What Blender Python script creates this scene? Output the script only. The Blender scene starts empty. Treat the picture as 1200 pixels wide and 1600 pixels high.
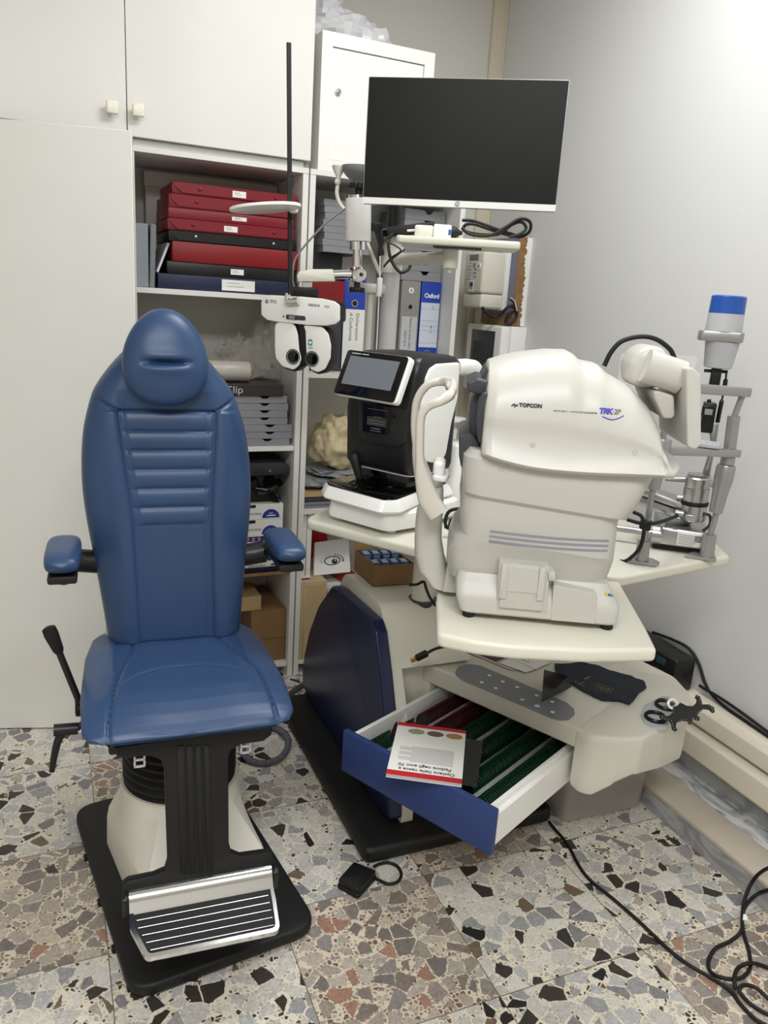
import bpy, bmesh, math, random
from mathutils import Vector, Matrix
random.seed(7)
S = bpy.context.scene
COL = S.collection

# ---------------------------------------------------------------- camera
CAM_F = 1222.29                      # focal length in pixels of the 1200x1600 frame
CAM_C = Vector((-0.0643, -2.3635, 1.4780))
PITCH, ROLL, YAW = 0.261522, 0.0636158, 0.410924
_cy, _sy = math.cos(YAW), math.sin(YAW)
FWD = Vector((_sy*math.cos(PITCH), _cy*math.cos(PITCH), -math.sin(PITCH)))
_r = Vector((_cy, -_sy, 0)); _u = _r.cross(FWD)
RGT = _r*math.cos(ROLL) + _u*math.sin(ROLL)
UPV = -_r*math.sin(ROLL) + _u*math.cos(ROLL)
cam_d = bpy.data.cameras.new('camera')
cam = bpy.data.objects.new('camera', cam_d); COL.objects.link(cam)
cam_d.sensor_fit = 'VERTICAL'; cam_d.sensor_height = 36.0
cam_d.lens = CAM_F/1600*36.0; cam_d.clip_start = 0.02; cam_d.clip_end = 50
cam.matrix_world = Matrix((( RGT.x, UPV.x, -FWD.x, CAM_C.x), (RGT.y, UPV.y, -FWD.y, CAM_C.y), (RGT.z, UPV.z, -FWD.z, CAM_C.z), (0, 0, 0, 1)))
S.camera = cam

# ---------------------------------------------------------------- light and exposure
w = bpy.data.worlds.new('room_air'); S.world = w; w.use_nodes = True
w.node_tree.nodes['Background'].inputs[0].default_value = (1, 1, 1, 1)
w.node_tree.nodes['Background'].inputs[1].default_value = 0.0
def area(name, loc, size, sizey, power, color=(1, 1, 1), target=None):
    d = bpy.data.lights.new(name, 'AREA'); d.shape = 'RECTANGLE'; d.size = size; d.size_y = sizey
    d.energy = power; d.color = color
    o = bpy.data.objects.new(name, d); COL.objects.link(o); o.location = loc
    if target is not None:
        o.rotation_euler = (Vector(target)-Vector(loc)).to_track_quat('-Z', 'Y').to_euler()
    return o
area('ceiling_lamp_light', (1.00, -0.75, 2.88), 0.9, 0.6, 25, (0.985, 0.995, 1.0))
area('ceiling_lamp_light', (-0.35, -2.85, 2.88), 2.0, 0.8, 72, (0.985, 0.995, 1.0))
S.view_settings.view_transform = 'Standard'; S.view_settings.look = 'None'
S.view_settings.gamma = 1.0; S.view_settings.use_curve_mapping = False
S.view_settings.exposure = 0.16
try:
    S.cycles.use_denoising = True
    S.cycles.max_bounces = 10; S.cycles.diffuse_bounces = 5; S.cycles.glossy_bounces = 4; S.cycles.transmission_bounces = 8
    S.cycles.transparent_max_bounces = 12; S.cycles.sample_clamp_indirect = 4.0; S.cycles.caustics_reflective = False; S.cycles.caustics_refractive = False
except Exception:
    pass

# ---------------------------------------------------------------- rays: a picture point on a real plane
def ray(px, py):
    return RGT*((px-600)/CAM_F) - UPV*((py-800)/CAM_F) + FWD
def on(px, py, pt, n):
    d = ray(px, py); n = Vector(n); return CAM_C + d*((Vector(pt)-CAM_C).dot(n)/d.dot(n))
def onx(px, py, x): return on(px, py, (x, 0, 0), (1, 0, 0))
def ony(px, py, y): return on(px, py, (0, y, 0), (0, 1, 0))
def onz(px, py, z): return on(px, py, (0, 0, z), (0, 0, 1))
def deep(px, py, d): return CAM_C + ray(px, py)*d

# ---------------------------------------------------------------- materials
def lin(c):
    return tuple(((v/255.0)/12.92 if v/255.0 <= 0.04045 else ((v/255.0+0.055)/1.055)**2.4) for v in c)
def mat(name, rgb, rough=0.5, metal=0.0, bump=0.0, bscale=200.0, vary=0.0, vscale=6.0, coat=0.0, spec=0.5, alpha=1.0, trans=0.0, ior=1.45):
    m = bpy.data.materials.new(name); m.use_nodes = True
    nt = m.node_tree; b = nt.nodes['Principled BSDF']
    c = lin(rgb)
    b.inputs['Base Color'].default_value = (*c, 1)
    b.inputs['Roughness'].default_value = rough; b.inputs['Metallic'].default_value = metal
    b.inputs['Specular IOR Level'].default_value = spec
    b.inputs['Coat Weight'].default_value = coat; b.inputs['Coat Roughness'].default_value = 0.08
    b.inputs['Alpha'].default_value = alpha; b.inputs['Transmission Weight'].default_value = trans; b.inputs['IOR'].default_value = ior
    tc = nt.nodes.new('ShaderNodeTexCoord')
    if vary:
        n = nt.nodes.new('ShaderNodeTexNoise'); n.inputs['Scale'].default_value = vscale; n.inputs['Detail'].default_value = 6
        nt.links.new(tc.outputs['Object'], n.inputs['Vector'])
        r = nt.nodes.new('ShaderNodeValToRGB')
        r.color_ramp.elements[0].position = 0.3; r.color_ramp.elements[1].position = 0.7
        r.color_ramp.elements[0].color = (*[v*(1-vary) for v in c], 1); r.color_ramp.elements[1].color = (*[min(1, v*(1+vary)) for v in c], 1)
        nt.links.new(n.outputs['Fac'], r.inputs['Fac']); nt.links.new(r.outputs['Color'], b.inputs['Base Color'])
    if bump:
        n = nt.nodes.new('ShaderNodeTexNoise'); n.inputs['Scale'].default_value = bscale; n.inputs['Detail'].default_value = 4
        nt.links.new(tc.outputs['Object'], n.inputs['Vector'])
        bp = nt.nodes.new('ShaderNodeBump'); bp.inputs['Strength'].default_value = bump; bp.inputs['Distance'].default_value = 0.001
        nt.links.new(n.outputs['Fac'], bp.inputs['Height']); nt.links.new(bp.outputs['Normal'], b.inputs['Normal'])
    return m
def glass_mat(name, rgb, alpha, rough=0.1, spec=0.5):
    return mat(name, rgb, rough, alpha=alpha, spec=spec)
def leather(name, rgb):
    m = mat(name, rgb, 0.36, spec=0.5); nt = m.node_tree; b = nt.nodes['Principled BSDF']
    tc = nt.nodes.new('ShaderNodeTexCoord'); v = nt.nodes.new('ShaderNodeTexVoronoi'); v.inputs['Scale'].default_value = 520
    nt.links.new(tc.outputs['Object'], v.inputs['Vector'])
    bp = nt.nodes.new('ShaderNodeBump'); bp.inputs['Strength'].default_value = 0.22; bp.inputs['Distance'].default_value = 0.0006
    nt.links.new(v.outputs['Distance'], bp.inputs['Height']); nt.links.new(bp.outputs['Normal'], b.inputs['Normal'])
    return m
def marble(name, base, vein):
    m = mat(name, base, 0.3); nt = m.node_tree; b = nt.nodes['Principled BSDF']
    tc = nt.nodes.new('ShaderNodeTexCoord'); mp = nt.nodes.new('ShaderNodeMapping'); mp.inputs['Scale'].default_value = (5, 2.2, 5); mp.inputs['Rotation'].default_value = (0, 0, 0.5)
    nt.links.new(tc.outputs['Object'], mp.inputs['Vector'])
    n = nt.nodes.new('ShaderNodeTexNoise'); n.inputs['Scale'].default_value = 3.2; n.inputs['Detail'].default_value = 9; n.inputs['Distortion'].default_value = 1.6
    nt.links.new(mp.outputs['Vector'], n.inputs['Vector'])
    r = nt.nodes.new('ShaderNodeValToRGB'); e = r.color_ramp.elements
    e[0].position = 0.38; e[0].color = (*lin(vein), 1); e[1].position = 0.56; e[1].color = (*lin(base), 1)
    nt.links.new(n.outputs['Fac'], r.inputs['Fac']); nt.links.new(r.outputs['Color'], b.inputs['Base Color'])
    return m
def terrazzo(name, warm):
    m = bpy.data.materials.new(name); m.use_nodes = True; nt = m.node_tree; N = nt.nodes; Lk = nt.links; b = N['Principled BSDF']
    b.inputs['Roughness'].default_value = 0.3; b.inputs['Specular IOR Level'].default_value = 0.4
    tc = N.new('ShaderNodeTexCoord')
    def math_(op, a, c=None):
        n = N.new('ShaderNodeMath'); n.operation = op
        for i, s in enumerate((a, c)):
            if s is None: continue
            if isinstance(s, (int, float)): n.inputs[i].default_value = s
            else: Lk.new(s, n.inputs[i])
        return n.outputs[0]
    def vmath(op, a, c=None):
        n = N.new('ShaderNodeVectorMath'); n.operation = op
        for i, s in enumerate((a, c)):
            if s is None: continue
            if isinstance(s, tuple): n.inputs[i].default_value = s
            else: Lk.new(s, n.inputs[i])
        return n.outputs[0]
    # each 40 cm tile is cast on its own: chips do not run across a seam
    cell = vmath('FLOOR', vmath('DIVIDE', tc.outputs['Object'], (0.4, 0.4, 10.0)))
    wn = N.new('ShaderNodeTexWhiteNoise'); Lk.new(cell, wn.inputs['Vector'])
    off = vmath('MULTIPLY', wn.outputs['Color'], (40.0, 40.0, 0.0))
    co = vmath('ADD', tc.outputs['Object'], off)
    dn = N.new('ShaderNodeTexNoise'); dn.inputs['Scale'].default_value = 22; dn.inputs['Detail'].default_value = 4; Lk.new(co, dn.inputs['Vector'])
    warp = vmath('MULTIPLY', vmath('SUBTRACT', dn.outputs['Color'], (0.5, 0.5, 0.5)), (0.012, 0.012, 0.0))
    cw = vmath('ADD', co, warp)
    def layer(scale, shrink0, shrink1, seedoff):
        c2 = vmath('ADD', cw, seedoff)
        v = N.new('ShaderNodeTexVoronoi'); v.voronoi_dimensions = '2D'; v.inputs['Scale'].default_value = scale; Lk.new(c2, v.inputs['Vector'])
        e = N.new('ShaderNodeTexVoronoi'); e.voronoi_dimensions = '2D'; e.feature = 'DISTANCE_TO_EDGE'; e.inputs['Scale'].default_value = scale; Lk.new(c2, e.inputs['Vector'])
        sp = N.new('ShaderNodeSeparateColor'); Lk.new(v.outputs['Color'], sp.inputs[0])
        thr = math_('ADD', math_('MULTIPLY', math_('POWER', sp.outputs[0], 3.0), shrink1), shrink0)
        mask = math_('GREATER_THAN', e.outputs['Distance'], thr)
        return mask, sp.outputs[1], sp.outputs[2]
    def ramp(fac, cols):
        r = N.new('ShaderNodeValToRGB'); r.color_ramp.interpolation = 'CONSTANT'
        el = r.color_ramp.elements
        while len(el) < len(cols): el.new(0.5)
        for k, (p, c) in enumerate(cols): el[k].position = p; el[k].color = (*lin(c), 1)
        Lk.new(fac, r.inputs['Fac']); return r.outputs['Color']
    if warm:
        big = [(0, (150, 140, 130)), (.13, (170, 160, 150)), (.27, (128, 118, 110)), (.40, (163, 150, 140)), (.52, (140, 134, 130)), (.63, (180, 170, 158)), (.74, (156, 122, 104)), (.80, (118, 112, 108)), (.89, (190, 178, 160)), (.95, (164, 128, 110)), (.98, (70, 58, 54))]
        cem = (214, 204, 184); small = [(0, (150, 130, 115)), (.3, (175, 160, 140)), (.6, (120, 95, 82)), (.8, (160, 150, 140))]
    else:
        big = [(0, (196, 192, 184)), (.14, (178, 178, 176)), (.28, (205, 200, 190)), (.42, (150, 150, 150)), (.52, (188, 184, 178)), (.64, (128, 128, 130)), (.72, (210, 206, 198)), (.81, (168, 160, 148)), (.86, (58, 54, 50)), (.94, (112, 96, 80)), (.97, (36, 36, 38))]
        cem = (222, 214, 197); small = [(0, (190, 185, 172)), (.35, (70, 62, 55)), (.45, (168, 165, 160)), (.75, (205, 198, 182)), (.92, (110, 80, 60))]
    mixc = lambda f, a, c: mix(f, a, c)
    def mix(f, a, c):
        n = N.new('ShaderNodeMix'); n.data_type = 'RGBA'; Lk.new(f, n.inputs['Factor'])
        for s, k in ((a, 'A'), (c, 'B')):
            sock = [i for i in n.inputs if i.name == k and i.type == 'RGBA'][0]
            if isinstance(s, tuple): sock.default_value = (*lin(s), 1)
            else: Lk.new(s, sock)
        return [o for o in n.outputs if o.type == 'RGBA'][0]
    m1, c1, s1 = layer(25.0 if warm else 24.5, 0.04, 0.34, (0, 0, 0))
    m2, c2, s2 = layer(90.0, 0.10, 0.42, (7.3, 2.1, 0))
    vn = N.new('ShaderNodeTexNoise'); vn.inputs['Scale'].default_value = 60; vn.inputs['Detail'].default_value = 9; vn.inputs['Distortion'].default_value = 2.2; Lk.new(co, vn.inputs['Vector'])
    base = mix(m2, cem, ramp(c2, small))
    chips = ramp(c1, big)
    shade = N.new('ShaderNodeMix'); shade.data_type = 'RGBA'; shade.blend_type = 'OVERLAY'; shade.inputs['Factor'].default_value = 0.6
    A = [i for i in shade.inputs if i.name == 'A' and i.type == 'RGBA'][0]; B = [i for i in shade.inputs if i.name == 'B' and i.type == 'RGBA'][0]
    Lk.new(chips, A); Lk.new(vn.outputs['Fac'], B)
    chips2 = [o for o in shade.outputs if o.type == 'RGBA'][0]
    colr = mix(m1, base, chips2)
    fr = vmath('FRACTION', vmath('DIVIDE', tc.outputs['Object'], (0.4, 0.4, 10.0)))
    sx = N.new('ShaderNodeSeparateXYZ'); Lk.new(vmath('ABSOLUTE', vmath('SUBTRACT', fr, (0.5, 0.5, 0.5))), sx.inputs[0])
    seam = math_('GREATER_THAN', math_('MAXIMUM', sx.outputs[0], sx.outputs[1]), 0.4972)
    colr = mix(seam, colr, (110, 98, 84))
    Lk.new(colr, b.inputs['Base Color'])
    return m

M = {}
M['cabinet'] = mat('white_laminate', (226, 225, 219), 0.42, vary=0.02, vscale=3)
M['cabinet_in'] = mat('pale_grey_laminate', (208, 205, 196), 0.5)
M['locker'] = mat('white_lacquer', (238, 238, 233), 0.35)
M['wall'] = mat('wall_paint', (214, 214, 212), 0.55, bump=0.25, bscale=90)
M['wall_back'] = mat('wall_paint_back', (214, 211, 204), 0.55, bump=0.25, bscale=90)
M['ceiling'] = mat('ceiling_paint', (235, 234, 230), 0.8)
M['trunk'] = mat('beige_plastic', (214, 205, 184), 0.4)
M['duct'] = mat('cream_duct', (222, 214, 198), 0.32)
M['lip'] = mat('beige_stone', (190, 180, 166), 0.28, vary=0.06, vscale=14)
M['marble'] = marble('veined_marble', (206, 206, 204), (140, 143, 146))
M['marble_grey'] = marble('grey_marble', (172, 172, 172), (140, 142, 145))
M['cream'] = mat('cream_plastic', (222, 219, 206), 0.34, bump=0.1, bscale=500)
M['unit_cream'] = mat('unit_cream', (214, 211, 199), 0.4)
M['table'] = mat('cream_tabletop', (216, 214, 199), 0.36)
M['shell'] = mat('warm_white_shell', (198, 196, 189), 0.33)
M['shell2'] = mat('pale_grey_shell', (190, 188, 181), 0.36)
M['white'] = mat('white_plastic', (240, 240, 236), 0.25)
M['blue'] = leather('blue_leather', (46, 70, 106))
M['navy'] = mat('navy_lacquer', (21, 29, 66), 0.3)
M['drawer_blue'] = mat('drawer_blue', (43, 62, 116), 0.42)
M['black'] = mat('black_plastic', (22, 22, 23), 0.38)
M['black_soft'] = mat('black_textured', (17, 17, 18), 0.55, bump=0.2, bscale=400)
M['rubber'] = mat('black_rubber', (14, 14, 14), 0.6)
M['gloss_black'] = mat('gloss_black', (8, 8, 9), 0.06)
M['chrome'] = mat('chrome', (225, 225, 225), 0.12, 1.0)
M['alu'] = mat('brushed_aluminium', (180, 180, 180), 0.32, 1.0)
M['silver'] = mat('silver_paint', (160, 160, 159), 0.33, 0.6)
M['dgrey'] = mat('dark_grey_plastic', (60, 61, 66), 0.4)
M['mgrey'] = mat('mid_grey_plastic', (128, 129, 134), 0.45)
M['grey'] = mat('grey_felt', (136, 136, 140), 0.7)
M['lgrey'] = mat('light_grey_plastic', (185, 186, 190), 0.4)
M['screen'] = mat('dark_screen', (17, 17, 16), 0.36, spec=0.22)
M['panel_screen'] = mat('grey_screen', (108, 113, 120), 0.2)
M['red'] = mat('dark_red_leatherette', (122, 22, 34), 0.42, bump=0.15, bscale=300)
M['red2'] = mat('red_leatherette', (128, 16, 22), 0.45)
M['bright_red'] = mat('red_print', (190, 30, 38), 0.5)
M['navy_box'] = mat('navy_card', (30, 36, 66), 0.5)
M['paper'] = mat('white_paper', (236, 235, 230), 0.6)
M['paper_grey'] = mat('grey_paper', (188, 189, 192), 0.6)
M['ink'] = mat('dark_ink', (40, 40, 44), 0.6)
M['ink_grey'] = mat('grey_ink', (140, 140, 142), 0.6)
M['ink_blue'] = mat('blue_ink', (70, 70, 170), 0.5)
M['card'] = mat('brown_cardboard', (140, 108, 72), 0.75, vary=0.06)
M['card_light'] = mat('light_cardboard', (186, 160, 112), 0.75, vary=0.05)
M['wood'] = mat('pale_wood', (206, 182, 140), 0.5, vary=0.05)
M['fibre'] = mat('brown_fibreboard', (142, 108, 72), 0.75, vary=0.2, vscale=30)
M['royal'] = mat('royal_blue_card', (34, 66, 168), 0.4)
M['label_blue'] = mat('label_blue', (40, 56, 150), 0.4)
M['cloth_cream'] = mat('cream_cloth', (206, 192, 156), 0.85, bump=0.3, bscale=300)
M['cloth_dark'] = mat('dark_cloth', (34, 40, 48), 0.85, bump=0.3, bscale=400)
M['clear'] = glass_mat('clear_film', (235, 236, 238), 0.22, 0.12)
M['bin_clear'] = glass_mat('frosted_plastic', (200, 196, 190), 0.38, 0.35)
M['smoke'] = glass_mat('smoked_film', (20, 18, 18), 0.82, 0.12)
M['mauve'] = mat('mauve_shade', (126, 126, 148), 0.6)

# ---------------------------------------------------------------- mesh helpers
def I(): return bmesh.new()
def frame(o, ux, uy, uz=None):
    ux, uy = Vector(ux), Vector(uy); uz = ux.cross(uy) if uz is None else Vector(uz); o = Vector(o)
    return Matrix(((ux.x, uy.x, uz.x, o.x), (ux.y, uy.y, uz.y, o.y), (ux.z, uy.z, uz.z, o.z), (0, 0, 0, 1)))
def rz(a): return Matrix.Rotation(a, 4, 'Z')
def T(x, y, z): return Matrix.Translation((x, y, z))
def box(bm, c, s, r=0.0, seg=2, m=None):
    t = bmesh.new(); bmesh.ops.create_cube(t, size=1.0)
    for v in t.verts: v.co = Vector((v.co.x*s[0], v.co.y*s[1], v.co.z*s[2]))
    if r > 0: bmesh.ops.bevel(t, geom=t.edges[:], offset=min(r, min(s)*0.49), segments=seg, profile=0.5, affect='EDGES')
    for v in t.verts: v.co = v.co + Vector(c)
    return merge(bm, t, m)
def merge(bm, t, m=None):
    if m is not None: bmesh.ops.transform(t, matrix=m, verts=t.verts[:])
    me = bpy.data.meshes.new('tmp'); t.to_mesh(me); t.free(); bm.from_mesh(me); bpy.data.meshes.remove(me)
    return bm
def cbox(bm, lo, hi, r=0.0, seg=2, m=None):
    return box(bm, [(a+b)/2 for a, b in zip(lo, hi)], [abs(b-a) for a, b in zip(lo, hi)], r, seg, m)
def rings(bm, rs, cap=True, m=None, closed=True, loop=False):
    t = bmesh.new(); vs = [[t.verts.new(Vector(p)) for p in r] for r in rs]; n = len(rs[0])
    K = len(vs)
    for i in range(K if loop else K-1):
        a, b = vs[i], vs[(i+1) % K]
        for j in range(n if closed else n-1):
            k = (j+1) % n
            try: t.faces.new((a[j], a[k], b[k], b[j]))
            except ValueError: pass
    if cap and closed and not loop:
        t.faces.new(list(reversed(vs[0]))); t.faces.new(vs[-1])
    bmesh.ops.remove_doubles(t, verts=t.verts[:], dist=1e-6)
    bmesh.ops.recalc_face_normals(t, faces=t.faces[:])
    return merge(bm, t, m)
def cyl(bm, p0, p1, r0, r1=None, n=24, m=None):
    return lathe(bm, [(r0, 0), (r0 if r1 is None else r1, 1)], p0, p1, n, m, unit=True)
def lathe(bm, prof, p0=(0, 0, 0), p1=(0, 0, 1), n=32, m=None, unit=False):
    p0, p1 = Vector(p0), Vector(p1); ax = (p1-p0); L = ax.length; ax.normalize()
    h = Vector((0, 0, 1)) if abs(ax.z) < 0.9 else Vector((1, 0, 0)); e1 = ax.cross(h).normalized(); e2 = ax.cross(e1)
    rs = []
    for r, z in prof:
        r = max(r, 1e-5); z = z*L if unit else z
        rs.append([p0 + ax*z + (e1*math.cos(2*math.pi*k/n) + e2*math.sin(2*math.pi*k/n))*r for k in range(n)])
    return rings(bm, rs, True, m)
def spline(pts, k=8):
    P = [Vector(p) for p in pts]; P = [P[0]*2-P[1]] + P + [P[-1]*2-P[-2]]; out = []
    for i in range(1, len(P)-2):
        a, b, c, d = P[i-1:i+3]
        for s in range(k):
            t = s/k; out.append(0.5*((2*b) + (c-a)*t + (2*a-5*b+4*c-d)*t*t + (3*b-a-3*c+d)*t**3))
    out.append(P[-2]); return out
def tube(bm, pts, r, n=10, k=8, m=None, smooth=True, flat=None):
    P = spline(pts, k) if smooth and len(pts) > 2 else [Vector(p) for p in pts]
    rs = []; up = None
    for i, p in enumerate(P):
        t = (P[min(i+1, len(P)-1)]-P[max(i-1, 0)]).normalized()
        if up is None: up = Vector((0, 0, 1)) if abs(t.z) < 0.9 else Vector((1, 0, 0))
        e1 = t.cross(up)
        if e1.length < 1e-4: e1 = t.orthogonal()
        e1.normalize(); e2 = e1.cross(t); up = e2
        rr = r(i/(len(P)-1)) if callable(r) else r
        ry = rr if flat is None else rr*flat
        rs.append([p + e1*math.cos(2*math.pi*j/n)*rr + e2*math.sin(2*math.pi*j/n)*ry for j in range(n)])
    return rings(bm, rs, True, m)
def prism(bm, pts, z0, z1, bevel=0.0, seg=2, m=None):
    """2-D outline pts in the local XY plane, from z0 to z1"""
    t = bmesh.new(); vs = [t.verts.new((p[0], p[1], z0)) for p in pts]; f = t.faces.new(vs)
    e = bmesh.ops.extrude_face_region(t, geom=[f]); nv = [g for g in e['geom'] if isinstance(g, bmesh.types.BMVert)]
    for v in nv: v.co.z = z1
    bmesh.ops.recalc_face_normals(t, faces=t.faces[:])
    if bevel:
        ed = [x for x in t.edges if abs(x.verts[0].co.z-x.verts[1].co.z) < 1e-9]
        bmesh.ops.bevel(t, geom=ed, offset=bevel, segments=seg, profile=0.5, affect='EDGES', clamp_overlap=True)
    return merge(bm, t, m)
def rounded(pts, r, k=5):
    """round the corners of a 2-D polygon"""
    out = []; n = len(pts)
    for i in range(n):
        p = Vector(pts[i][:2]); a = Vector(pts[i-1][:2]); b = Vector(pts[(i+1) % n][:2])
        rr = r[i] if isinstance(r, (list, tuple)) else r
        da, db = (a-p), (b-p); L = min(da.length, db.length)*0.48
        ang = da.angle(db); d = min(rr/max(math.tan(ang/2), 1e-3), L)
        p0 = p+da.normalized()*d; p1 = p+db.normalized()*d
        for s in range(k+1):
            t = s/k; out.append(((1-t)**2*p0 + 2*t*(1-t)*p + t*t*p1)[:])
    return out
def ellipse(cx, cy, rx, ry, n=32): return [(cx+rx*math.cos(2*math.pi*k/n), cy+ry*math.sin(2*math.pi*k/n)) for k in range(n)]
def ball(bm, c, s, m=None, u=24, v=14):
    t = bmesh.new(); bmesh.ops.create_uvsphere(t, u_segments=u, v_segments=v, radius=1.0)
    for x in t.verts: x.co = Vector((x.co.x*s[0], x.co.y*s[1], x.co.z*s[2])) + Vector(c)
    return merge(bm, t, m)
def sgn(x): return (x > 0)-(x < 0)
def sup(t, n): # superellipse point
    c, s = math.cos(t), math.sin(t); return sgn(c)*abs(c)**(2/n), sgn(s)*abs(s)**(2/n)
def interp(tab, x):
    if x <= tab[0][0]: return tab[0][1]
    for (a, fa), (b, fb) in zip(tab, tab[1:]):
        if x <= b: t = (x-a)/(b-a); return fa+(fb-fa)*t
    return tab[-1][1]
def sinterp(tab, x):
    """monotone-ish smooth table look-up"""
    if x <= tab[0][0]: return tab[0][1]
    if x >= tab[-1][0]: return tab[-1][1]
    for i in range(len(tab)-1):
        if x <= tab[i+1][0]: break
    (a, fa), (b, fb) = tab[i], tab[i+1]; h = b-a
    m0 = (fb-tab[i-1][1])/(b-tab[i-1][0]) if i > 0 else (fb-fa)/h
    m1 = (tab[i+2][1]-fa)/(tab[i+2][0]-a) if i+2 < len(tab) else (fb-fa)/h
    t = (x-a)/h
    return (2*t**3-3*t*t+1)*fa + (t**3-2*t*t+t)*h*m0 + (-2*t**3+3*t*t)*fb + (t**3-t*t)*h*m1

# ---------------------------------------------------------------- object helpers
def obj(name, bm, material, parent=None, loc=(0, 0, 0), rotz=0.0, sharp=40.0):
    me = bpy.data.meshes.new(name); bm.to_mesh(me); bm.free()
    me.polygons.foreach_set('use_smooth', [True]*len(me.polygons))
    try: me.set_sharp_from_angle(angle=math.radians(sharp))
    except Exception: pass
    o = bpy.data.objects.new(name, me); COL.objects.link(o)
    for mm in (material if isinstance(material, (list, tuple)) else [material]): me.materials.append(mm)
    o.location = loc; o.rotation_euler = (0, 0, rotz)
    if parent is not None: o.parent = parent
    return o
def tag(o, label, cat, group=None):
    o['label'] = label; o['category'] = cat
    if group: o['group'] = group
    return o
def thing(name, label, cat, loc=(0, 0, 0), rotz=0.0, group=None):
    o = bpy.data.objects.new(name, None); COL.objects.link(o); o.empty_display_size = 0.05
    o.location = loc; o.rotation_euler = (0, 0, rotz); return tag(o, label, cat, group)
def struct(name, bm, material, sharp=30):
    o = obj(name, bm, material, sharp=sharp); o['kind'] = 'structure'; return o
def text(string, size, m, material, parent=None, name='lettering', align='CENTER', shear=0.0, spacing=1.0, bold=0.0):
    cu = bpy.data.curves.new(name, 'FONT'); cu.body = string; cu.size = size; cu.align_x = align; cu.align_y = 'CENTER'
    cu.shear = shear; cu.space_character = spacing; cu.offset = bold; cu.extrude = 0.0002; cu.resolution_u = 3
    o = bpy.data.objects.new(name, cu); COL.objects.link(o); bpy.context.view_layer.update()
    me = bpy.data.meshes.new_from_object(o.evaluated_get(bpy.context.evaluated_depsgraph_get()))
    bpy.data.objects.remove(o); bpy.data.curves.remove(cu)
    me.transform(m); me.name = name
    me.materials.clear(); me.materials.append(material)
    o = bpy.data.objects.new(name, me); COL.objects.link(o)
    if parent is not None: o.parent = parent
    return o
def loc_of(o): return T(*o.location) @ rz(o.rotation_euler.z)
def local(o):
    """world point -> the thing's own frame"""
    inv = loc_of(o).inverted(); return lambda p: inv @ Vector(p)
def copy_tree(o, parent=None):
    c = o.copy(); COL.objects.link(c)
    if parent is not None: c.parent = parent
    for ch in [x for x in CHILD.get(o.name, [])]: copy_tree(ch, c)
    return c
CHILD = {}
# ================================================================ the room
PALE_TILES = terrazzo('pale_terrazzo', False); WARM_TILES = terrazzo('warm_terrazzo', True)
warm = {(-1, 1), (1, 2), (0, 0), (2, 1), (3, 3), (-2, 0), (2, 0), (4, 2), (-1, 3), (1, 4), (3, 5), (-2, 2)}
bm = I(); tiles = {}
X0, X1, Y0, Y1 = -6, 5, -13, 3
for i in range(X0, X1+1):
    for j in range(Y0, Y1+1): tiles[i, j] = bm.verts.new((i*0.4, j*0.4, 0))
for i in range(X0, X1):
    for j in range(Y0, Y1):
        f = bm.faces.new((tiles[i, j], tiles[i+1, j], tiles[i+1, j+1], tiles[i, j+1]))
        f.material_index = 1 if (i, -j-1) in warm else 0
struct('floor', bm, [PALE_TILES, WARM_TILES])
WX, WY, H = 1.80, 0.955, 2.92
bm = I(); cbox(bm, (-2.4, WY, 0), (WX+0.1, WY+0.1, H)); struct('wall_back', bm, M['wall_back'])
bm = I(); cbox(bm, (WX, -5.0, 0), (WX+0.1, WY, H)); struct('wall_right', bm, M['wall'])
bm = I(); cbox(bm, (-2.4, -5.0, 0), (-2.3, WY, H)); struct('wall_left', bm, M['wall_back'])
bm = I(); cbox(bm, (-2.4, -5.1, 0), (WX+0.1, -5.0, H)); struct('wall_front', bm, M['wall_back'])
bm = I(); cbox(bm, (-2.4, -5.1, H), (WX+0.1, WY+0.1, H+0.1)); struct('ceiling', bm, M['ceiling'])
# stone ledge along the right wall: grey riser, beige lip, veined slab, grey skirting
bm = I(); cbox(bm, (1.599, -3.2, 0), (1.800, WY-0.0005, 0.062)); struct('trim_1', bm, M['marble_grey'])
bm = I(); cbox(bm, (1.597, -3.2, 0.062), (1.712, WY-0.0005, 0.0775), 0.004, 2); struct('trim_2', bm, M['lip'])
bm = I(); cbox(bm, (1.712, -3.2, 0.062), (1.800, WY-0.0005, 0.0765)); struct('trim_3', bm, M['marble'])
bm = I()
for y in (-3.2, -2.5, -1.8, -1.1, -0.4, 0.3): cbox(bm, (1.788, y+0.001, 0.0765), (1.800, min(y+0.699, WY-0.0005), 0.150), 0.001, 1)
struct('baseboard_right', bm, M['marble_grey'])
# two cream cable ducts on the right wall
bm = I(); prism(bm, rounded([(1.80, 0.150), (1.752, 0.150), (1.735, 0.165), (1.735, 0.235), (1.752, 0.256), (1.80, 0.256)], 0.01), 0, 2.35, 0, m=frame((0, -0.62, 0), (1, 0, 0), (0, 0, 1)))
struct('trim_4', bm, M['duct'])
bm = I(); prism(bm, rounded([(1.80, 0.262), (1.752, 0.262), (1.738, 0.272), (1.738, 0.322), (1.755, 0.344), (1.80, 0.344)], 0.01), 0, 2.35, 0, m=frame((0, -0.62, 0), (1, 0, 0), (0, 0, 1)))
struct('trim_5', bm, M['duct'])
# beige cable trunking up the corner
bm = I(); cbox(bm, (1.735, WY-0.02, 0.4), (1.797, WY, H), 0.003, 1); cbox(bm, (1.790, WY-0.026, 0.4), (1.800, WY, H), 0.002, 1)
struct('trim_6', bm, M['trunk'])

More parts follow.
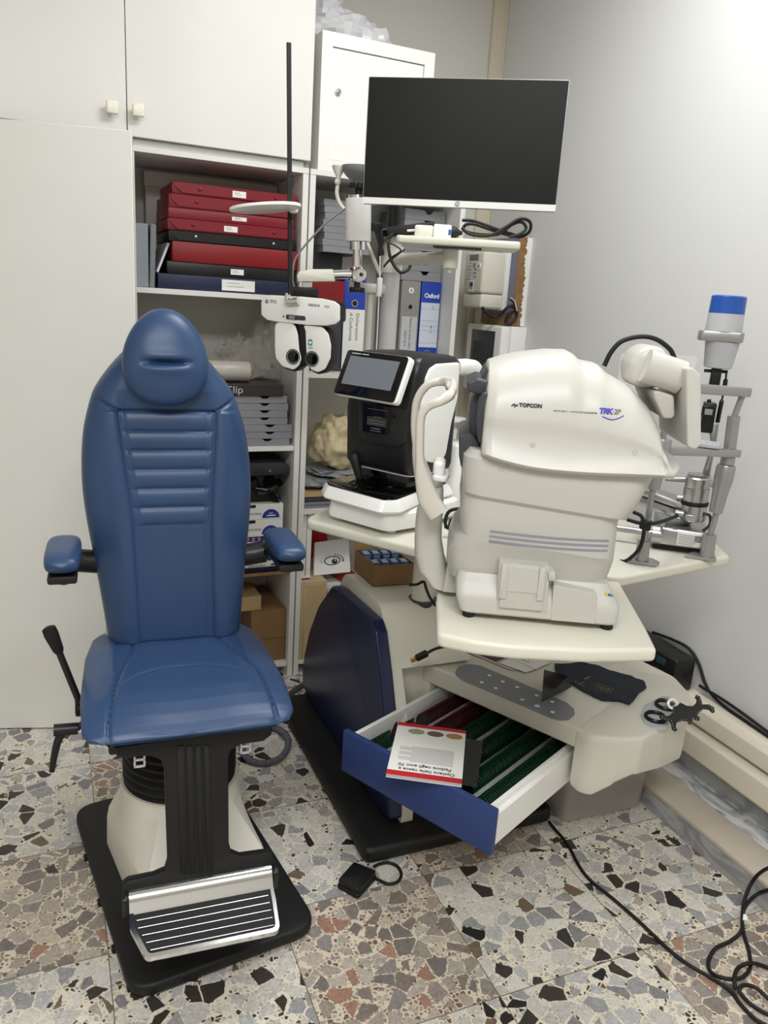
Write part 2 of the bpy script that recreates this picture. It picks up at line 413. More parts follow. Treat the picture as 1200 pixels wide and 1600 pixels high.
# ceiling lamps (out of the frame, over the chair and behind the photographer)
for (x, y, sx, sy) in ((1.00, -0.75, 0.9, 0.6), (-0.35, -2.85, 2.0, 0.8)):
    t = thing('ceiling_lamp', 'flat white ceiling lamp over the ' + ('open lens drawer' if sx < 1 else 'doorway behind the viewer'), 'lamp', (x, y, H))
    bm = I(); cbox(bm, (-sx/2-0.03, -sy/2-0.03, -0.03), (sx/2+0.03, sy/2+0.03, 0.0), 0.004, 1); obj('lamp_housing', bm, M['white'], t)

# ================================================================ cabinets (frame CAB: x along the fronts, y into the wall)
CA = 0.0243; CO = Vector((0.784, 0.41, 0)); CAB = T(*CO) @ rz(CA)
def cab_w(x, y, z): return CAB @ Vector((x, y, z))
DEP = 0.36
def cabinet_thing(name, label, cat, x): return thing(name, label, cat, cab_w(x, 0, 0), CA)
def knob(parent, x, z):
    bm = I(); box(bm, (x, -0.024, z), (0.036, 0.012, 0.038), 0.007, 3); cyl(bm, (x, -0.019, z), (x, 0.002, z), 0.007, 0.009, 16)
    return obj('knob', bm, mat('ivory_knob', (238, 234, 215), 0.25), parent)
for (x0, x1, kx, lab) in ((-0.5945, -0.001, 0.030, 'white wall cupboard above the open shelves with red boxes'), (-1.190, -0.5965, 0.550, 'white wall cupboard above the tall door at the left edge')):
    t = cabinet_thing('wall_cupboard', lab, 'cupboard', x0)
    W_ = x1-x0
    bm = I(); cbox(bm, (0, 0.004, 1.905), (0.018, DEP, 2.90)); cbox(bm, (W_-0.018, 0.004, 1.905), (W_, DEP, 2.90)); cbox(bm, (0, 0.004, 1.905), (W_, DEP, 1.923)); cbox(bm, (0, 0.004, 2.88), (W_, DEP, 2.90)); cbox(bm, (0, DEP-0.01, 1.905), (W_, DEP, 2.9))
    obj('carcass', bm, M['cabinet'], t)
    bm = I(); cbox(bm, (0, -0.018, 1.924), (W_, 0.0, 2.90), 0.0015, 1); d = obj('door', bm, M['cabinet'], t)
    knob(d, kx, 1.996 if kx < 0.1 else 1.993).location = (0, -0.018, 0)
# open shelves bays
def bay(lab, x0, W_, shelves, thick=0.018):
    t = cabinet_thing('bookcase', lab, 'shelving', x0)
    bm = I(); cbox(bm, (0, 0, 0), (0.02, DEP, 1.885)); obj('side_panel', bm, M['cabinet'], t)
    bm = I(); cbox(bm, (W_-0.02, 0, 0), (W_, DEP, 1.885)); obj('side_panel', bm, M['cabinet'], t)
    bm = I(); cbox(bm, (0, -0.001, 1.886), (W_, DEP, 1.9035)); obj('top_board', bm, M['cabinet'], t)
    bm = I(); cbox(bm, (0.02, DEP-0.008, 0.05), (W_-0.02, DEP, 1.885)); obj('back_board', bm, M['cabinet_in'], t)
    for z in shelves:
        bm = I(); cbox(bm, (0.0205, 0.004, z-thick), (W_-0.0205, DEP-0.009, z), 0.001, 1); obj('shelf', bm, M['cabinet'], t)
    return t
bay1 = bay('open white shelves holding red cases, grey trays and lens boxes', -0.594, 0.594, (1.477, 0.940, 0.06))
bm = I(); cbox(bm, (0.0205, 0.004, 0.436), (0.5735, DEP-0.009, 0.449), 0.001, 1); obj('shelf', bm, M['fibre'], bay1)['label'] = 'bare chipboard shelf'
bay2 = bay('open white shelves holding ring binders and folded cream cloth', 0.006, 0.616, (1.211, 0.690, 0.06))
# tall cupboard at the left: plain door standing ajar, hinged at the far left
t = thing('tall_cupboard', 'tall white cupboard with its plain door ajar behind the blue chair', 'cupboard', cab_w(-1.19, 0, 0), CA)
bm = I(); cbox(bm, (0, 0, 0), (0.02, DEP, 1.885)); cbox(bm, (0.574, 0.002, 0), (0.594, DEP, 1.885)); cbox(bm, (0, 0.002, 1.885), (0.594, DEP, 1.9035)); cbox(bm, (0, DEP-0.01, 0), (0.594, DEP, 1.885)); cbox(bm, (0, 0.002, 0.0), (0.594, DEP, 0.06))
obj('carcass', bm, M['cabinet'], t)
pr = onz(225.5, 1130, 0.008)          # free lower corner of the door
pl_ = onz(0, 1132.6, 0.008); dd = (pl_-pr); dd.z = 0; dd.normalize()
Lf = local(t); a = Lf(pr); b = Lf(pr+dd*0.6); ex = (b-a).normalized()
bm = I(); box(bm, (0.30, 0.009, 0.955), (0.60, 0.018, 1.90), 0.0015, 1, m=frame((a.x, a.y, 0), ex, Vector((0, 0, 1)).cross(ex)))
obj('door', bm, M['cabinet'], t)
# white locker on the second bay
t = cabinet_thing('metal_locker', 'white square locker box with a round lock on top of the shelves', 'locker', 0.031)
bm = I()
cbox(bm, (0, 0, 1.9035), (0.419, 0.34, 1.940)); cbox(bm, (0, 0, 2.289), (0.419, 0.34, 2.331)); cbox(bm, (0, 0, 1.940), (0.038, 0.34, 2.289)); cbox(bm, (0.381, 0, 1.940), (0.419, 0.34, 2.289)); cbox(bm, (0.03, 0.33, 1.935), (0.39, 0.34, 2.292))
obj('body', bm, M['locker'], t)
bm = I(); cbox(bm, (0.0395, 0.006, 1.9415), (0.3795, 0.02, 2.2865), 0.001, 1); d = obj('door', bm, M['locker'], t)
bm = I(); cyl(bm, (0.064, -0.004, 2.155), (0.064, 0.008, 2.155), 0.009, 0.009, 20); cyl(bm, (0.064, -0.009, 2.155), (0.064, 0.0, 2.155), 0.0055, 0.006, 16); obj('lock', bm, M['chrome'], d)
# ================================================================ examination chair
CH_O = Vector((0.2, -0.55, 0)); CH_A = -0.06
chair = thing('examination_chair', 'blue leather examination chair with headrest and chrome ribbed footplate', 'chair', CH_O, CH_A)
LC = local(chair)
cv_n = (rz(CH_A) @ Vector((0, 1, 0))).normalized()
def ch(px, py, v): return LC(on(px, py, CH_O + cv_n*v, cv_n))
BROT = 0.134+0.06                       # the foot is turned a little against the seat
# floor plate
BP = rz(BROT)
bm = I(); prism(bm, rounded([(-0.218, -0.385), (0.222, -0.385), (0.222, 0.315), (-0.218, 0.315)], 0.06, 8), 0.006, 0.036, 0.008, 3, m=BP)
for (x, y) in ((-0.212, 0.12), (-0.212, -0.06), (-0.212, -0.22), (-0.205, -0.34), (0.216, 0.1), (0.216, -0.2)): box(bm, (x, y, 0.008), (0.024, 0.016, 0.016), 0.002, 1, m=BP)
obj('base_plate', bm, M['black_soft'], chair)
# cream pedestal: octagonal skirt running up to a round neck
bm = I(); rs = []
sk = [(-0.155, -0.215), (-0.10, -0.245), (0.10, -0.245), (0.155, -0.215), (0.165, 0.14), (0.10, 0.19), (-0.10, 0.19), (-0.165, 0.14)]
def poly_pt(poly, ang):
    d = Vector((math.cos(ang), math.sin(ang))); best = 0.2
    for i in range(len(poly)):
        p, q = Vector(poly[i]), Vector(poly[(i+1) % len(poly)]); e = q-p
        den = d.x*e.y-d.y*e.x
        if abs(den) < 1e-9: continue
        s = (p.x*e.y-p.y*e.x)/den; u_ = (p.x*d.y-p.y*d.x)/den
        if s > 0 and -1e-6 <= u_ <= 1+1e-6: best = s
    return d*best
for (k, z, sc) in ((0, 0.036, 1.0), (0, 0.12, 0.985), (0.05, 0.15, 0.97), (0.45, 0.205, 0.92), (0.85, 0.25, 0.9), (1.0, 0.272, 0.9), (1.0, 0.28, 0.88)):
    rg = []
    for j in range(72):
        an = 2*math.pi*j/72; pp = poly_pt(sk, an)*sc; cc = Vector((math.cos(an), math.sin(an)))*0.146
        q = pp*(1-k)+cc*k; rg.append((q.x, q.y-0.02*(1-k), z))
    rs.append(rg)
rings(bm, rs, True, BP); obj('pedestal', bm, M['unit_cream'], chair, sharp=13)
bm = I(); prof = [(0.02, 0.262)]
for i in range(11):
    z = 0.266+i*0.0226; prof += [(0.131, z), (0.141, z+0.007), (0.141, z+0.013), (0.131, z+0.0195)]
prof += [(0.02, 0.514)]
lathe(bm, prof, n=56); obj('bellows', bm, M['rubber'], chair)
bm = I(); cbox(bm, (-0.17, -0.27, 0.515), (0.18, 0.17, 0.555), 0.006, 2)
obj('seat_frame', bm, M['black'], chair)
bm = I()
for x in (-0.108, 0.118):
    for (a, b) in (((x-0.012, -0.283, 0.487), (x+0.012, -0.279, 0.491)), ((x-0.012, -0.283, 0.487), (x-0.008, -0.279, 0.515)), ((x+0.008, -0.283, 0.487), (x+0.012, -0.279, 0.515)), ((x-0.012, -0.283, 0.503), (x+0.012, -0.279, 0.507))): cbox(bm, a, b)
obj('strap_buckle', bm, M['lgrey'], chair)
# black front bracket: flange, post, cross bar (one I-shaped casting leaning forward)
pt0 = CH_O + rz(CH_A) @ Vector((0, -0.285, 0.53)); lean = rz(CH_A) @ Vector((0, -0.085, -0.33)).normalized(); uxw = rz(CH_A) @ Vector((1, 0, 0)); nb = uxw.cross(-lean)
def brk(px, py):
    w_ = on(px, py, pt0, nb)-pt0; return (w_.dot(uxw), w_.dot(-lean))
ol = [brk(*q) for q in [(178, 1168), (424, 1131), (424, 1150), (412, 1159), (378, 1164), (362, 1172), (357, 1186), (358, 1318), (362, 1332), (376, 1338), (425, 1331), (428, 1350), (428, 1370), (204, 1412), (192, 1410), (191, 1383), (200, 1376), (240, 1368), (258, 1360), (262, 1346), (257, 1204), (252, 1189), (238, 1181), (196, 1186), (182, 1182)]]
bm = I(); fm = frame(LC(pt0), (1, 0, 0), rz(-CH_A) @ (-lean))
prism(bm, list(reversed(ol)), -0.028, 0.0, 0.006, 2, m=fm)
for px0, px1 in ((276, 288), (291, 301), (305, 314), (318, 327)):
    a = brk(px0, 1165); b = brk(px1, 1165); c = brk(px0+7, 1366); cbox(bm, (a[0], c[1], -0.001), (b[0], a[1]-0.0, 0.0032), 0.0025, 2, m=fm)
obj('front_bracket', bm, M['black_soft'], chair)
# chrome footplate
fo = ch(316, 1392, -0.365); FP = T(fo.x, fo.y, fo.z) @ Matrix.Rotation(math.radians(16), 4, 'X')
bm = I(); Wd = 0.152
fpo = rounded([(-Wd, 0.0), (-Wd, -0.055), (-Wd+0.028, -0.125), (Wd-0.004, -0.125), (Wd, -0.055), (Wd, 0.0)], 0.016, 5)
prism(bm, fpo, -0.014, -0.004, 0.002, 2, m=FP)
inner = rounded([(-Wd+0.008, -0.004), (-Wd+0.008, -0.053), (-Wd+0.034, -0.117), (Wd-0.011, -0.117), (Wd-0.008, -0.053), (Wd-0.008, -0.004)], 0.012, 5)
# raised rim
rs = [[(*p, z) for p in pl] for pl, z in ((fpo, -0.006), (fpo, 0.003), (inner, 0.003), (inner, -0.004))]
rings(bm, rs, False, FP)
prism(bm, [(0.018, 0.026), (0.010, 0.027), (0.0, 0.024), (-0.010, 0.016), (-0.020, 0.006), (-0.026, 0.001), (-0.026, -0.004), (0.018, -0.004)], -Wd, Wd, 0.0, 1, m=FP @ frame((0, 0, 0), (0, 1, 0), (0, 0, 1), (1, 0, 0)))
fpl = obj('footplate', bm, M['chrome'], chair)
bm = I(); prism(bm, inner, -0.006, -0.0005, 0, m=FP)
tr = obj('tread', bm, M['rubber'], fpl); tr['label'] = 'black ribbed rubber tread'
bm = I()
for i in range(5):
    y = -0.040-i*0.0172; xl = -Wd+0.014+max(0, (-y-0.053))*0.42; tube(bm, [(xl, y, 0.001), (Wd-0.014, y, -0.0002)], 0.0014, 8, m=FP, smooth=False)
obj('tread_rib', bm, mat('dull_chrome', (150, 150, 150), 0.25, 1.0), fpl)
for s in (-1, 1): bm = I(); prism(bm, rounded([(-0.012, -0.03), (0.012, -0.03), (0.012, 0.03), (-0.012, 0.03)], 0.01), -0.006, 0.006, 0.002, 2, m=FP @ frame((s*(Wd+0.008), 0.0, 0.0), (0, 1, 0), (0, 0, 1))); obj('hinge', bm, M['black'], fpl)

# seat cushion
def g(d, w_): return math.exp(-(d/w_)**2)
seamL = [(0.16, -0.098), (0.05, -0.110), (-0.05, -0.128), (-0.15, -0.150), (-0.30, -0.168), (-0.4, -0.17)]
seamR = [(0.16, 0.088), (0.05, 0.108), (-0.05, 0.138), (-0.15, 0.163), (-0.30, 0.176), (-0.4, 0.178)]
bm = I(); rs = []; NV, NX = 170, 260
V0, V1 = 0.215, -0.335
for i in range(NV+1):
    t = i/NV; v = V0+(V1-V0)*t
    half = interp([(0, 0.150), (0.03, 0.185), (0.1, 0.205), (0.3, 0.220), (0.7, 0.226), (0.93, 0.220), (0.98, 0.206), (1.0, 0.175)], t)
    top = interp([(0, 0.560), (0.02, 0.585), (0.06, 0.603), (0.3, 0.613), (0.6, 0.622), (0.78, 0.624), (0.86, 0.620), (0.92, 0.612), (0.96, 0.604), (0.985, 0.595), (1.0, 0.584)], t)
    bot = interp([(0, 0.556), (0.03, 0.556), (0.75, 0.557), (0.9, 0.566), (0.97, 0.573), (1.0, 0.580)], t)
    mid, hh = (top+bot)/2, (top-bot)/2
    rg = []
    for j in range(NX):
        a = 2*math.pi*j/NX; cx, cz = sup(a, 3.6); x = half*cx; z = mid+hh*cz
        if cz > 0:
            z += 0.012*(1-abs(cx)**3)*(1 if t < 0.8 else max(0, (1-t)/0.2)) - 0.006*g(x, 0.09)*(t < 0.99)
            d = min(abs(x-interp(sorted(seamL), v)), abs(x-interp(sorted(seamR), v)))
            z -= 0.0062*g(d, 0.0035)
            arc = -0.190+0.092*(1-(abs(x)/0.16)**2)
            if abs(x) < 0.15: z -= 0.0045*g(v-arc, 0.0045); z -= 0.004*max(0, min(1, (v-arc)/0.1))
        rg.append((x, v, z))
    rs.append(rg)
rings(bm, rs); obj('seat', bm, M['blue'], chair, sharp=70)

# backrest
Z0, Z1 = 0.575, 1.36
wtab = [(0.575, 0.160), (0.60, 0.166), (0.70, 0.176), (0.80, 0.187), (0.90, 0.199), (0.97, 0.205), (1.02, 0.206), (1.08, 0.203), (1.14, 0.195), (1.19, 0.182), (1.225, 0.170), (1.25, 0.156), (1.28, 0.134), (1.31, 0.108), (1.335, 0.08), (1.352, 0.045), (1.36, 0.004)]
ptab = [(0.55, 0.088), (0.91, 0.090), (1.0, 0.096), (1.12, 0.108), (1.19, 0.113)]
chan = [1.190, 1.143, 1.097, 1.050, 1.003, 0.957, 0.911]
def lean_v(z): return 0.135+(z-0.6)*0.115 - 0.02*math.sin((z-0.6)/0.75*math.pi)*0.5
bm = I(); rs = []; NZ, NS = 260, 260
for i in range(NZ+1):
    t = i/NZ; t = t if t < 0.9 else 0.9+0.1*math.sin((t-0.9)/0.1*math.pi/2); z = Z0+(Z1-Z0)*t
    wd = sinterp(wtab, z); cx0 = 0.002-(z-0.62)*0.026; pw = interp(ptab, z); rg = []
    for j in range(NS+1):
        s = -math.cos(math.pi*j/NS); x = wd*s
        th_ = 0.075*(1-abs(s)**5)**0.5 if wd > 0.06 else 0.075*wd/0.06*(1-abs(s)**5)**0.5
        if z < 0.62: th_ *= 0.75+0.25*(z-0.575)/0.045
        f = th_
        d = abs(x)-pw
        if z < 1.19:
            f -= 0.012*max(0, min(1, (-d+0.012)/0.03)) - 0.006*g(d-0.03, 0.025)
            f -= 0.0045*g(d, 0.0045)
            if abs(x) < pw and z > 0.905:
                for a, b in zip(chan[1:], chan):
                    if a <= z <= b: f += (0.0085*(4*((z-a)/(b-a))*(1-(z-a)/(b-a)))**0.55-0.0045)*max(0, min(1, (pw-abs(x))/0.022))**0.7
        else:
            f -= 0.006*g(z-1.19, 0.004)*(abs(x) < pw) + 0.012*max(0, 1-(z-1.19)/0.05)*max(0, min(1, (-d+0.012)/0.03))
            # slanted yoke seams out to the shoulders
            yk = 1.19+(abs(x)-0.113)*0.55
            if abs(x) >= 0.108: f -= 0.007*g(z-yk, 0.004)
        rg.append((cx0+x, lean_v(z)-f, z))
    for j in range(1, NS, 3):
        s = math.cos(math.pi*j/NS); x = wd*s; rg.append((cx0+x, lean_v(z)+0.018*(1-abs(s)**6), z))
    rs.append(rg)
rings(bm, rs); obj('backrest', bm, M['blue'], chair, sharp=70)
bm = I(); cbox(bm, (-0.06, 0.15, 0.50), (0.06, 0.19, 0.95), 0.01, 2); cbox(bm, (-0.17, 0.15, 0.54), (-0.15, 0.19, 0.66), 0.004, 1); cbox(bm, (0.155, 0.15, 0.54), (0.175, 0.19, 0.66), 0.004, 1)
obj('back_support', bm, M['lgrey'], chair)
# egg-shaped headrest with a mouth-like crease
bm = I(); rs = []; ZB, ZT = 1.207, 1.432
for i in range(91):
    a = -math.pi/2+math.pi*i/90; zz = math.sin(a); z = (ZB+ZT)/2+(ZT-ZB)/2*zz
    wd = 0.0985*math.cos(a)**0.92*(1-0.16*zz); cv = lean_v(z)-0.075-0.016; th_ = 0.052*max(0, math.cos(a))**0.7; rg = []
    for j in range(96):
        b = 2*math.pi*j/96; sx_, sy_ = sup(b, 2.25); x = wd*sx_; y = th_*sy_
        if sy_ < 0: y += (0.020*g(z-1.312, 0.0065)-0.006*g(z-1.297, 0.012)-0.004*g(z-1.327, 0.012))*max(0, 1-(x/0.062)**2)*abs(sy_) if abs(x) < 0.062 else 0
        rg.append((-0.0165+x, cv+y, z))
    rs.append(rg)
rings(bm, rs); obj('headrest', bm, M['blue'], chair, sharp=80)

# armrests: black tube, bracket and blue pad
for s in (-1, 1):
    bm = I(); xo = 0.002
    cyl(bm, (xo+s*0.10, 0.17, 0.79), (xo+s*0.235, 0.15, 0.815), 0.029, 0.029, 24)
    tube(bm, [(xo+s*0.20, 0.155, 0.81), (xo+s*0.245, 0.14, 0.82), (xo+s*0.258, 0.08, 0.836), (xo+s*0.258, -0.05, 0.842)], lambda t: 0.029-0.008*t, 14, flat=0.8)
    cbox(bm, (xo+s*0.258-0.031, -0.07, 0.832), (xo+s*0.258+0.031, 0.10, 0.852), 0.006, 2)
    ar = obj('armrest', bm, M['black'], chair)
    bm = I(); rs = []
    for i in range(25):
        t = i/24; y = 0.14-0.225*t; e = (1-abs(2*t-1)**4)**0.5 if 0 < t < 1 else 0.0; w_ = 0.037*(0.55+0.45*e)*(e > 0)+0.002; h_ = 0.024*e+0.001
        rg = []
        for j in range(40):
            cx, cz = sup(2*math.pi*j/40, 2.8); rg.append((xo+s*0.258+w_*cx, y, 0.874+0.006*(t-0.5)+h_*cz))
        rs.append(rg)
    rings(bm, rs); obj('armrest_pad', bm, M['blue'], ar, sharp=80)
# levers on the left side
bm = I(); p = [ch(76, 982, 0.0), ch(95, 1024, 0.0), ch(122, 1092, 0.0), ch(123, 1108, 0.0)]
tube(bm, [p[0]+(p[1]-p[0])*0.7, p[2], p[3]], 0.008, 10, smooth=False)
box(bm, p[3]+Vector((0.012, 0, 0)), (0.04, 0.03, 0.028), 0.005, 2)
tube(bm, [p[3], (-0.17, 0.0, p[3].z-0.02), (-0.12, 0, 0.53)], 0.009, 10, smooth=False)
lv = obj('recline_lever', bm, M['black'], chair)
bm = I(); lathe(bm, [(0.008, 0), (0.0155, 0.004), (0.0165, 0.02), (0.0125, 0.062), (0.009, 0.07)], p[0]-(p[1]-p[0])*0.05, p[1], 20); obj('lever_grip', bm, M['rubber'], lv)
bm = I(); q = [ch(121, 1138, -0.05), ch(104, 1140, -0.05), ch(92, 1154, -0.05), ch(85, 1180, -0.05), ch(81, 1205, -0.05)]
tube(bm, q, lambda t: 0.0125-0.006*t, 12); cyl(bm, ch(84, 1141, -0.05), ch(122, 1138, -0.05), 0.014, 0.014, 18); cyl(bm, ch(120, 1138, -0.05), (-0.15, -0.05, 0.535), 0.008, 0.008, 12)
obj('clamp_lever', bm, M['black'], chair)
# ================================================================ refraction unit (floor plate, blue flank, lens console, columns, tables)
from mathutils.bvhtree import BVHTree
def surf(o):
    """camera-side hit on a finished object: point and normal"""
    mw = loc_of(o.parent) if o.parent else loc_of(o)
    if o.parent and o.parent.parent: mw = loc_of(o.parent.parent) @ mw
    vs = [mw @ v.co for v in o.data.vertices]; b = BVHTree.FromPolygons(vs, [tuple(p.vertices) for p in o.data.polygons])
    def hit(px, py):
        l, n, i, d = b.ray_cast(CAM_C, ray(px, py).normalized()); return l, n
    return hit
def decal(hit, p0, p1, off=0.0008):
    """frame on a surface: x from picture point p0 to p1, centred between"""
    a, na = hit(*p0); b, nb_ = hit(*p1); n = (na+nb_).normalized(); ux = (b-a).normalized(); n = (n-ux*n.dot(ux)).normalized()
    if n.dot(CAM_C-a) < 0: n = -n
    uy = n.cross(ux); return frame((a+b)/2+n*off, ux, uy, n), (b-a).length
def hd(a): a = math.radians(a); return Vector((math.sin(a), math.cos(a), 0))
UO = Vector((0.93, -0.10, 0))
unit = thing('refraction_unit', 'cream and blue refraction unit with column, instrument tables and open lens drawer', 'refraction unit', UO)
LU = local(unit)
def U(m): return T(*(-UO)) @ m       # world-space matrix -> unit space
IDU = T(*(-UO))
bm = I(); prism(bm, rounded([(0.659, -0.722), (1.268, -0.722), (1.268, 0.168), (0.659, 0.168)], 0.03, 6), 0.004, 0.052, 0.016, 4, m=IDU)
obj('base_plate', bm, M['black_soft'], unit)
# body: side profile in (y,z) run along x with soft shoulders
prof = rounded([(-0.648, 0.052), (-0.640, 0.16), (-0.545, 0.385), (-0.4985, 0.472), (0.0, 0.472), (0.03, 0.44), (0.15, 0.14), (0.16, 0.052)], [0.01, 0.1, 0.12, 0.002, 0.01, 0.08, 0.1, 0.01], 6)
bm = I(); FB = frame((0, 0, 0), (0, 1, 0), (0, 0, 1), (1, 0, 0))
upf = rounded([(-0.505, 0.462), (-0.452, 0.560), (-0.40, 0.622), (-0.10, 0.622), (0.03, 0.44), (0.03, 0.40), (-0.40, 0.40)], [0.002, 0.08, 0.05, 0.09, 0.12, 0.01, 0.01], 6)
prism(bm, upf, 0.798, 1.06, 0.035, 5, m=IDU @ FB)
cbox(bm, (0.82, -0.455, 0.052), (1.05, -0.02, 0.45), 0.02, 3, m=IDU)
prism(bm, prof, 0.798, 0.834, 0.018, 5, m=IDU @ FB)
obj('body', bm, M['unit_cream'], unit, sharp=50)
bm = I(); pp = [onx(px, py, 0.797) for px, py in [(536, 914), (545, 919), (600, 967), (606, 985), (614, 1050), (622, 1130), (629, 1279), (602, 1276), (493, 1110), (487, 1060), (490, 1026), (499, 985), (514, 945)]]
prism(bm, rounded([(p.y, max(p.z, 0.055)) for p in pp], [0.02, 0.03, 0.02, 0.03, 0.2, 0.2, 0.01, 0.02, 0.03, 0.2, 0.2, 0.2, 0.2], 4), 0.757, 0.7975, 0.026, 5, m=IDU @ FB)
obj('side_panel', bm, M['navy'], unit, sharp=50)['label'] = 'dark blue curved flank panel'
# table column in front, main column behind
bm = I(); lathe(bm, [(0.042, 0.618), (0.042, 0.6232), (0.036, 0.6233), (0.036, 0.60)], n=40, m=T(0.945, -0.38, 0) @ IDU); obj('column_collar', bm, M['dgrey'], unit)
bm = I(); lathe(bm, [(0.034, 0.60), (0.034, 0.879)], n=40, m=T(0.945, -0.38, 0) @ IDU)
hole = onx(652, 889, 0.925)
cyl(bm, Vector((0.914, -0.394, 0.755))-UO, Vector((0.905, -0.398, 0.755))-UO, 0.003, 0.003, 10)
tcol = obj('table_column', bm, M['cream'], unit)
bm = I(); lathe(bm, [(0.0275, 0.40), (0.0275, 1.665), (0.030, 1.666), (0.030, 1.672)], n=36, m=T(0.930, -0.02, 0) @ IDU); mcol = obj('column', bm, mat('silver_white_paint', (198, 198, 195), 0.35), unit)
bm = I(); lathe(bm, [(0.037, 1.672), (0.039, 1.676), (0.039, 1.690), (0.034, 1.694)], n=36, m=T(0.930, -0.02, 0) @ IDU); obj('column_cap', bm, M['black'], unit)
# instrument tables
TZ = 0.905
def tabletop(name, pts, r, th=0.027, bev=0.008):
    bm = I(); prism(bm, rounded(pts, r, 6), TZ-th, TZ, bev, 3, m=IDU); return obj(name, bm, M['table'], unit)
tt = [onz(px, py, TZ) for px, py in [(681.5, 940), (683, 990), (740, 1002), (800, 1009.5), (920, 1015.5), (1027, 1014), (1010, 980), (972, 915)]]
tabletop('tabletop', [(0.70, -0.93)]+[(p.x, p.y) for p in tt]+[(1.10, -1.045)], [0.03, 0.02, 0.02, 0.1, 0.2, 0.2, 0.012, 0.05, 0.02, 0.02])['label'] = 'cream tabletop nearest the viewer'
tabletop('tabletop', [(0.549, -0.438), (0.79, -0.795), (0.975, -0.925), (1.114, -1.025), (1.524, -0.955), (1.575, -0.86), (1.50, -0.62), (1.20, -0.42), (0.90, -0.27), (0.66, -0.31), (0.572, -0.40)], [0.03, 0.1, 0.1, 0.05, 0.012, 0.03, 0.1, 0.1, 0.1, 0.1, 0.04])['label'] = 'cream angled tabletop under the black and white and the silver instruments'
bm = I(); cbox(bm, (0.905, -0.42, 0.843), (0.985, -0.34, 0.8775), 0.01, 2, m=IDU)
pA, pB = Vector((0.945, -0.38, 0.862)), Vector((0.86, -1.16, 0.862)); ex = (pB-pA).normalized()
box(bm, ((pB-pA).length/2, 0, 0), ((pB-pA).length+0.06, 0.07, 0.030), 0.006, 2, m=IDU @ frame(pA, ex, Vector((0, 0, 1)).cross(ex)))
obj('table_arm', bm, M['cream'], unit)
# ---- lens console (frame K: x along drawer front, y into the console)
KX, KY = hd(153.5), hd(63.5); KO = onz(537, 1142, 0.375); KO.z = 0
KM = frame(KO, KX, KY, (0, 0, 1)); KU = IDU @ KM
def kz(px, py, z): p = KM.inverted() @ onz(px, py, z); return p
bm = I()
DM = 0.362
# deck: rounded front fascia
dk = rounded([(-0.022, DM), (0.50, DM), (0.62, 0.45), (0.655, 0.70), (0.62, 0.79), (0.55, 0.86), (0.30, 0.93), (-0.03, 0.80)], [0.01, 0.02, 0.05, 0.06, 0.05, 0.05, 0.05, 0.05], 6)
prism(bm, dk, 0.388, 0.447, 0.018, 5, m=KU)
# left cheek and the underside
prism(bm, rounded([(-0.022, DM+0.002), (0.006, DM+0.002), (0.006, 0.80), (-0.028, 0.80)], 0.004), 0.262, 0.40, 0.004, 2, m=KU)
prism(bm, [(0.0, 0.62), (0.5, 0.62), (0.5, 0.86), (0.0, 0.80)], 0.25, 0.40, 0.01, 2, m=KU)
# right block with its wavy lower edge
rb = rounded([(0.484, DM-0.002), (0.53, 0.352), (0.585, 0.392), (0.628, 0.44), (0.645, 0.55), (0.655, 0.70), (0.615, 0.79), (0.55, 0.855), (0.40, 0.80), (0.486, 0.60)], [0.006, 0.05, 0.05, 0.04, 0.05, 0.06, 0.04, 0.05, 0.1, 0.1], 7)
def bot(p):
    x, y = p
    if y < 0.5: return interp([(0.48, 0.283), (0.505, 0.274), (0.545, 0.277), (0.570, 0.292), (0.592, 0.325), (0.62, 0.342), (0.66, 0.336)], x)
    return interp([(0.5, 0.335), (0.56, 0.315), (0.62, 0.296), (0.74, 0.288), (0.80, 0.32), (0.9, 0.34)], y)
rs = []
for t, sc in ((1.0, 0.93), (0.985, 0.968), (0.94, 0.992), (0.88, 1.0), (0.6, 1.0), (0.3, 1.0), (0.08, 1.0), (0.0, 0.985)):
    rg = []
    for p in rb:
        c = Vector((0.565, 0.60)); q = c+(Vector(p)-c)*sc; zb = bot(p); rg.append((q.x, q.y, zb+(0.448-zb)*t))
    rs.append(rg)
rings(bm, rs, True, KU)
console = obj('console', bm, M['unit_cream'], unit, sharp=48)
# grey key plate with round keys
hK = lambda px, py: kz(px, py, 0.4475)
kp = [hK(px, py) for px, py in [(711.5, 1050), (716, 1042), (733, 1038), (750, 1040), (800, 1061), (885, 1098), (897, 1108), (898, 1117), (889, 1125), (874, 1126), (860, 1122), (790, 1092), (722, 1063), (713, 1056)]]
bm = I(); prism(bm, rounded([(p.x, p.y) for p in kp], 0.02, 4), 0.4472, 0.4486, 0, m=KU); kpl = obj('key_plate', bm, M['mgrey'], console)
for (px, py, s_) in ((743.6, 1047.4, 0), (764.6, 1056, 0), (785.8, 1065.8, 0), (808, 1074.5, 0), (752.7, 1067, 0), (774.3, 1076, 0), (838.3, 1087.5, 0), (862.5, 1097.3, 0), (816, 1094, 0), (863.2, 1113.5, 0), (839, 1103.8, 1)):
    p = hK(px, py); r = 0.0085*(1.25 if s_ else 1.0); bm = I()
    lathe(bm, [(r*0.001, 0.449), (r*0.80, 0.4491), (r, 0.4488), (r, 0.4480)], n=24, m=KU @ T(p.x, p.y, 0)); k_ = obj('key', bm, mat('blue_key', (70, 120, 180), 0.4), kpl)
    bm = I(); lathe(bm, [(r*0.72, 0.4491), (r*0.68, 0.4497), (0.0001, 0.4499)], n=20, m=KU @ T(p.x, p.y, 0)); obj('key_face', bm, M['paper'] if px > 744 else mat('key_blue', (90, 150, 205), 0.4), k_)
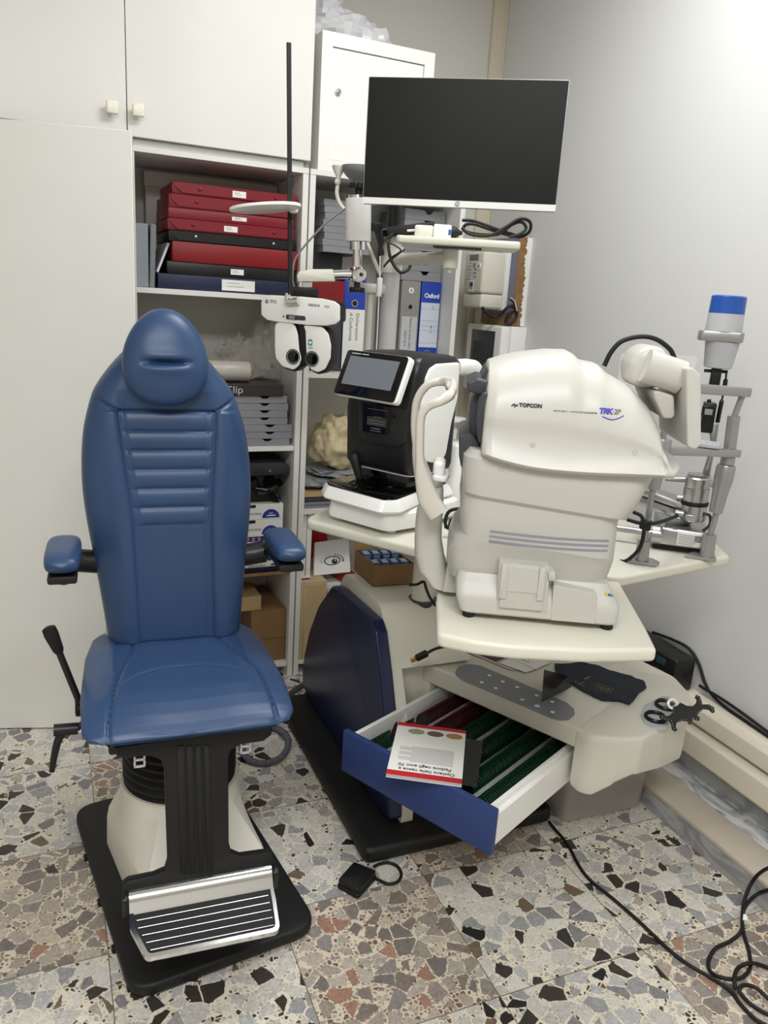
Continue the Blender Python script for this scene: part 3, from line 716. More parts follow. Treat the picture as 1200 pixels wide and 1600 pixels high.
# ---- drawer
bm = I(); cbox(bm, (-0.002, 0.0, 0.256), (0.477, 0.017, 0.376), 0.002, 2, m=KU); dr = obj('drawer', bm, M['drawer_blue'], unit)
bm = I()
cbox(bm, (0.016, 0.017, 0.268), (0.028, 0.52, 0.368), 0.001, 1, m=KU); cbox(bm, (0.447, 0.017, 0.268), (0.457, 0.52, 0.368), 0.001, 1, m=KU)
cbox(bm, (0.457, 0.017, 0.268), (0.470, 0.52, 0.352), 0.001, 1, m=KU); cbox(bm, (0.005, 0.017, 0.268), (0.016, 0.52, 0.352), 0.001, 1, m=KU)
cbox(bm, (0.028, 0.017, 0.275), (0.447, 0.52, 0.297), m=KU); cbox(bm, (0.028, 0.51, 0.28), (0.447, 0.52, 0.36), m=KU)
obj('drawer_box', bm, M['white'], dr)
ROWS = (0.067, 0.128, 0.196, 0.270, 0.338, 0.406)
for x in (0.094, 0.233, 0.372):
    bm = I(); cbox(bm, (x-0.0065, 0.03, 0.290), (x+0.0065, 0.50, 0.327), 0.001, 1, m=KU)
    rk = obj('lens_rack', bm, M['lgrey'], dr); bm = I()
    for k in range(52):
        for s in (-1, 1): box(bm, (x+s*0.0032, 0.036+k*0.009, 0.3275), (0.003, 0.0045, 0.0012), m=KU)
    obj('slot_pattern', bm, M['mgrey'], rk)
# grey holder with two black cups, set into the right end of the deck
bm = I(); hp = [kz(px, py, 0.4485) for px, py in [(1001, 1118), (1007, 1103), (1036, 1088), (1052, 1092), (1058, 1110), (1042, 1138), (1022, 1140), (1006, 1130)]]
prism(bm, rounded([(p.x, p.y) for p in hp], 0.02, 5), 0.440, 0.4525, 0.002, 2, m=KU); hld = obj('handle_holder', bm, M['lgrey'], console)
for (px, py) in ((1024, 1122), (1040, 1103)):
    p = kz(px, py, 0.453); bm = I(); lathe(bm, [(0.0295, 0.450), (0.030, 0.458), (0.026, 0.463), (0.022, 0.458), (0.021, 0.42)], n=32, m=KU @ T(p.x, p.y, 0)); lathe(bm, [(0.0001, 0.449), (0.0225, 0.4495)], n=24, m=KU @ T(p.x, p.y, 0)); obj('holder_cup', bm, M['black'], hld)
# ================================================================ auto refractor-tonometer on the nearest tabletop
QO = Vector((0.633, -1.150, TZ)); QA = math.atan2(-math.cos(math.radians(117.8))*-1, math.sin(math.radians(117.8)))
QX, QN = hd(117.8), hd(27.8)
QROT = math.atan2(QX.y, QX.x)
trk = thing('eye_measuring_instrument', 'large warm white eye measuring instrument with swung-out screen on the nearest cream tabletop', 'eye instrument', QO, QROT)
LQ = local(trk)
def q(px, py, n=0.0): return LQ(on(px, py, QO+QN*n, QN))          # x along, y away (n), z up
WQ = 0.30; CQ = WQ/2
FQ = frame((0, 0, 0), (1, 0, 0), (0, 0, 1), (0, -1, 0))           # 2-D (x,z) outline; extrude z' = -n
def side_prism(bm, pts, n0, n1, r=0.004, bev=0.006, seg=3): return prism(bm, rounded([(p.x, p.z) for p in pts], r, 5), -n1, -n0, bev, seg, m=FQ)
# feet
for (px, py) in ((731, 966), (947, 984)):
    for n in (0.02, 0.26):
        p = q(px, py, 0.02); bm = I(); lathe(bm, [(0.011, 0.0003), (0.012, 0.004), (0.010, 0.016)], n=20, m=T(p.x, n, 0)); obj('foot', bm, M['rubber'], trk)
bm = I(); cyl(bm, (q(690, 915, 0.15).x, 0.15, 0.0003), (q(690, 915, 0.15).x, 0.15, 0.03), 0.011, 0.010, 20); obj('foot', bm, M['rubber'], trk)
# base block
zb = 0.0125
def fl(pts, n=0.0): return [q(px, py, n) for px, py in pts]
b0 = fl([(717, 957), (964, 980), (969, 946), (952, 917), (845, 905), (790, 900), (707, 912), (706, 924)])
bm = I(); rs = []
xl, xr = b0[0].x, b0[1].x
for (z, xa, xb, na, nb_) in ((zb, xl+0.004, xr, 0.004, WQ-0.004), (zb+0.004, xl, xr+0.002, 0.0, WQ), (zb+0.026, xl-0.008, xr+0.004, 0.0, WQ), (zb+0.038, xl-0.010, xr+0.002, 0.004, WQ-0.004), (zb+0.060, xl-0.010, xr-0.012, 0.022, WQ-0.022), (zb+0.072, xl-0.008, xr-0.018, 0.030, WQ-0.03)):
    rs.append([(p[0], p[1], z) for p in rounded([(xa, na), (xb, na), (xb, nb_), (xa, nb_)], 0.02, 5)])
rings(bm, rs); base = obj('base', bm, M['shell2'], trk, sharp=28)
hb = surf(base)
# middle housing: rings in z, foot-prints in (x, n)
lev = [  # (left px, right px, y px left/right on near side), n inset
    ((700, 905), (958, 920), 0.040, 0.06), ((697, 885), (956, 912), 0.036, 0.06), ((700, 865), (962, 893), 0.030, 0.05), ((708, 846), (965, 884), 0.024, 0.05),
    ((719, 838), (966, 878), 0.018, 0.05), ((719, 800), (972, 826), 0.016, 0.05), ((722, 776), (974, 818), 0.016, 0.05),
    ((722, 770), (985, 815), 0.008, 0.045), ((722, 745), (1003, 795), 0.006, 0.045), ((724, 715), (1028, 752), 0.006, 0.045), ((735, 703), (1036, 738), 0.010, 0.045)]
bm = I(); rs = []
for a, b, ins, r in lev:
    pa, pb = q(*a, ins), q(*b, ins); rg = []
    ol = rounded([(pa.x, ins), (pb.x, ins), (pb.x, WQ-ins), (pa.x, WQ-ins)], r, 9)
    for x, n in ol:
        t = (x-pa.x)/(pb.x-pa.x); rg.append((x, n, pa.z+(pb.z-pa.z)*t))
    rs.append(rg)
rings(bm, rs); housing = obj('housing', bm, M['shell2'], trk, sharp=22)
hh = surf(housing)
# upper shell: cross sections along x
top_px = [(757, 580), (761, 567), (785, 560.5), (813, 555), (862, 550.5), (897, 551.5), (909, 558), (918, 567), (949.5, 573), (963.5, 586), (1002, 606), (1030, 634), (1042, 655), (1045, 690), (1052, 714), (1066, 722), (1080, 732)]
top = [q(px, py, CQ-0.03) for px, py in top_px]
rim_px = [(752, 706), (795, 719), (837, 728), (908, 735), (995, 738.5), (1078, 742)]
rim = [q(px, py, 0.0) for px, py in rim_px]
tx = [(p.x, p.z) for p in top]; rx = [(p.x, p.z) for p in rim]
def shift(tab, a0, a1, b0, b1): return [(b0+(x-a0)/(a1-a0)*(b1-b0), z) for x, z in tab]
x0, x1 = rim[0].x, rim[-1].x
bm = I(); rs = []; NS = 90
tx = shift(tx, tx[0][0], tx[-1][0], x0, x1)
for i in range(NS+1):
    u_ = i/NS; x = x0+(x1-x0)*(0.5-0.5*math.cos(math.pi*u_)); zt = interp(tx, x); zr = sinterp(rx, x)-0.004
    e0 = (x-x0)/0.02; e1 = (x1-x)/0.03
    hw = CQ*(min(1, max(0.0, e0))**0.35*0.12+0.88)*(1 if e1 > 1 else (0.35+0.65*max(0, e1)**0.5))
    hgt = max(zt-zr, 0.012); rg = []
    def sm(v): v = max(0.0, min(1.0, v)); return v*v*(3-2*v)
    for j in range(61):
        an = math.pi*j/60; cx, cz = sup(an, 3.2); t = max(0.0, cz)
        w_ = hw*abs(cx)*sgn(cx)
        if hgt > 0.05: w_ *= 1-0.10*t**2-0.035*sm((0.37-t)/0.05)+0.125*math.exp(-t*hgt/0.013)
        else: w_ *= 1.09
        rg.append((x, CQ-w_, zr+0.004+hgt*t))
    rg += [(x, CQ+hw*1.06, zr-0.002), (x, CQ+hw*0.9, zr-0.003), (x, CQ-hw*0.9, zr-0.003), (x, CQ-hw*1.06, zr-0.002)]
    rs.append(rg)
rings(bm, rs); shell = obj('upper_shell', bm, M['shell'], trk, sharp=60)
hs = surf(shell)
# dark measuring head at the front
bm = I(); p = [q(px, py, CQ) for px, py in [(759, 570), (766, 575), (764, 690), (750, 700), (737, 676), (732, 650), (734, 625), (748, 592)]]
side_prism(bm, p, 0.07, 0.23, 0.02, 0.02, 4); mh = obj('measuring_head', bm, M['dgrey'], trk)
bm = I(); p = [q(px, py, 0.05) for px, py in [(729, 597), (746, 590), (764, 595), (764, 613), (750, 617), (730, 611)]]
side_prism(bm, p, 0.045, 0.2, 0.006, 0.008, 3); obj('nozzle', bm, M['dgrey'], mh)
bm = I(); p = [q(px, py, 0.03) for px, py in [(760, 612), (767, 622), (766, 660), (758, 694), (747, 692), (743, 660), (746, 630), (753, 614)]]
side_prism(bm, p, 0.026, 0.055, 0.01, 0.008, 3); obj('cheek_cover', bm, M['dgrey'], mh)
bm = I(); p = [q(px, py, 0.05) for px, py in [(718, 682), (738, 678), (752, 700), (743, 712), (728, 716), (721, 735), (717, 712)]]
side_prism(bm, p, 0.05, 0.25, 0.008, 0.01, 3); obj('head_saddle', bm, M['dgrey'], trk)
# front door in the base
dd_ = fl([(787, 879), (853, 886), (847, 955), (779, 949)], -0.004)
bm = I(); side_prism(bm, fl([(780, 877), (860, 886), (855, 960), (775, 952)], 0.0), -0.001, 0.05, 0.004, 0.004, 2); side_prism(bm, dd_, -0.006, 0.01, 0.003, 0.003, 2); side_prism(bm, fl([(793, 884), (843, 889), (840, 928), (790, 924)], -0.006), -0.0075, -0.003, 0.002, 0.001, 1); dcv = obj('printer_door', bm, M['shell2'], trk)
bm = I()
a, b = q(787, 879, -0.008), q(796, 880, -0.008)
for xa in ((785, 795), (844, 853)):
    side_prism(bm, fl([(xa[0], 879+(xa[0]-785)*0.1), (xa[1], 880+(xa[0]-785)*0.1), (xa[1]-5, 934+(xa[0]-785)*0.06), (xa[0]-6, 934+(xa[0]-785)*0.06)], -0.006), -0.010, -0.004, 0.001, 0.0015, 2)
obj('door_rib', bm, M['shell2'], dcv)
bm = I(); side_prism(bm, fl([(856, 892), (868, 893), (868, 907), (856, 906)], 0.0), -0.006, 0.05, 0.004, 0.003, 2); obj('lock_lever', bm, M['shell2'], trk)
bm = I(); side_prism(bm, fl([(865, 914), (933, 928), (930, 975), (860, 969)], 0.0), -0.0015, 0.03, 0.004, 0.0012, 1); obj('side_cover', bm, M['shell2'], trk)
# lavender stripes wrapped on the housing
def strip(hit, pts, w, name, m_, parent, L, off=0.0007):
    A, B = [], []
    for (px, py) in pts:
        a, na = hit(px, py-w/2); b, nb_ = hit(px, py+w/2)
        if a is None or b is None: continue
        A.append(L(a+na*off*sgn(na.dot(CAM_C-a)))); B.append(L(b+nb_*off*sgn(nb_.dot(CAM_C-b))))
    t = bmesh.new(); va = [t.verts.new(p) for p in A]; vb = [t.verts.new(p) for p in B]
    for i in range(len(A)-1): t.faces.new((va[i], va[i+1], vb[i+1], vb[i]))
    return obj(name, t, m_, parent)
lav = mat('lavender_print', (140, 140, 154), 0.45)
for k in range(3):
    pts = [(765.5-k*1.0+s*(951-765.5)/60, 830+k*8+15.0*(1-(1-s/60)**1.7)-0.3*k) for s in range(61)]
    strip(hh, pts, 3.4, 'stripe', lav, housing, LQ)
# lettering and screws
def put_text(hit, s, size, p0, p1, m_, parent, L, **k):
    fr, _ = decal(hit, p0, p1); inv = loc_of(trk).inverted() if parent in (shell, housing, base) else Matrix.Identity(4)
    return text(s, size, inv @ fr, m_, parent, **k)
put_text(hs, 'TOPCON', 0.0092, (814, 633.2), (844, 635), M['ink'], shell, LQ, bold=0.0006, spacing=1.05)
strip(hs, [(799+s*0.95, 634.2-s*0.45) for s in range(7)], 2.4, 'logo', M['ink'], shell, LQ); strip(hs, [(801+s*1.2, 632+s*0.3) for s in range(8)], 2.2, 'logo', M['ink'], shell, LQ); strip(hs, [(803+s*0.95, 636.5-s*0.6) for s in range(8)], 2.0, 'logo', M['ink'], shell, LQ)
put_text(hs, 'AUTO KERATO-REFRACTO-TONOMETER', 0.0042, (866, 642), (932, 646), M['ink'], shell, LQ, spacing=0.98)
put_text(hs, 'TRK', 0.0142, (937, 642.5), (955, 643.5), M['ink_blue'], shell, LQ, shear=0.2, bold=0.0008, spacing=0.82)
put_text(hs, '·2P', 0.0138, (955, 643.5), (970, 644.5), mat('grey_print', (95, 95, 105), 0.5), shell, LQ, shear=0.2, bold=0.0001, spacing=0.85)
strip(hs, [(941+s*2.4, 651+5.5*math.sin(s/14*math.pi*0.85)-0.5*max(0, s-6)) for s in range(15)], 1.8, 'swoosh', M['ink_blue'], shell, LQ)
for hit_, par, pts in ((hs, shell, ((832, 696), (992, 707.5))), (hh, housing, ((783, 733.5), (941, 747.5))), ):
    for (px, py) in pts:
        a, n = hit_(px, py)
        if a is None: continue
        n = n if n.dot(CAM_C-a) > 0 else -n; la = LQ(a); ln = (loc_of(trk).inverted().to_3x3() @ n)
        bm = I(); lathe(bm, [(0.0044, -0.0004), (0.0044, 0.0005), (0.0038, 0.0005), (0.0037, 0.0001), (0.0001, 0.0002)], la, la+ln, 20); obj('screw_cap', bm, M['shell2'], par); bm = I(); lathe(bm, [(0.0047, -0.0003), (0.0047, 0.0003), (0.0041, 0.0003), (0.0041, -0.0003)], la, la+ln, 20); obj('screw_ring', bm, M['mgrey'], par)
a, n = hh(744.5, 892)
if a is not None:
    la = LQ(a); ln = (loc_of(trk).inverted().to_3x3() @ n); bm = I(); lathe(bm, [(0.0046, -0.0004), (0.0046, 0.0006), (0.0038, 0.0006), (0.0037, 0.0001), (0.0001, 0.0002)], la, la+ln, 20); obj('screw_cap', bm, M['shell2'], housing)
# small round colour mark near the right foot
a, n = hb(949, 930)
for k, (px, cc) in enumerate(((947, (200, 170, 40)), (952, (60, 80, 150)), (956, (80, 140, 90)))):
    a, n = hb(px, 928.5+k*1.2)
    if a is None: continue
    n = n if n.dot(CAM_C-a) > 0 else -n
    la = LQ(a); ln = (loc_of(trk).inverted().to_3x3() @ n); bm = I(); lathe(bm, [(0.0032, 0.0), (0.0030, 0.0008), (0.0012, 0.0009)], la, la+ln, 16); obj('sticker', bm, mat('sticker_ink', cc, 0.5), base)
# headrest: pillar, twin-arm loop with forehead band, chin rest
bm = I(); pl0 = [((672, 918), (697, 918)), ((652, 885), (700, 895)), ((648, 862), (695, 872)), ((648, 838), (690, 842)), ((649, 815), (691, 815)), ((651, 795), (693, 790)), ((660, 775), (693, 768)), ((668, 762), (692, 757))]
rs = []
for k, (a, b) in enumerate(pl0):
    pa, pb = q(*a, CQ), q(*b, CQ); hw = 0.032 if k < 3 else 0.042
    if pa.z < 0.016: pa.z = 0.016
    ol = rounded([(0, CQ-hw), (1, CQ-hw), (1, CQ+hw), (0, CQ+hw)], 0.0, 1)
    rg = []
    for j in range(28):
        cx, cy = sup(2*math.pi*j/28, 3.2); t = (cx+1)/2
        rg.append((pa.x+(pb.x-pa.x)*t, CQ+hw*cy, pa.z+(pb.z-pa.z)*t))
    rs.append(rg)
rings(bm, rs); hr = obj('headrest_pillar', bm, M['shell'], trk, sharp=50)
bm = I(); side_prism(bm, fl([(690, 920), (700, 872), (722, 845), (735, 880), (715, 925)], CQ), CQ-0.05, CQ+0.05, 0.01, 0.012, 3)
for v in bm.verts: v.co.z = max(v.co.z, 0.014)
obj('pillar_foot', bm, M['shell2'], hr)
nn, nf = 0.055, 0.245
near = [(685, 803), (670, 780), (660, 745), (656, 715), (656, 680), (658, 650), (670, 634), (690, 626)]
far = [(690, 596), (668, 602), (652, 625), (648, 660), (650, 690), (655, 720), (665, 757), (676, 785)]
P = [q(px, py, nn) for px, py in near]
P += [q(703, 616, nn+0.03), q(708, 606, CQ), q(703, 598, nf-0.03)]
P += [q(px, py, nf) for px, py in far]
bm = I(); rs = []; SP = spline(P, 6)
for i, p in enumerate(SP):
    t = (SP[min(i+1, len(SP)-1)]-SP[max(0, i-1)]).normalized()
    # flat ribbon: thin across (in the x-z plane), wide along n for the arms
    f = i/(len(SP)-1); wide = Vector((0, 1, 0)) if True else None
    mid = max(0, 1-abs(f-0.5)/0.12)
    nrm = Vector((t.z, 0, -t.x)); 
    if nrm.length < 0.3: nrm = Vector((1, 0, 0))
    nrm.normalize(); e2 = t.cross(nrm).normalized()
    hw, ht = 0.0135, 0.0085
    if mid > 0.05: nrm = nrm*(1-mid)+Vector((0, 0, 1))*mid; nrm.normalize(); e2 = t.cross(nrm).normalized(); hw = 0.0085+0.0*mid; ht = 0.0085+0.006*mid
    if f < 0.16 or f > 0.84: ht = 0.0085+0.012*min(1, (0.16-min(f, 1-f))/0.10)
    rs.append([p+nrm*ht*sup(2*math.pi*j/18, 2.8)[0]+e2*hw*sup(2*math.pi*j/18, 2.8)[1] for j in range(18)])
rings(bm, rs); loop_ = obj('headrest_loop', bm, mat('headrest_beige', (204, 199, 190), 0.4), trk, sharp=60)
bm = I(); a = q(700, 602, CQ); ball(bm, a, (0.006, 0.045, 0.009)); obj('forehead_pad', bm, M['lgrey'], loop_)
bm = I(); c0 = q(683, 771, CQ); cyl(bm, c0, c0+Vector((0, 0, 0.035)), 0.009, 0.009, 20); c1 = c0+Vector((0.004, 0, 0.034)); prism(bm, rounded([(-0.016, -0.04), (0.014, -0.048), (0.018, 0), (0.014, 0.048), (-0.016, 0.04)], 0.012), 0, 0.010, 0.003, 2, m=T(*c1)); box(bm, c1+Vector((-0.004, 0, 0.022)), (0.024, 0.06, 0.03), 0.008, 3); obj('chin_rest', bm, M['white'], trk)
# swung-out screen on its arm
bm = I(); p = [q(px, py, 0.16) for px, py in [(974, 600), (973, 565), (985, 545), (1003, 537), (1022, 540), (1032, 552), (1034, 580), (1020, 602)]]
side_prism(bm, p, 0.09, 0.20, 0.03, 0.02, 4); arm = obj('screen_mount', bm, M['shell'], trk, sharp=55)
bm = I(); A_, B_ = q(1008, 571, 0.075), q(1064, 590, 0.075)
tube(bm, [A_, A_+(B_-A_)*0.5, B_], 0.030, 24, 4); obj('screen_arm', bm, M['shell'], arm, sharp=60)
bm = I(); side_prism(bm, fl([(1008, 603), (1045, 615), (1046, 650), (1028, 650)], 0.10), 0.06, 0.22, 0.01, 0.01, 3); obj('mount_foot', bm, M['shell2'], arm)
bm = I(); p = fl([(1072, 575), (1083, 574), (1096, 587), (1096, 694), (1088, 704), (1074, 699)], 0.02)
side_prism(bm, p, 0.02, 0.225, 0.012, 0.008, 4); sc = obj('swing_screen', bm, M['shell'], arm, sharp=50)
bm = I(); p = fl([(1086, 574), (1094, 582), (1095, 694), (1087, 704)], 0.02); side_prism(bm, fl([(1096.3, 592), (1097.3, 592), (1097.3, 690), (1096.3, 690)], 0.02), 0.035, 0.21, 0.0, 0.0, 1); obj('display', bm, M['screen'], sc)
bm = I(); P = [q(px, py, 0.24) for px, py in [(944, 572), (955, 550), (972, 533), (1000, 526), (1025, 530), (1046, 545), (1054, 560)]]
tube(bm, P, 0.0048, 10); obj('screen_cable', bm, M['rubber'], trk)
# ================================================================ black and white eye scanner with tilted screen on the rear tabletop
AO = Vector((0.703, -0.631, TZ)); AX, AY = hd(151), hd(61); AROT = math.atan2(AX.y, AX.x)
ar = thing('eye_scanner', 'black and white eye scanner with tilted touch screen and joystick on the rear tabletop', 'eye instrument', AO, AROT)
LA = local(ar)
def rr(x0, x1, y0, y1, r, k=7): return rounded([(x0, y0), (x1, y0), (x1, y1), (x0, y1)], r, k)
for (x, y) in ((-0.19, 0.035), (-0.02, 0.04), (-0.17, 0.28), (0.0, 0.28)):
    bm = I(); cyl(bm, (x, y, 0.0003), (x, y, 0.02), 0.014, 0.015, 20); obj('foot', bm, M['lgrey'], ar)
bm = I(); rs = []
for z, g_ in ((0.010, 0.012), (0.013, 0.003), (0.022, 0.0), (0.052, 0.004), (0.058, 0.012)):
    rs.append([(x, y, z) for x, y in rounded([(-0.215+g_, 0.0+g_), (0.002-g_, 0.0+g_), (0.024-g_, 0.10), (0.02-g_, 0.33-g_), (-0.225+g_, 0.33-g_)], [0.03, 0.035, 0.03, 0.05, 0.05], 7)])
rings(bm, rs); obj('lower_base', bm, M['white'], ar)
bm = I(); rs = []
ub = lambda g_: rounded([(-0.262+g_, 0.035), (-0.205, -0.018+g_), (-0.01, -0.026+g_), (0.024-g_, 0.02), (-0.005-g_*0.5, 0.15), (0.0-g_, 0.32-g_), (-0.26+g_, 0.32-g_)], [0.03, 0.03, 0.02, 0.03, 0.03, 0.04, 0.05], 6)
for z, g_ in ((0.060, 0.012), (0.063, 0.004), (0.068, 0.0), (0.088, 0.010), (0.096, 0.018)): rs.append([(x, y, z) for x, y in ub(g_)])
rings(bm, rs); ubs = obj('upper_base', bm, M['white'], ar)
bm = I(); rs = []
for z, g_ in ((0.090, 0.017), (0.0965, 0.0175), (0.0985, 0.021)): rs.append([(x, y, z) for x, y in ub(g_)])
rings(bm, rs); obj('deck', bm, M['gloss_black'], ubs)
# body
bm = I(); rs = []
for z, y0, g_ in ((0.140, 0.10, 0.012), (0.146, 0.085, 0.003), (0.16, 0.075, 0.0), (0.30, 0.066, 0.0), (0.40, 0.080, 0.0), (0.430, 0.088, 0.0), (0.444, 0.098, 0.008), (0.449, 0.115, 0.022)):
    rs.append([(x, y, z) for x, y in rr(-0.222+g_, 0.0-g_, y0, 0.285-g_, 0.028)])
rings(bm, rs); body = obj('body', bm, M['black'], ar, sharp=35)
bm = I(); rs = []
for z, y0, g_ in ((0.1385, 0.10, 0.010), (0.1425, 0.084, 0.0015), (0.1455, 0.0835, 0.0012)): rs.append([(x, y, z) for x, y in rr(-0.2225+g_, 0.0005-g_, y0, 0.28, 0.03)])
rings(bm, rs, True); obj('trim_line', bm, M['lgrey'], body)
bm = I(); cbox(bm, (-0.19, 0.11, 0.095), (-0.03, 0.27, 0.142), 0.01, 2); obj('turntable', bm, M['gloss_black'], ar)
# right flank: white panel
def ax(px, py, x): p = LA(on(px, py, AO+AX*x, AX)); return p
FA = frame((0, 0, 0), (0, 1, 0), (0, 0, 1), (1, 0, 0))
for x, s_ in ((0.0, 1), (-0.222, -1)):
    P = [ax(px, py, 0.0) for px, py in [(664, 590), (670, 576), (681, 568.5), (716.5, 566), (713, 621), (703, 662), (694, 713), (682, 724), (660, 720), (652, 660)]]
    bm = I(); pts = rounded([(p.y, p.z) for p in P], [0.02, 0.02, 0.03, 0.01, 0.02, 0.02, 0.03, 0.02, 0.02, 0.03], 4)
    if s_ > 0: prism(bm, pts, x-0.02, x+0.006, 0.005, 3, m=FA)
    else: prism(bm, pts, x-0.006, x+0.02, 0.005, 3, m=FA)
    obj('side_cover', bm, M['white'], body)
# recessed printer front with card
bm = I(); FF = frame((0, 0.0, 0), (1, 0, 0), (0, 0, 1), (0, -1, 0))
def fpl_(px, py, y): p = LA(on(px, py, AO+AY*y, AY)); return (p.x, p.z)
yP = 0.062
P = [fpl_(px, py, yP) for px, py in [(560, 625), (636, 640), (632, 690), (622, 699), (575, 691), (561, 682)]]
prism(bm, rounded(P, [0.002, 0.002, 0.02, 0.02, 0.02, 0.02], 5), -0.10, -yP, 0.004, 2, m=FF); obj('printer_bay', bm, M['black'], body)
P = [fpl_(px, py, 0.060) for px, py in [(567, 627), (611, 636), (608, 680.5), (566, 674)]]
bm = I(); prism(bm, rounded(P, 0.003, 2), -0.07, -0.0598, 0.001, 1, m=FF); prd = obj('printer_door', bm, M['gloss_black'], body)
P = [fpl_(px, py, 0.0595) for px, py in [(574, 650), (604.5, 655), (603, 668), (573, 663)]]
bm = I(); prism(bm, P, -0.0598, -0.0592, 0, m=FF); lb = obj('notice', bm, mat('dim_label', (58, 58, 60), 0.5), prd)
def fline(px0, py0, px1, py1, h, m_, par, y):
    a, b = fpl_(px0, py0, y), fpl_(px1, py1, y); bm = I(); t = Vector((b[0]-a[0], b[1]-a[1])); nn_ = Vector((-t.y, t.x)).normalized()*h/2
    prism(bm, [(a[0]-nn_.x, a[1]-nn_.y), (b[0]-nn_.x, b[1]-nn_.y), (b[0]+nn_.x, b[1]+nn_.y), (a[0]+nn_.x, a[1]+nn_.y)], -y-0.0001, -y+0.0004, 0, m=FF); return obj('small_print', bm, m_, par)
for (a, b, c, d, h) in ((575, 638, 605, 642.5, 0.0012), (584, 651, 598, 653, 0.001), (576, 656, 602, 660, 0.001), (576, 660, 600, 664, 0.001), (580, 668.5, 594, 671, 0.0016), (578, 672, 595, 675, 0.001)): fline(a, b, c, d, h, M['ink_grey'], prd, 0.0592)
p = fpl_(614, 651, 0.06); bm = I(); cyl(bm, (p[0], 0.064, p[1]), (p[0], 0.056, p[1]), 0.004, 0.004, 14); obj('door_catch', bm, M['gloss_black'], body)
# tilted screen
TL, TR = LA(on(544, 545.5, AO+AY*0.03, AY)), LA(on(645, 556, AO+AY*0.03, AY)); BL, BR = LA(on(517.5, 612.5, AO-AY*0.02, AY)), LA(on(615.5, 631, AO-AY*0.02, AY))
cc = (TL+TR+BL+BR)/4; sx_ = ((TR-TL)+(BR-BL)).normalized(); sy_ = ((TL-BL)+(TR-BR)).normalized(); sz_ = sx_.cross(sy_).normalized(); sy_ = sz_.cross(sx_)
SW, SH = ((TR-TL).length+(BR-BL).length)/4, ((TL-BL).length+(TR-BR).length)/4; SF = frame(cc, sx_, sy_, sz_)
bm = I(); prism(bm, rounded([(-SW, -SH), (SW, -SH), (SW, SH), (-SW, SH)], 0.012, 5), -0.022, -0.004, 0.003, 2, m=SF); scn = obj('touch_screen', bm, M['white'], ar)
bm = I(); prism(bm, rounded([(-SW+0.003, -SH+0.001), (SW-0.007, -SH+0.001), (SW-0.007, SH-0.002), (-SW+0.003, SH-0.002)], 0.010, 5), -0.006, 0.001, 0.003, 2, m=SF); obj('bezel', bm, M['gloss_black'], scn)
bm = I(); prism(bm, [(-SW+0.020, -SH+0.028), (SW-0.026, -SH+0.028), (SW-0.026, SH-0.018), (-SW+0.020, SH-0.018)], 0.0011, 0.0014, 0, m=SF); obj('display', bm, M['panel_screen'], scn)
text('VISIONIX  eye analysis'.replace('VISIONIX', '').strip(), 0.0048, SF @ T(-SW+0.05, SH-0.010, 0.0014), M['lgrey'], scn) if False else None
bm = I()
for k, (w_, x_) in enumerate(((0.030, -SW+0.037), (0.022, -SW+0.066))): box(bm, (x_, SH-0.0105, 0.0012), (w_, 0.0022, 0.0003), m=SF)
obj('small_print', bm, M['lgrey'], scn)
bm = I(); box(bm, (0, 0.0, -0.045), (0.10, 0.07, 0.06), 0.008, 2, m=SF); obj('screen_neck', bm, M['black'], scn)
# joystick, coin-sized button and paddle
jb = LA(onz(562, 755, TZ+0.099)); jb.z = 0.0985
bm = I(); lathe(bm, [(0.030, 0.0975), (0.030, 0.100), (0.024, 0.104), (0.013, 0.108), (0.008, 0.112)], n=32, m=T(jb.x, jb.y, 0)); jy = obj('joystick', bm, M['gloss_black'], ar)
tp = LA(on(553, 709, AO+AY*jb.y, AY)); bt = Vector((jb.x, jb.y, 0.108))
bm = I(); lathe(bm, [(0.006, 0), (0.011, 0.02), (0.0145, 0.05), (0.0155, (tp-bt).length*0.92), (0.013, (tp-bt).length)], bt, tp, 24); obj('joystick_grip', bm, M['black_soft'], jy)
bm = I(); p = LA(onz(583, 749, TZ+0.0985)); box(bm, (p.x, p.y, 0.104), (0.022, 0.014, 0.013), 0.003, 2, m=None); obj('lock_switch', bm, M['lgrey'], ar)
for px, py in ((610, 761), (620, 758)):
    p = LA(onz(px, py, TZ+0.0985)); bm = I(); lathe(bm, [(0.0065, 0.098), (0.0065, 0.1), (0.005, 0.101)], n=20, m=T(p.x, p.y, 0)); obj('button', bm, M['dgrey'], ar)
# patient side: white chin-rest column and arch
bm = I(); prism(bm, rr(-0.16, -0.02, 0.335, 0.43, 0.03), 0.0003, 0.20, 0.012, 3); pc = obj('patient_base', bm, M['white'], ar)
bm = I(); P = [(-0.015, 0.28, 0.418), (-0.012, 0.33, 0.418), (-0.014, 0.385, 0.405), (-0.025, 0.42, 0.35), (-0.035, 0.42, 0.18)]
tube(bm, P, 0.013, 14, flat=1.6); tube(bm, [(-0.20, 0.28, 0.40), (-0.202, 0.33, 0.40), (-0.198, 0.385, 0.39), (-0.19, 0.42, 0.34), (-0.14, 0.42, 0.18)], 0.013, 14, flat=1.6); tube(bm, [(-0.014, 0.37, 0.408), (-0.11, 0.385, 0.40), (-0.20, 0.37, 0.392)], 0.012, 14, flat=1.4)
obj('headrest_arch', bm, M['white'], pc)
bm = I(); cbox(bm, (-0.15, 0.35, 0.20), (-0.07, 0.40, 0.235), 0.006, 2); cbox(bm, (-0.16, 0.33, 0.255), (-0.05, 0.41, 0.268), 0.005, 2); cyl(bm, (-0.11, 0.375, 0.23), (-0.11, 0.375, 0.26), 0.012, 0.012, 18); obj('chin_rest', bm, M['white'], pc)

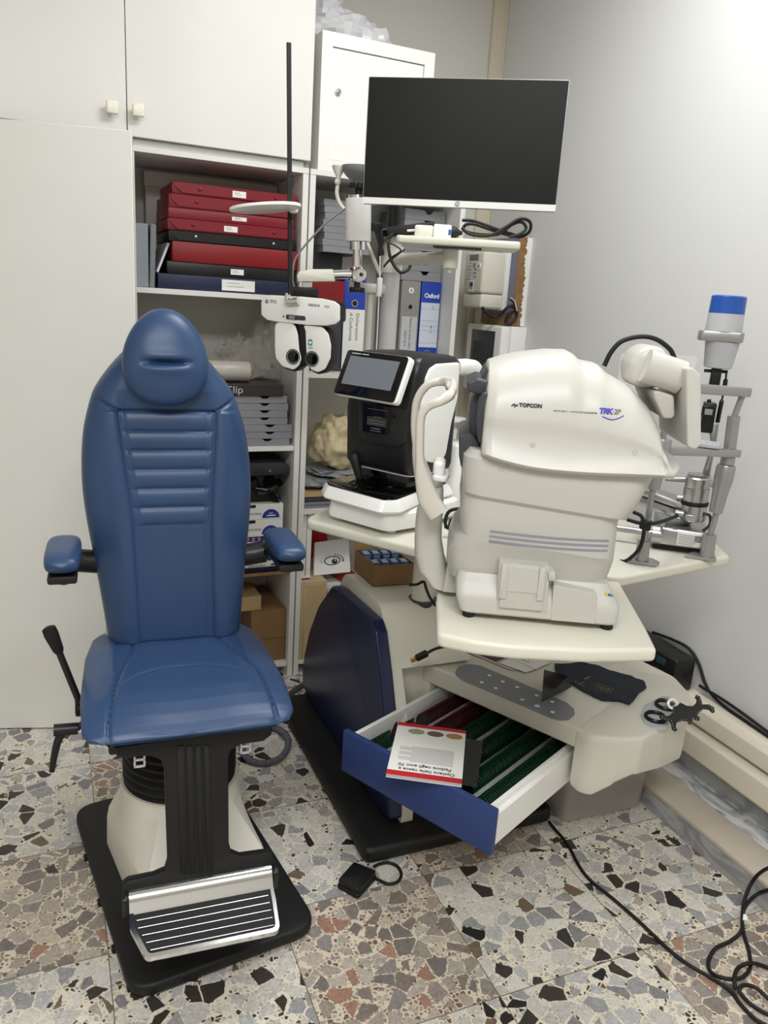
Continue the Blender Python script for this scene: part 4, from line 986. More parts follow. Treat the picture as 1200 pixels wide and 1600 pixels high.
# ================================================================ slit lamp on the right end of the rear tabletop
SO = Vector((1.40, -0.925, TZ)); SY = hd(23.5+17); SX = Vector((SY.y, -SY.x, 0)); SROT = math.atan2(SX.y, SX.x)
slit = thing('slit_lamp', 'silver slit lamp microscope with a blue lamp cap on the right end of the tabletop', 'slit lamp', SO, SROT)
LS = local(slit)
def s(px, py, y=0.0): return LS(on(px, py, SO+SY*y, SY))
def rod(bm, a, b, r0, r1=None, n=24): return cyl(bm, a, b, r0, r1, n)
sv, al = M['silver'], M['alu']
yL, yR = s(1003, 876, 0).y, 0.0
# right post
bm = I(); f = s(1106, 868, 0.0); g_ = LS(onz(1106, 872, TZ+0.003)); yR = g_.y; g2 = LS(onz(1004, 878, TZ+0.003)); yLp = g2.y
def at(px, py, y): return LS(on(px, py, SO+SY*y, SY))
def foot(px, py, y, nm, mirror):
    bm = I(); c = at(px, py, y); prism(bm, rounded([(c.x-0.055, c.y-0.018), (c.x+0.022, c.y-0.020), (c.x+0.022, c.y+0.030), (c.x-0.03, c.y+0.03)] if not mirror else [(c.x-0.03, c.y-0.02), (c.x+0.035, c.y-0.022), (c.x+0.045, c.y+0.005), (c.x+0.03, c.y+0.03), (c.x-0.025, c.y+0.03)], 0.004, 3), 0.0003, 0.008, 0.001, 1)
    return obj(nm, bm, sv, slit)
foot(1104, 870, yR, 'foot_plate', False); foot(1000, 880, yLp, 'foot_plate', True)
bm = I(); rod(bm, (at(1104, 868, yR).x, yR, 0.008), at(1109, 835, yR), 0.0175, 0.0165); rod(bm, at(1109, 838, yR), at(1120, 800, yR), 0.0075); lathe(bm, [(0.0065, 0), (0.0155, 0.001), (0.0165, 0.012), (0.0185, 0.05), (0.0225, 0.085), (0.0225, 0.115), (0.020, 0.122)], at(1118, 801, yR), at(1136, 724, yR), 32)
rod(bm, at(1136, 725, yR), at(1138, 714, yR), 0.0165); rod(bm, at(1140, 702, yR), at(1147, 650, yR), 0.0145); rod(bm, at(1147, 652, yR), at(1160, 618, yR), 0.0075)
obj('right_post', bm, sv, slit)
bm = I(); rod(bm, (at(1002, 878, yLp).x, yLp, 0.008), at(1006, 845, yLp), 0.0165, 0.0155); rod(bm, at(1006, 846, yLp), at(1020, 764, yLp), 0.0075)
lathe(bm, [(0.0065, 0), (0.0155, 0.001), (0.0225, 0.085), (0.0225, 0.115), (0.020, 0.122)], at(1020, 764, yLp), at(1034, 690, yLp), 28); rod(bm, at(1034, 690, yLp), at(1056, 607, yLp), 0.0075)
obj('left_post', bm, sv, slit)
def bar(a, b, w_, h_, nm, r=0.003, m_=None, par=None):
    bm = I(); d = b-a; L = d.length; ex = d.normalized(); ez = Vector((0, 0, 1)); ey = ez.cross(ex).normalized(); ez = ex.cross(ey)
    box(bm, (L/2, 0, 0), (L, w_, h_), r, 2, m=frame(a, ex, ey, ez)); return obj(nm, bm, m_ or sv, par or slit)
bar(at(1048, 604, yLp), at(1170, 613, yR), 0.024, 0.022, 'forehead_bar', 0.004)
bar(at(1034, 704, yLp), at(1153, 708, yR), 0.026, 0.018, 'chin_bar', 0.003)
bm = I(); c = at(1100, 700, (yR+yLp)/2); prism(bm, rounded([(-0.035, -0.02), (0.035, -0.02), (0.04, 0.02), (0, 0.035), (-0.04, 0.02)], 0.012), 0, 0.012, 0.003, 2, m=T(c.x, c.y+0.02, c.z)); obj('chin_cup', bm, M['lgrey'], slit)
# sliding base box with joystick, tilted arm, drum and tower
yB = yR-0.0+0.06
bm = I(); a, b = at(1018, 857, yB), at(1098, 850, yB)
x0, x1 = a.x, b.x
prism(bm, rounded([(x0+0.012, yB-0.045), (x1, yB-0.045), (x1+0.012, yB+0.16), (x0, yB+0.16)], 0.01), 0.016, 0.062, 0.008, 3)
cyl(bm, (x0-0.006, yB-0.02, 0.035), (x0+0.02, yB-0.02, 0.035), 0.026, 0.026, 28)
sb = obj('sliding_base', bm, al, slit)
bm = I(); prism(bm, rounded([(x0, yB-0.03), (x1, yB-0.03), (x1, yB+0.15), (x0, yB+0.15)], 0.01), 0.0003, 0.018); obj('slide_plate', bm, M['rubber'], slit)
bm = I(); cyl(bm, (x0-0.16, yB-0.01, 0.035), (x0, yB-0.01, 0.035), 0.0085, 0.0085, 18); obj('axle', bm, al, sb)
bm = I(); cbox(bm, (x0+0.055, yB-0.0462, 0.022), (x0+0.115, yB-0.0445, 0.055), 0.001, 1); lb = obj('rating_label', bm, M['paper'], sb)
bm = I()
for k in range(6): cbox(bm, (x0+0.058, yB-0.0468, 0.026+k*0.0047), (x0+0.095+0.014*((k*7) % 3)/2, yB-0.0461, 0.0275+k*0.0047))
cbox(bm, (x0+0.096, yB-0.0468, 0.036), (x0+0.112, yB-0.0461, 0.052)); obj('small_print', bm, M['ink_grey'], lb)
bm = I(); cyl(bm, (x0+0.018, yB-0.03, 0.06), (x0+0.018, yB-0.03, 0.085), 0.006, 0.007, 16); obj('fixing_knob', bm, al, sb)
bm = I(); A = at(1000, 770, yB+0.03); B = at(1088, 802, yB+0.03)
for k, (h0, h1, yy) in enumerate(((0.0, 0.022, 0.0), (-0.03, -0.004, 0.02))):
    ex = (B-A).normalized(); ey = Vector((0, 1, 0)); ez = ex.cross(ey)
    box(bm, ((B-A).length/2, yy, (h0+h1)/2), ((B-A).length, 0.075, h1-h0), 0.008, 2, m=frame(A, ex, ey, ez))
obj('swing_arm', bm, al, slit)
bm = I(); D0, D1 = at(1082, 812, yB+0.0), at(1092, 741, yB+0.0)
L = (D1-D0).length
lathe(bm, [(0.030, 0), (0.033, 0.004), (0.033, L*0.14), (0.031, L*0.15), (0.031, L*0.34)], D0, D1, 40); lathe(bm, [(0.031, L*0.42), (0.0315, L*0.43), (0.0315, L*0.70), (0.029, L*0.71), (0.030, L*0.72), (0.030, L*0.92), (0.026, L*0.95)], D0, D1, 40)
dr_ = obj('magnification_drum', bm, al, slit)
bm = I(); lathe(bm, [(0.0325, L*0.335), (0.0332, L*0.345), (0.0332, L*0.415), (0.0325, L*0.425)], D0, D1, 48); obj('scale_ring', bm, M['rubber'], dr_)
bm = I()
for k in range(30):
    an = 2*math.pi*k/30; ax_ = (D1-D0).normalized(); e1 = ax_.cross(Vector((0, 1, 0))).normalized(); e2 = ax_.cross(e1)
    cyl(bm, D0+ax_*L*0.955+(e1*math.cos(an)+e2*math.sin(an))*0.024, D0+ax_*L*1.0+(e1*math.cos(an)+e2*math.sin(an))*0.024, 0.003, 0.003, 6)
cyl(bm, D0+(D1-D0)*0.94, D0+(D1-D0)*1.0, 0.0245); obj('knurled_ring', bm, al, dr_)
bm = I(); cyl(bm, at(1068, 803, yB-0.02), at(1055, 801, yB-0.02), 0.008, 0.009, 16); cyl(bm, at(1070, 778, yB), at(1058, 777, yB), 0.006, 0.007, 16); obj('side_knob', bm, al, dr_)
bm = I(); tube(bm, [at(1118, 760, yB+0.02), at(1108, 755, yB), at(1095, 752, yB)], 0.007, 12); cyl(bm, at(1040, 748, yB+0.03), at(1118, 752, yB+0.03), 0.0065); obj('cross_rod', bm, al, slit)
bm = I(); tube(bm, [at(1100, 803, yB-0.02), at(1109, 806, yB-0.02), at(1109, 820, yB-0.02), at(1098, 830, yB-0.02)], 0.004, 8); obj('base_cable', bm, M['dgrey'], slit)
# illumination tower
yT = yB+0.02
bm = I(); P = [at(px, py, yT) for px, py in [(1112, 700), (1108, 668), (1114, 660), (1124, 662), (1120, 690), (1110, 740), (1112, 748), (1096, 748)]]
prism(bm, rounded([(p.x, p.z) for p in P], 0.006), -yT-0.03, -yT+0.0, 0.003, 2, m=frame((0, 0, 0), (1, 0, 0), (0, 0, 1), (0, -1, 0))); obj('tower_bracket', bm, al, slit)
bm = I(); box(bm, at(1106, 652, yT), (0.030, 0.04, 0.075), 0.004, 2); box(bm, at(1106, 641, yT)+Vector((0, -0.022, 0)), (0.032, 0.006, 0.026), 0.002, 1); cyl(bm, at(1108, 632, yT), at(1108, 624, yT), 0.005); mb = obj('mirror_box', bm, M['black'], slit)
bm = I(); box(bm, at(1106, 642, yT)+Vector((0, -0.0255, 0.0)), (0.018, 0.001, 0.014), 0.0004, 1); obj('mirror_plate', bm, M['lgrey'], mb)
bm = I(); box(bm, (0, 0, 0), (0.024, 0.024, 0.055), 0.003, 2, m=T(*at(1118, 588, yT))); a_ = at(1100, 579, yT); cyl(bm, a_, at(1137, 581, yT), 0.004); obj('lamp_neck', bm, M['black'], slit)
bm = I(); tube(bm, [at(1135, 582, yT), at(1133, 600, yT), at(1127, 630, yT), at(1121, 660, yT)], lambda t: 0.0025+0.003*(0.2 < t < 0.45)+0.003*(t > 0.6), 10, k=10); obj('tilt_rod', bm, M['black'], slit)
La, Lb = at(1121, 575, yT), at(1129, 534, yT); Lc, Ld = at(1130, 518, yT), at(1140, 462, yT)
bm = I(); lathe(bm, [(0.030, 0), (0.033, 0.002), (0.040, (Lb-La).length*0.96), (0.041, (Lb-La).length)], La, Lb, 40); lh = obj('lamp_housing', bm, M['lgrey'], slit)
bm = I(); ex = (Lb-La).normalized(); ef = frame(Lb+ex*0.0005, Vector((1, 0, 0)), Vector((0, 1, 0)).cross(Vector((0, 0, 0)) ) if False else ex.cross(Vector((1, 0, 0))).normalized(), ex)
prism(bm, rounded([(-0.058, -0.04), (0.042, -0.04), (0.046, 0), (0.042, 0.04), (-0.058, 0.04)], 0.012), 0, (Lc-Lb).length, 0.003, 2, m=ef); obj('lamp_collar', bm, sv, lh)
Lm = Lc+(Ld-Lc)*0.50
bm = I(); lathe(bm, [(0.043, 0), (0.041, (Lm-Lc).length)], Lc, Lm, 40); obj('lamp_body', bm, M['lgrey'], lh)
bm = I(); h_ = (Ld-Lm).length; lathe(bm, [(0.0412, 0), (0.0402, h_*0.93), (0.038, h_*0.985), (0.034, h_)], Lm, Ld, 40); obj('lamp_cap', bm, mat('blue_lacquer', (38, 84, 170), 0.25), lh)
# clear breath shield behind the forehead bar
bm = I(); P = [at(px, py, yLp+0.03) for px, py in [(965, 600), (970, 552), (1086, 556), (1091, 562), (1086, 572), (1084, 640), (965, 640)]]
prism(bm, rounded([(p.x, p.z) for p in P], 0.006, 3), -yLp-0.032, -yLp-0.03, 0, m=frame((0, 0, 0), (1, 0, 0), (0, 0, 1), (0, -1, 0))); obj('breath_shield', bm, M['clear'], slit)
# cable with clip down the left post
bm = I(); tube(bm, [at(1058, 806, yB-0.03), at(1030, 816, yLp-0.03), at(1004, 818, yLp-0.03), at(980, 812, yLp-0.02)], 0.0045, 10); tube(bm, [at(990, 800, yLp-0.02), at(1003, 808, yLp-0.03), at(1006, 830, yLp-0.03), at(1000, 855, yLp-0.03), at(985, 872, yLp-0.02), at(970, 880, yLp+0.0)], 0.0045, 10)
for v_ in bm.verts: v_.co.z = max(v_.co.z, 0.0006)
cb = obj('lamp_cable', bm, M['rubber'], slit)
bm = I(); cyl(bm, at(1008, 827, yLp), at(1011, 813, yLp), 0.0125, 0.0125, 20); box(bm, at(1006, 820, yLp-0.016), (0.02, 0.02, 0.02), 0.004, 2); obj('cable_clip', bm, M['rubber'], slit)
# ================================================================ screen, small shelf and what hangs on the column
MX = hd(122.5); MN = Vector((MX.y*-1, MX.x, 0)); MNn = hd(32.5)
pc_ = deep(573, 119, 2.05); MO = Vector((0.98, -0.335, 0))
mon = thing('monitor', 'black computer monitor with a silver lower edge above the small cream shelf', 'monitor', Vector((0.981, -0.33, 1.735)), math.atan2(MX.y, MX.x))
LM = local(mon)
mref = pc_
def mq(px, py): return LM(on(px, py, mref, MNn))
c = [mq(*p) for p in [(574, 119.5), (890.5, 125), (868, 331), (568.5, 318)]]
y0 = c[0].y; tl, tr, br, bl = c
tilt = 0.0
xl, xr = (tl.x+bl.x)/2, (tr.x+br.x)/2; zt, zb_ = (tl.z+tr.z)/2, (bl.z+br.z)/2
wM, hM = xr-xl, zt-zb_
MF = frame(((xl+xr)/2, y0, (zt+zb_)/2), ((tr-tl)+(br-bl)).normalized(), Vector((0, 0, 1)))
MF = frame(((xl+xr)/2, y0, (zt+zb_)/2), (1, 0, ((tr.z-tl.z)+(br.z-bl.z))/2/wM), (0, 0, 1), (0, -1, 0))
bm = I(); prism(bm, rounded([(-wM/2, -hM/2), (wM/2, -hM/2), (wM/2, hM/2), (-wM/2, hM/2)], 0.003, 2), -0.022, 0, 0.001, 1, m=MF); mc = obj('casing', bm, M['silver'], mon)
bm = I(); prism(bm, [(-wM/2+0.002, -hM/2+0.017), (wM/2-0.002, -hM/2+0.017), (wM/2-0.002, hM/2-0.0015), (-wM/2+0.002, hM/2-0.0015)], 0.0002, 0.0012, 0, m=MF); obj('display', bm, M['screen'], mon)
bm = I(); prism(bm, [(-wM/2+0.0005, -hM/2+0.0005), (wM/2-0.0005, -hM/2+0.0005), (wM/2-0.0005, -hM/2+0.0168), (-wM/2+0.0005, -hM/2+0.0168)], 0.0002, 0.0014, 0, m=MF); bz = obj('lower_bezel', bm, mat('satin_silver', (226, 226, 222), 0.35), mon)
lg = mq(714.5, 320); bm = I(); prism(bm, ellipse(lg.x-(xl+xr)/2, -hM/2+0.0087, 0.0068, 0.0068, 24), 0.0015, 0.0018, 0, m=MF); obj('logo_disc', bm, M['mgrey'], bz)
text('hp', 0.0105, MF @ T(lg.x-(xl+xr)/2, -hM/2+0.0095, 0.0021), M['white'], bz, name='logo', shear=0.25)
text('22f', 0.005, MF @ T(wM/2-0.016, -hM/2+0.0087, 0.0017), M['ink_grey'], bz, name='small_print') if False else None
bm = I(); prism(bm, rounded([(-0.10, -0.08), (0.10, -0.08), (0.10, 0.08), (-0.10, 0.08)], 0.03), -0.05, -0.022, 0.008, 2, m=MF); obj('back_housing', bm, M['black'], mon)
pcol = LM(Vector((0.930, -0.02, 1.80)))
bm = I(); a = MF @ Vector((0, 0, -0.05)); tube(bm, [a, a+Vector((0, 0.06, -0.0)), (pcol.x, pcol.y, a.z)], 0.018, 12, smooth=False); cyl(bm, (pcol.x, pcol.y, LM(Vector((0, 0, 1.6955))).z), (pcol.x, pcol.y, a.z+0.02), 0.022, 0.022, 24); obj('monitor_arm', bm, M['black'], mon)

# small cream shelf on an arm
SHX = hd(118.3); SHN = hd(28.3); sref = deep(715, 372, 2.05)
def sh(px, py, n=0.0): return on(px, py, sref+SHN*n, SHN)
a, b = sh(618, 367.5), sh(814.5, 376.5); zsh = (a.z+b.z)/2
SHF = IDU @ frame(((a+b)/2).xy.to_3d()+Vector((0, 0, zsh)), SHX, SHN, (0, 0, 1)); ws = (b-a).length/2
bm = I(); prism(bm, rounded([(-ws, 0), (ws, 0), (ws-0.004, 0.16), (-ws+0.012, 0.17)], 0.015, 6), -0.019, 0, 0.004, 2, m=SHF); shf = obj('small_shelf', bm, M['table'], unit)
SHW = frame(((a+b)/2).xy.to_3d()+Vector((0, 0, zsh)), SHX, SHN, (0, 0, 1))
bm = I()
cz = sh(704, 402, 0.10); cyl(bm, (cz.x, cz.y, zsh-0.02), (cz.x, cz.y, zsh-0.072), 0.021, 0.021, 28, m=IDU); cyl(bm, (cz.x, cz.y, zsh-0.072), (cz.x, cz.y, zsh-0.084), 0.007, 0.006, 14, m=IDU)
p0 = Vector((0.930, -0.02, zsh-0.045)); p1 = Vector((cz.x, cz.y, zsh-0.045)); tube(bm, [p0, p1], 0.0175, 20, smooth=False, m=IDU)
cyl(bm, (0.930, -0.02, zsh-0.085), (0.930, -0.02, zsh-0.005), 0.033, 0.033, 28, m=IDU)
obj('shelf_arm', bm, M['unit_cream'], unit)
bm = I(); box(bm, (0.0, 0.06, -0.0215), (0.13, 0.05, 0.004), 0.001, 1, m=SHF); obj('mounting_plate', bm, M['dgrey'], shf)
# cream clamp lower on the column, with a thin pole
dcl = (Vector((0.93, -0.02, 0))-CAM_C).dot(FWD)
cpt = on(575, 452, (0.93, -0.02, 1.45), hd(23.5)); clz = on(600, 452, (0.93, -0.02, 1.45), hd(23.5)).z
bm = I(); ex = Vector((cpt.x-0.93, cpt.y+0.02, 0)).normalized(); box(bm, (0.055, 0, 0), (0.15, 0.045, 0.029), 0.005, 2, m=IDU @ frame((0.93, -0.02, clz), ex, Vector((0, 0, 1)).cross(ex))); obj('arm_clamp', bm, M['unit_cream'], unit)
pp_ = on(577, 500, (0.93, -0.02, 1.4), hd(23.5)); bm = I(); cyl(bm, (pp_.x, pp_.y, 0.94), (pp_.x, pp_.y, clz+0.013), 0.0115, 0.0115, 16, m=IDU); obj('guide_pole', bm, M['unit_cream'], unit)

# phoropter arm: white spring cylinder, chrome rod, joint, cross bar
AD = 2.33
aref = deep(560, 350, AD)
def A_(px, py): return on(px, py, aref, hd(23.5))
pho = thing('phoropter', 'white and black phoropter head hanging from a white spring cylinder and chrome arm', 'phoropter', Vector((aref.x, aref.y, 1.45)))
LP = local(pho)
def a(px, py): return LP(A_(px, py))
def rodp(bm, p, q_, r0, r1=None, n=28): return cyl(bm, a(*p), a(*q_), r0, r1, n)
px1 = AD/CAM_F
bm = I(); lathe(bm, [(19.6*px1, 0), (20.2*px1, 0.002), (20.0*px1, 0.118), (19.0*px1, 0.120)], a(559.5, 377.5), a(560, 312), 48); obj('spring_cylinder', bm, M['white'], pho)
bm = I(); rodp(bm, (560, 313), (560, 306.5), 19.6*px1, 19.2*px1, 40); obj('cylinder_ring', bm, M['chrome'], pho)
bm = I(); rodp(bm, (561, 307), (561, 296), 6.5*px1); pr = [(2*px1, 0)]
kA, kB = a(561, 296), a(561, 286); ax_ = (kB-kA); e1 = Vector((1, 0, 0)); e2 = Vector((0, 1, 0))
prism(bm, [(16.8*px1*(1-0.09*(k % 4 == 0))*math.cos(2*math.pi*k/48), 16.8*px1*(1-0.09*(k % 4 == 0))*math.sin(2*math.pi*k/48)) for k in range(48)], 0, ax_.length, 0.003, 2, m=T(*kA)); obj('tension_knob', bm, M['black'], pho)
bm = I(); rodp(bm, (559.5, 378), (559.5, 391), 13*px1, 13*px1, 24); rodp(bm, (559, 390), (558, 420), 7.6*px1, 7.6*px1, 20); k0 = a(555, 429); box(bm, k0, (16*px1, 26*px1, 24*px1), 0.004, 2)
f_ = (rz(0) @ -hd(23.5)); c0 = a(565, 429.5); cyl(bm, c0-f_*0.02, c0+f_*0.026, 8.8*px1, 8.8*px1, 28); jn = obj('arm_joint', bm, M['chrome'], pho)
bm = I(); cyl(bm, c0+f_*0.0255, c0+f_*0.0275, 3.2*px1, 3.0*px1, 16); obj('joint_screw', bm, M['black'], jn)
bm = I(); rodp(bm, (558, 441), (558, 449), 5*px1); prism(bm, [(12.5*px1*(1-0.1*(k % 4 == 0))*math.cos(2*math.pi*k/40), 12.5*px1*(1-0.1*(k % 4 == 0))*math.sin(2*math.pi*k/40)) for k in range(40)], 0, 8*px1, 0.003, 2, m=T(*a(557.5, 457))); obj('clamp_knob', bm, M['black'], pho)
bm = I(); rodp(bm, (509, 429.5), (550, 428.5), 7.0*px1); obj('cross_bar', bm, M['chrome'], pho)
bm = I(); P = [a(px, py) for px, py in [(465, 431), (468, 425), (486, 421), (521, 421), (524, 440), (467, 440.5)]]; yy = P[0].y
PF = hd(23.5); FE = frame(LP(aref), Vector((PF.y, -PF.x, 0)), (0, 0, 1), -PF)
def e2d(px, py): w_ = A_(px, py)-aref; return (w_.dot(Vector((PF.y, -PF.x, 0))), w_.z)
prism(bm, rounded([e2d(*p) for p in [(465, 431), (468, 425), (486, 421), (521, 421), (524, 440), (467, 440.5)]], 0.003, 3), -0.022, 0.022, 0.003, 2, m=FE); obj('hanger_arm', bm, M['cream'], pho)
bm = I(); prism(bm, [e2d(*p) for p in [(472, 440), (486, 440), (486, 450), (472, 450)]], -0.008, 0.008, 0.002, 1, m=FE); obj('hanger_stub', bm, M['chrome'], pho)
bm = I(); prism(bm, rounded([e2d(*p) for p in [(456, 448), (496, 449), (497, 466), (456, 465)]], 0.003, 2), -0.02, 0.015, 0.003, 2, m=FE); P_ = e2d(473, 455.5); cyl(bm, FE @ Vector((P_[0], P_[1], 0.015)), FE @ Vector((P_[0], P_[1], 0.018)), 0.004, 0.004, 14); obj('tilt_bracket', bm, M['black'], pho)
# head
PW, PD = hd(132.7), hd(42.7); pref = deep(475, 500, 2.33)
def h2(px, py, y=0.0):
    w_ = on(px, py, pref+PD*y, PD)-pref; return (w_.dot(PW), w_.z)
FH = frame(LP(pref), PW, (0, 0, 1), -PD)
bar_ = [(407.5, 472), (412, 464), (422, 461), (470, 463.5), (503, 466.5), (522, 470.8), (530, 477), (530, 501.5), (523, 506.5), (510, 509), (480, 508), (430, 502.5), (417, 500), (408, 492.5)]
HB = rounded([h2(*p) for p in bar_], 0.01, 4)
bm = I(); prism(bm, HB, -0.010, 0.0, 0.003, 3, m=FH); hd_ = obj('head_bar', bm, M['white'], pho)
bm = I(); cxy = Vector((sum(p[0] for p in HB)/len(HB), sum(p[1] for p in HB)/len(HB)))
prism(bm, [tuple(cxy+(Vector(p)-cxy)*0.985) for p in HB], -0.062, -0.0095, 0.014, 4, m=FH); obj('head_back', bm, M['black'], hd_)
lw = [(428, 502), (459, 506), (464, 523), (466, 548), (469.5, 560), (466, 571), (458, 578.5), (440, 573), (429.5, 560), (428, 545)]
rw = [(472.5, 508), (503, 511), (512, 522), (516, 540), (515, 560), (507, 577), (495, 582.5), (485, 578), (478.5, 567), (477, 545), (476, 517)]
for wpx, eye in ((lw, (457, 557.5)), (rw, (486.5, 561))):
    O2 = rounded([h2(*p) for p in wpx], 0.02, 5)
    cw_ = Vector((sum(p[0] for p in O2)/len(O2), sum(p[1] for p in O2)/len(O2)))
    bm = I(); prism(bm, O2, -0.010, -0.004, 0.003, 3, m=FH); wg = obj('lens_wing', bm, M['white'], pho)
    bm = I(); prism(bm, [tuple(cw_+(Vector(p)-cw_)*1.0+Vector((0.002, -0.006 if p[1] < cw_.y else 0.0))) for p in O2], -0.058, -0.0095, 0.008, 3, m=FH); obj('wing_back', bm, M['black'], wg)
    e = h2(*eye); bm = I(); lathe(bm, [(0.0232, -0.0045), (0.0232, -0.0025), (0.0212, -0.0025), (0.0195, -0.0045), (0.001, -0.0042)], n=36, m=FH @ T(e[0], e[1], 0)); ey = obj('eyepiece', bm, M['dgrey'], wg)
    bm = I(); lathe(bm, [(0.0192, -0.0038), (0.012, -0.0030), (0.001, -0.0022)], n=30, m=FH @ T(e[0], e[1], 0)); obj('lens', bm, M['gloss_black'], ey)
bm = I(); prism(bm, rounded([h2(*p) for p in [(459, 500), (472, 502), (478, 520), (479, 548), (477, 570), (468, 575), (462, 540), (464, 520)]], 0.01), -0.055, -0.012, 0.006, 2, m=FH); obj('nose_bridge', bm, M['black'], pho)
bm = I(); prism(bm, rounded([h2(*p) for p in [(447, 491), (477, 494), (478, 501), (447, 499)]], 0.006, 4), 0.0002, 0.001, 0, m=FH); wn = obj('level_window', bm, M['dgrey'], hd_)
bm = I(); aa = h2(453, 496); bb = h2(462, 497); cyl(bm, FH @ Vector((aa[0], aa[1], 0.001)), FH @ Vector((bb[0], bb[1], 0.001)), 0.0065, 0.0065, 16); obj('level_vial', bm, M['alu'], wn)
bm = I(); e = h2(443, 494.5); prism(bm, ellipse(e[0], e[1], 0.0022, 0.003, 14), 0.0002, 0.001, 0, m=FH); obj('mark', bm, M['ink'], hd_)
def htext(s, size, p0, m_, **k):
    e = h2(*p0); sl = math.atan2(h2(503, 466.5)[1]-h2(470, 463.5)[1], h2(503, 466.5)[0]-h2(470, 463.5)[0])
    return text(s, size, FH @ T(e[0], e[1], 0.0006) @ Matrix.Rotation(sl*0.5, 4, 'Z'), m_, hd_, **k)
htext('VISION-R', 0.0098, (490.5, 477.0), mat('steel_blue_print', (60, 82, 120), 0.5), bold=0.0001, shear=0.1, spacing=0.95); htext('800', 0.0098, (511, 479.2), M['ink_grey'], spacing=1.1)
htext('ESSILOR', 0.0062, (427, 470), M['ink_grey'], bold=0.0002); htext('INSTRUMENTS', 0.0036, (427.5, 473), M['ink_grey'])
e = h2(417, 471); bm = I(); lathe(bm, [(0.0062, 0.0002), (0.0062, 0.0007), (0.005, 0.0007), (0.005, 0.0003)], n=24, m=FH @ T(e[0], e[1], 0)); ball(bm, FH @ Vector((e[0], e[1], 0.0005)), (0.0022, 0.0008, 0.0036)); obj('logo', bm, M['ink_grey'], hd_)
e = h2(484, 535); bm = I()
for k in range(2):
    pts = [(e[0]+0.0068*math.cos(t), e[1]+0.0075*math.sin(t), -0.0033) for t in [math.pi*k+0.3+i*0.32 for i in range(9)]]; tube(bm, pts, 0.0022, 6, m=FH, flat=0.3)
obj('logo', bm, mat('teal_print', (40, 140, 150), 0.5), pho)
bm = I(); e = h2(484.5, 543.5); box(bm, (e[0], e[1], -0.0034), (0.014, 0.003, 0.0006), m=FH); obj('small_print', bm, M['ink_grey'], pho)
# near point rod with its card disc
jb0 = FH @ Vector((h2(455, 466)[0], h2(455, 466)[1], 0.006))
bm = I(); cyl(bm, FH @ Vector((h2(452, 471)[0], h2(452, 471)[1], 0.009)), FH @ Vector((h2(452, 458)[0], h2(452, 458)[1], 0.009)), 0.0095, 0.0088, 20); cyl(bm, FH @ Vector((h2(450, 471)[0], h2(450, 471)[1], 0.007)), FH @ Vector((h2(468, 470)[0], h2(468, 470)[1], 0.007)), 0.012, 0.012, 24); rj = obj('rod_joint', bm, M['chrome'], pho)
rw0 = pref-PD*0.009
r0, r1 = LP(on(453.5, 460, rw0, hd(23.5))), LP(on(451.3, 66.5, rw0, hd(23.5)))
bm = I(); d_ = (r1-r0); ex = d_.normalized(); ey = ex.cross(Vector((0, 1, 0))).normalized(); box(bm, (d_.length/2, 0, 0), (d_.length, 0.0128, 0.006), 0.001, 1, m=frame(r0, ex, ey)); obj('near_point_rod', bm, M['rubber'], pho)
cd0 = LP(on(408, 328, rw0, hd(23.5)))
bm = I(); dl = LP(on(352, 331, rw0, hd(23.5))); drr = LP(on(461, 324, rw0, hd(23.5))); ex = (drr-dl).normalized(); ey = Vector((ex.y*-1, ex.x, 0)).normalized(); ey = (ey+Vector((0, 0, -0.10))).normalized(); ez = ex.cross(ey).normalized()
L_ = (drr-dl).length
prism(bm, [(x*L_*0.5, y*0.055) for x, y in [sup(2*math.pi*k/56, 2.1) for k in range(56)]], -0.0045, 0.0045, 0.002, 2, m=frame((dl+drr)/2+Vector((0, -0.06, 0)), ex, ey, ez)); cds = obj('card_disc', bm, M['white'], pho)
bm = I(); cb = LP(on(459, 325, rw0, hd(23.5))); box(bm, cb+Vector((-0.002, -0.004, 0)), (0.022, 0.034, 0.030), 0.006, 3); c2 = LP(on(430, 322, rw0, hd(23.5))); box(bm, c2+Vector((0.015, -0.008, 0.002)), (0.07, 0.02, 0.016), 0.003, 2); obj('disc_clamp', bm, M['white'], cds)
# grey cable from the arm to the head
bm = I(); tube(bm, [a(540, 326), a(510, 348), a(484, 375), a(466, 397), a(459, 412), a(457, 435), a(460, 450)], 0.0032, 8); obj('head_cable', bm, M['mgrey'], pho)

# gooseneck reading lamp behind the spring cylinder
gref = deep(530, 290, 2.44)
def gq(px, py, dy=0.0): return LG(on(px, py, gref+hd(23.5)*dy, hd(23.5)))
gl = thing('reading_lamp', 'cream gooseneck reading lamp with a grey bowl shade beside the monitor', 'lamp', Vector((gref.x, gref.y, 1.5)))
LG = local(gl)
bm = I(); tube(bm, [gq(527.5, 290), gq(526.5, 303), gq(531, 318), gq(541, 330), gq(556, 340), LG(Vector((0.893, -0.02, 1.56)))], 0.0062, 12); obj('gooseneck', bm, M['cream'], gl)
bm = I(); lathe(bm, [(0.007, 0), (0.008, 0.004), (0.008, 0.014), (0.0205, 0.038), (0.021, 0.044)], gq(528.5, 283), gq(529.5, 258), 28); ball(bm, gq(527.5, 284.5), (0.0095, 0.0095, 0.0105)); obj('lamp_holder', bm, M['cream'], gl)
bm = I(); rs = []
c0 = gq(573, 262)
for i in range(16):
    th = math.pi/2*i/15; r = 0.077*math.sin(th)+0.002; rs.append([(c0.x+r*math.cos(2*math.pi*j/36), c0.y+r*math.sin(2*math.pi*j/36)*0.7, c0.z-0.05*math.cos(th)) for j in range(36)])
rings(bm, rs, True); obj('bowl_shade', bm, M['mgrey'], gl)

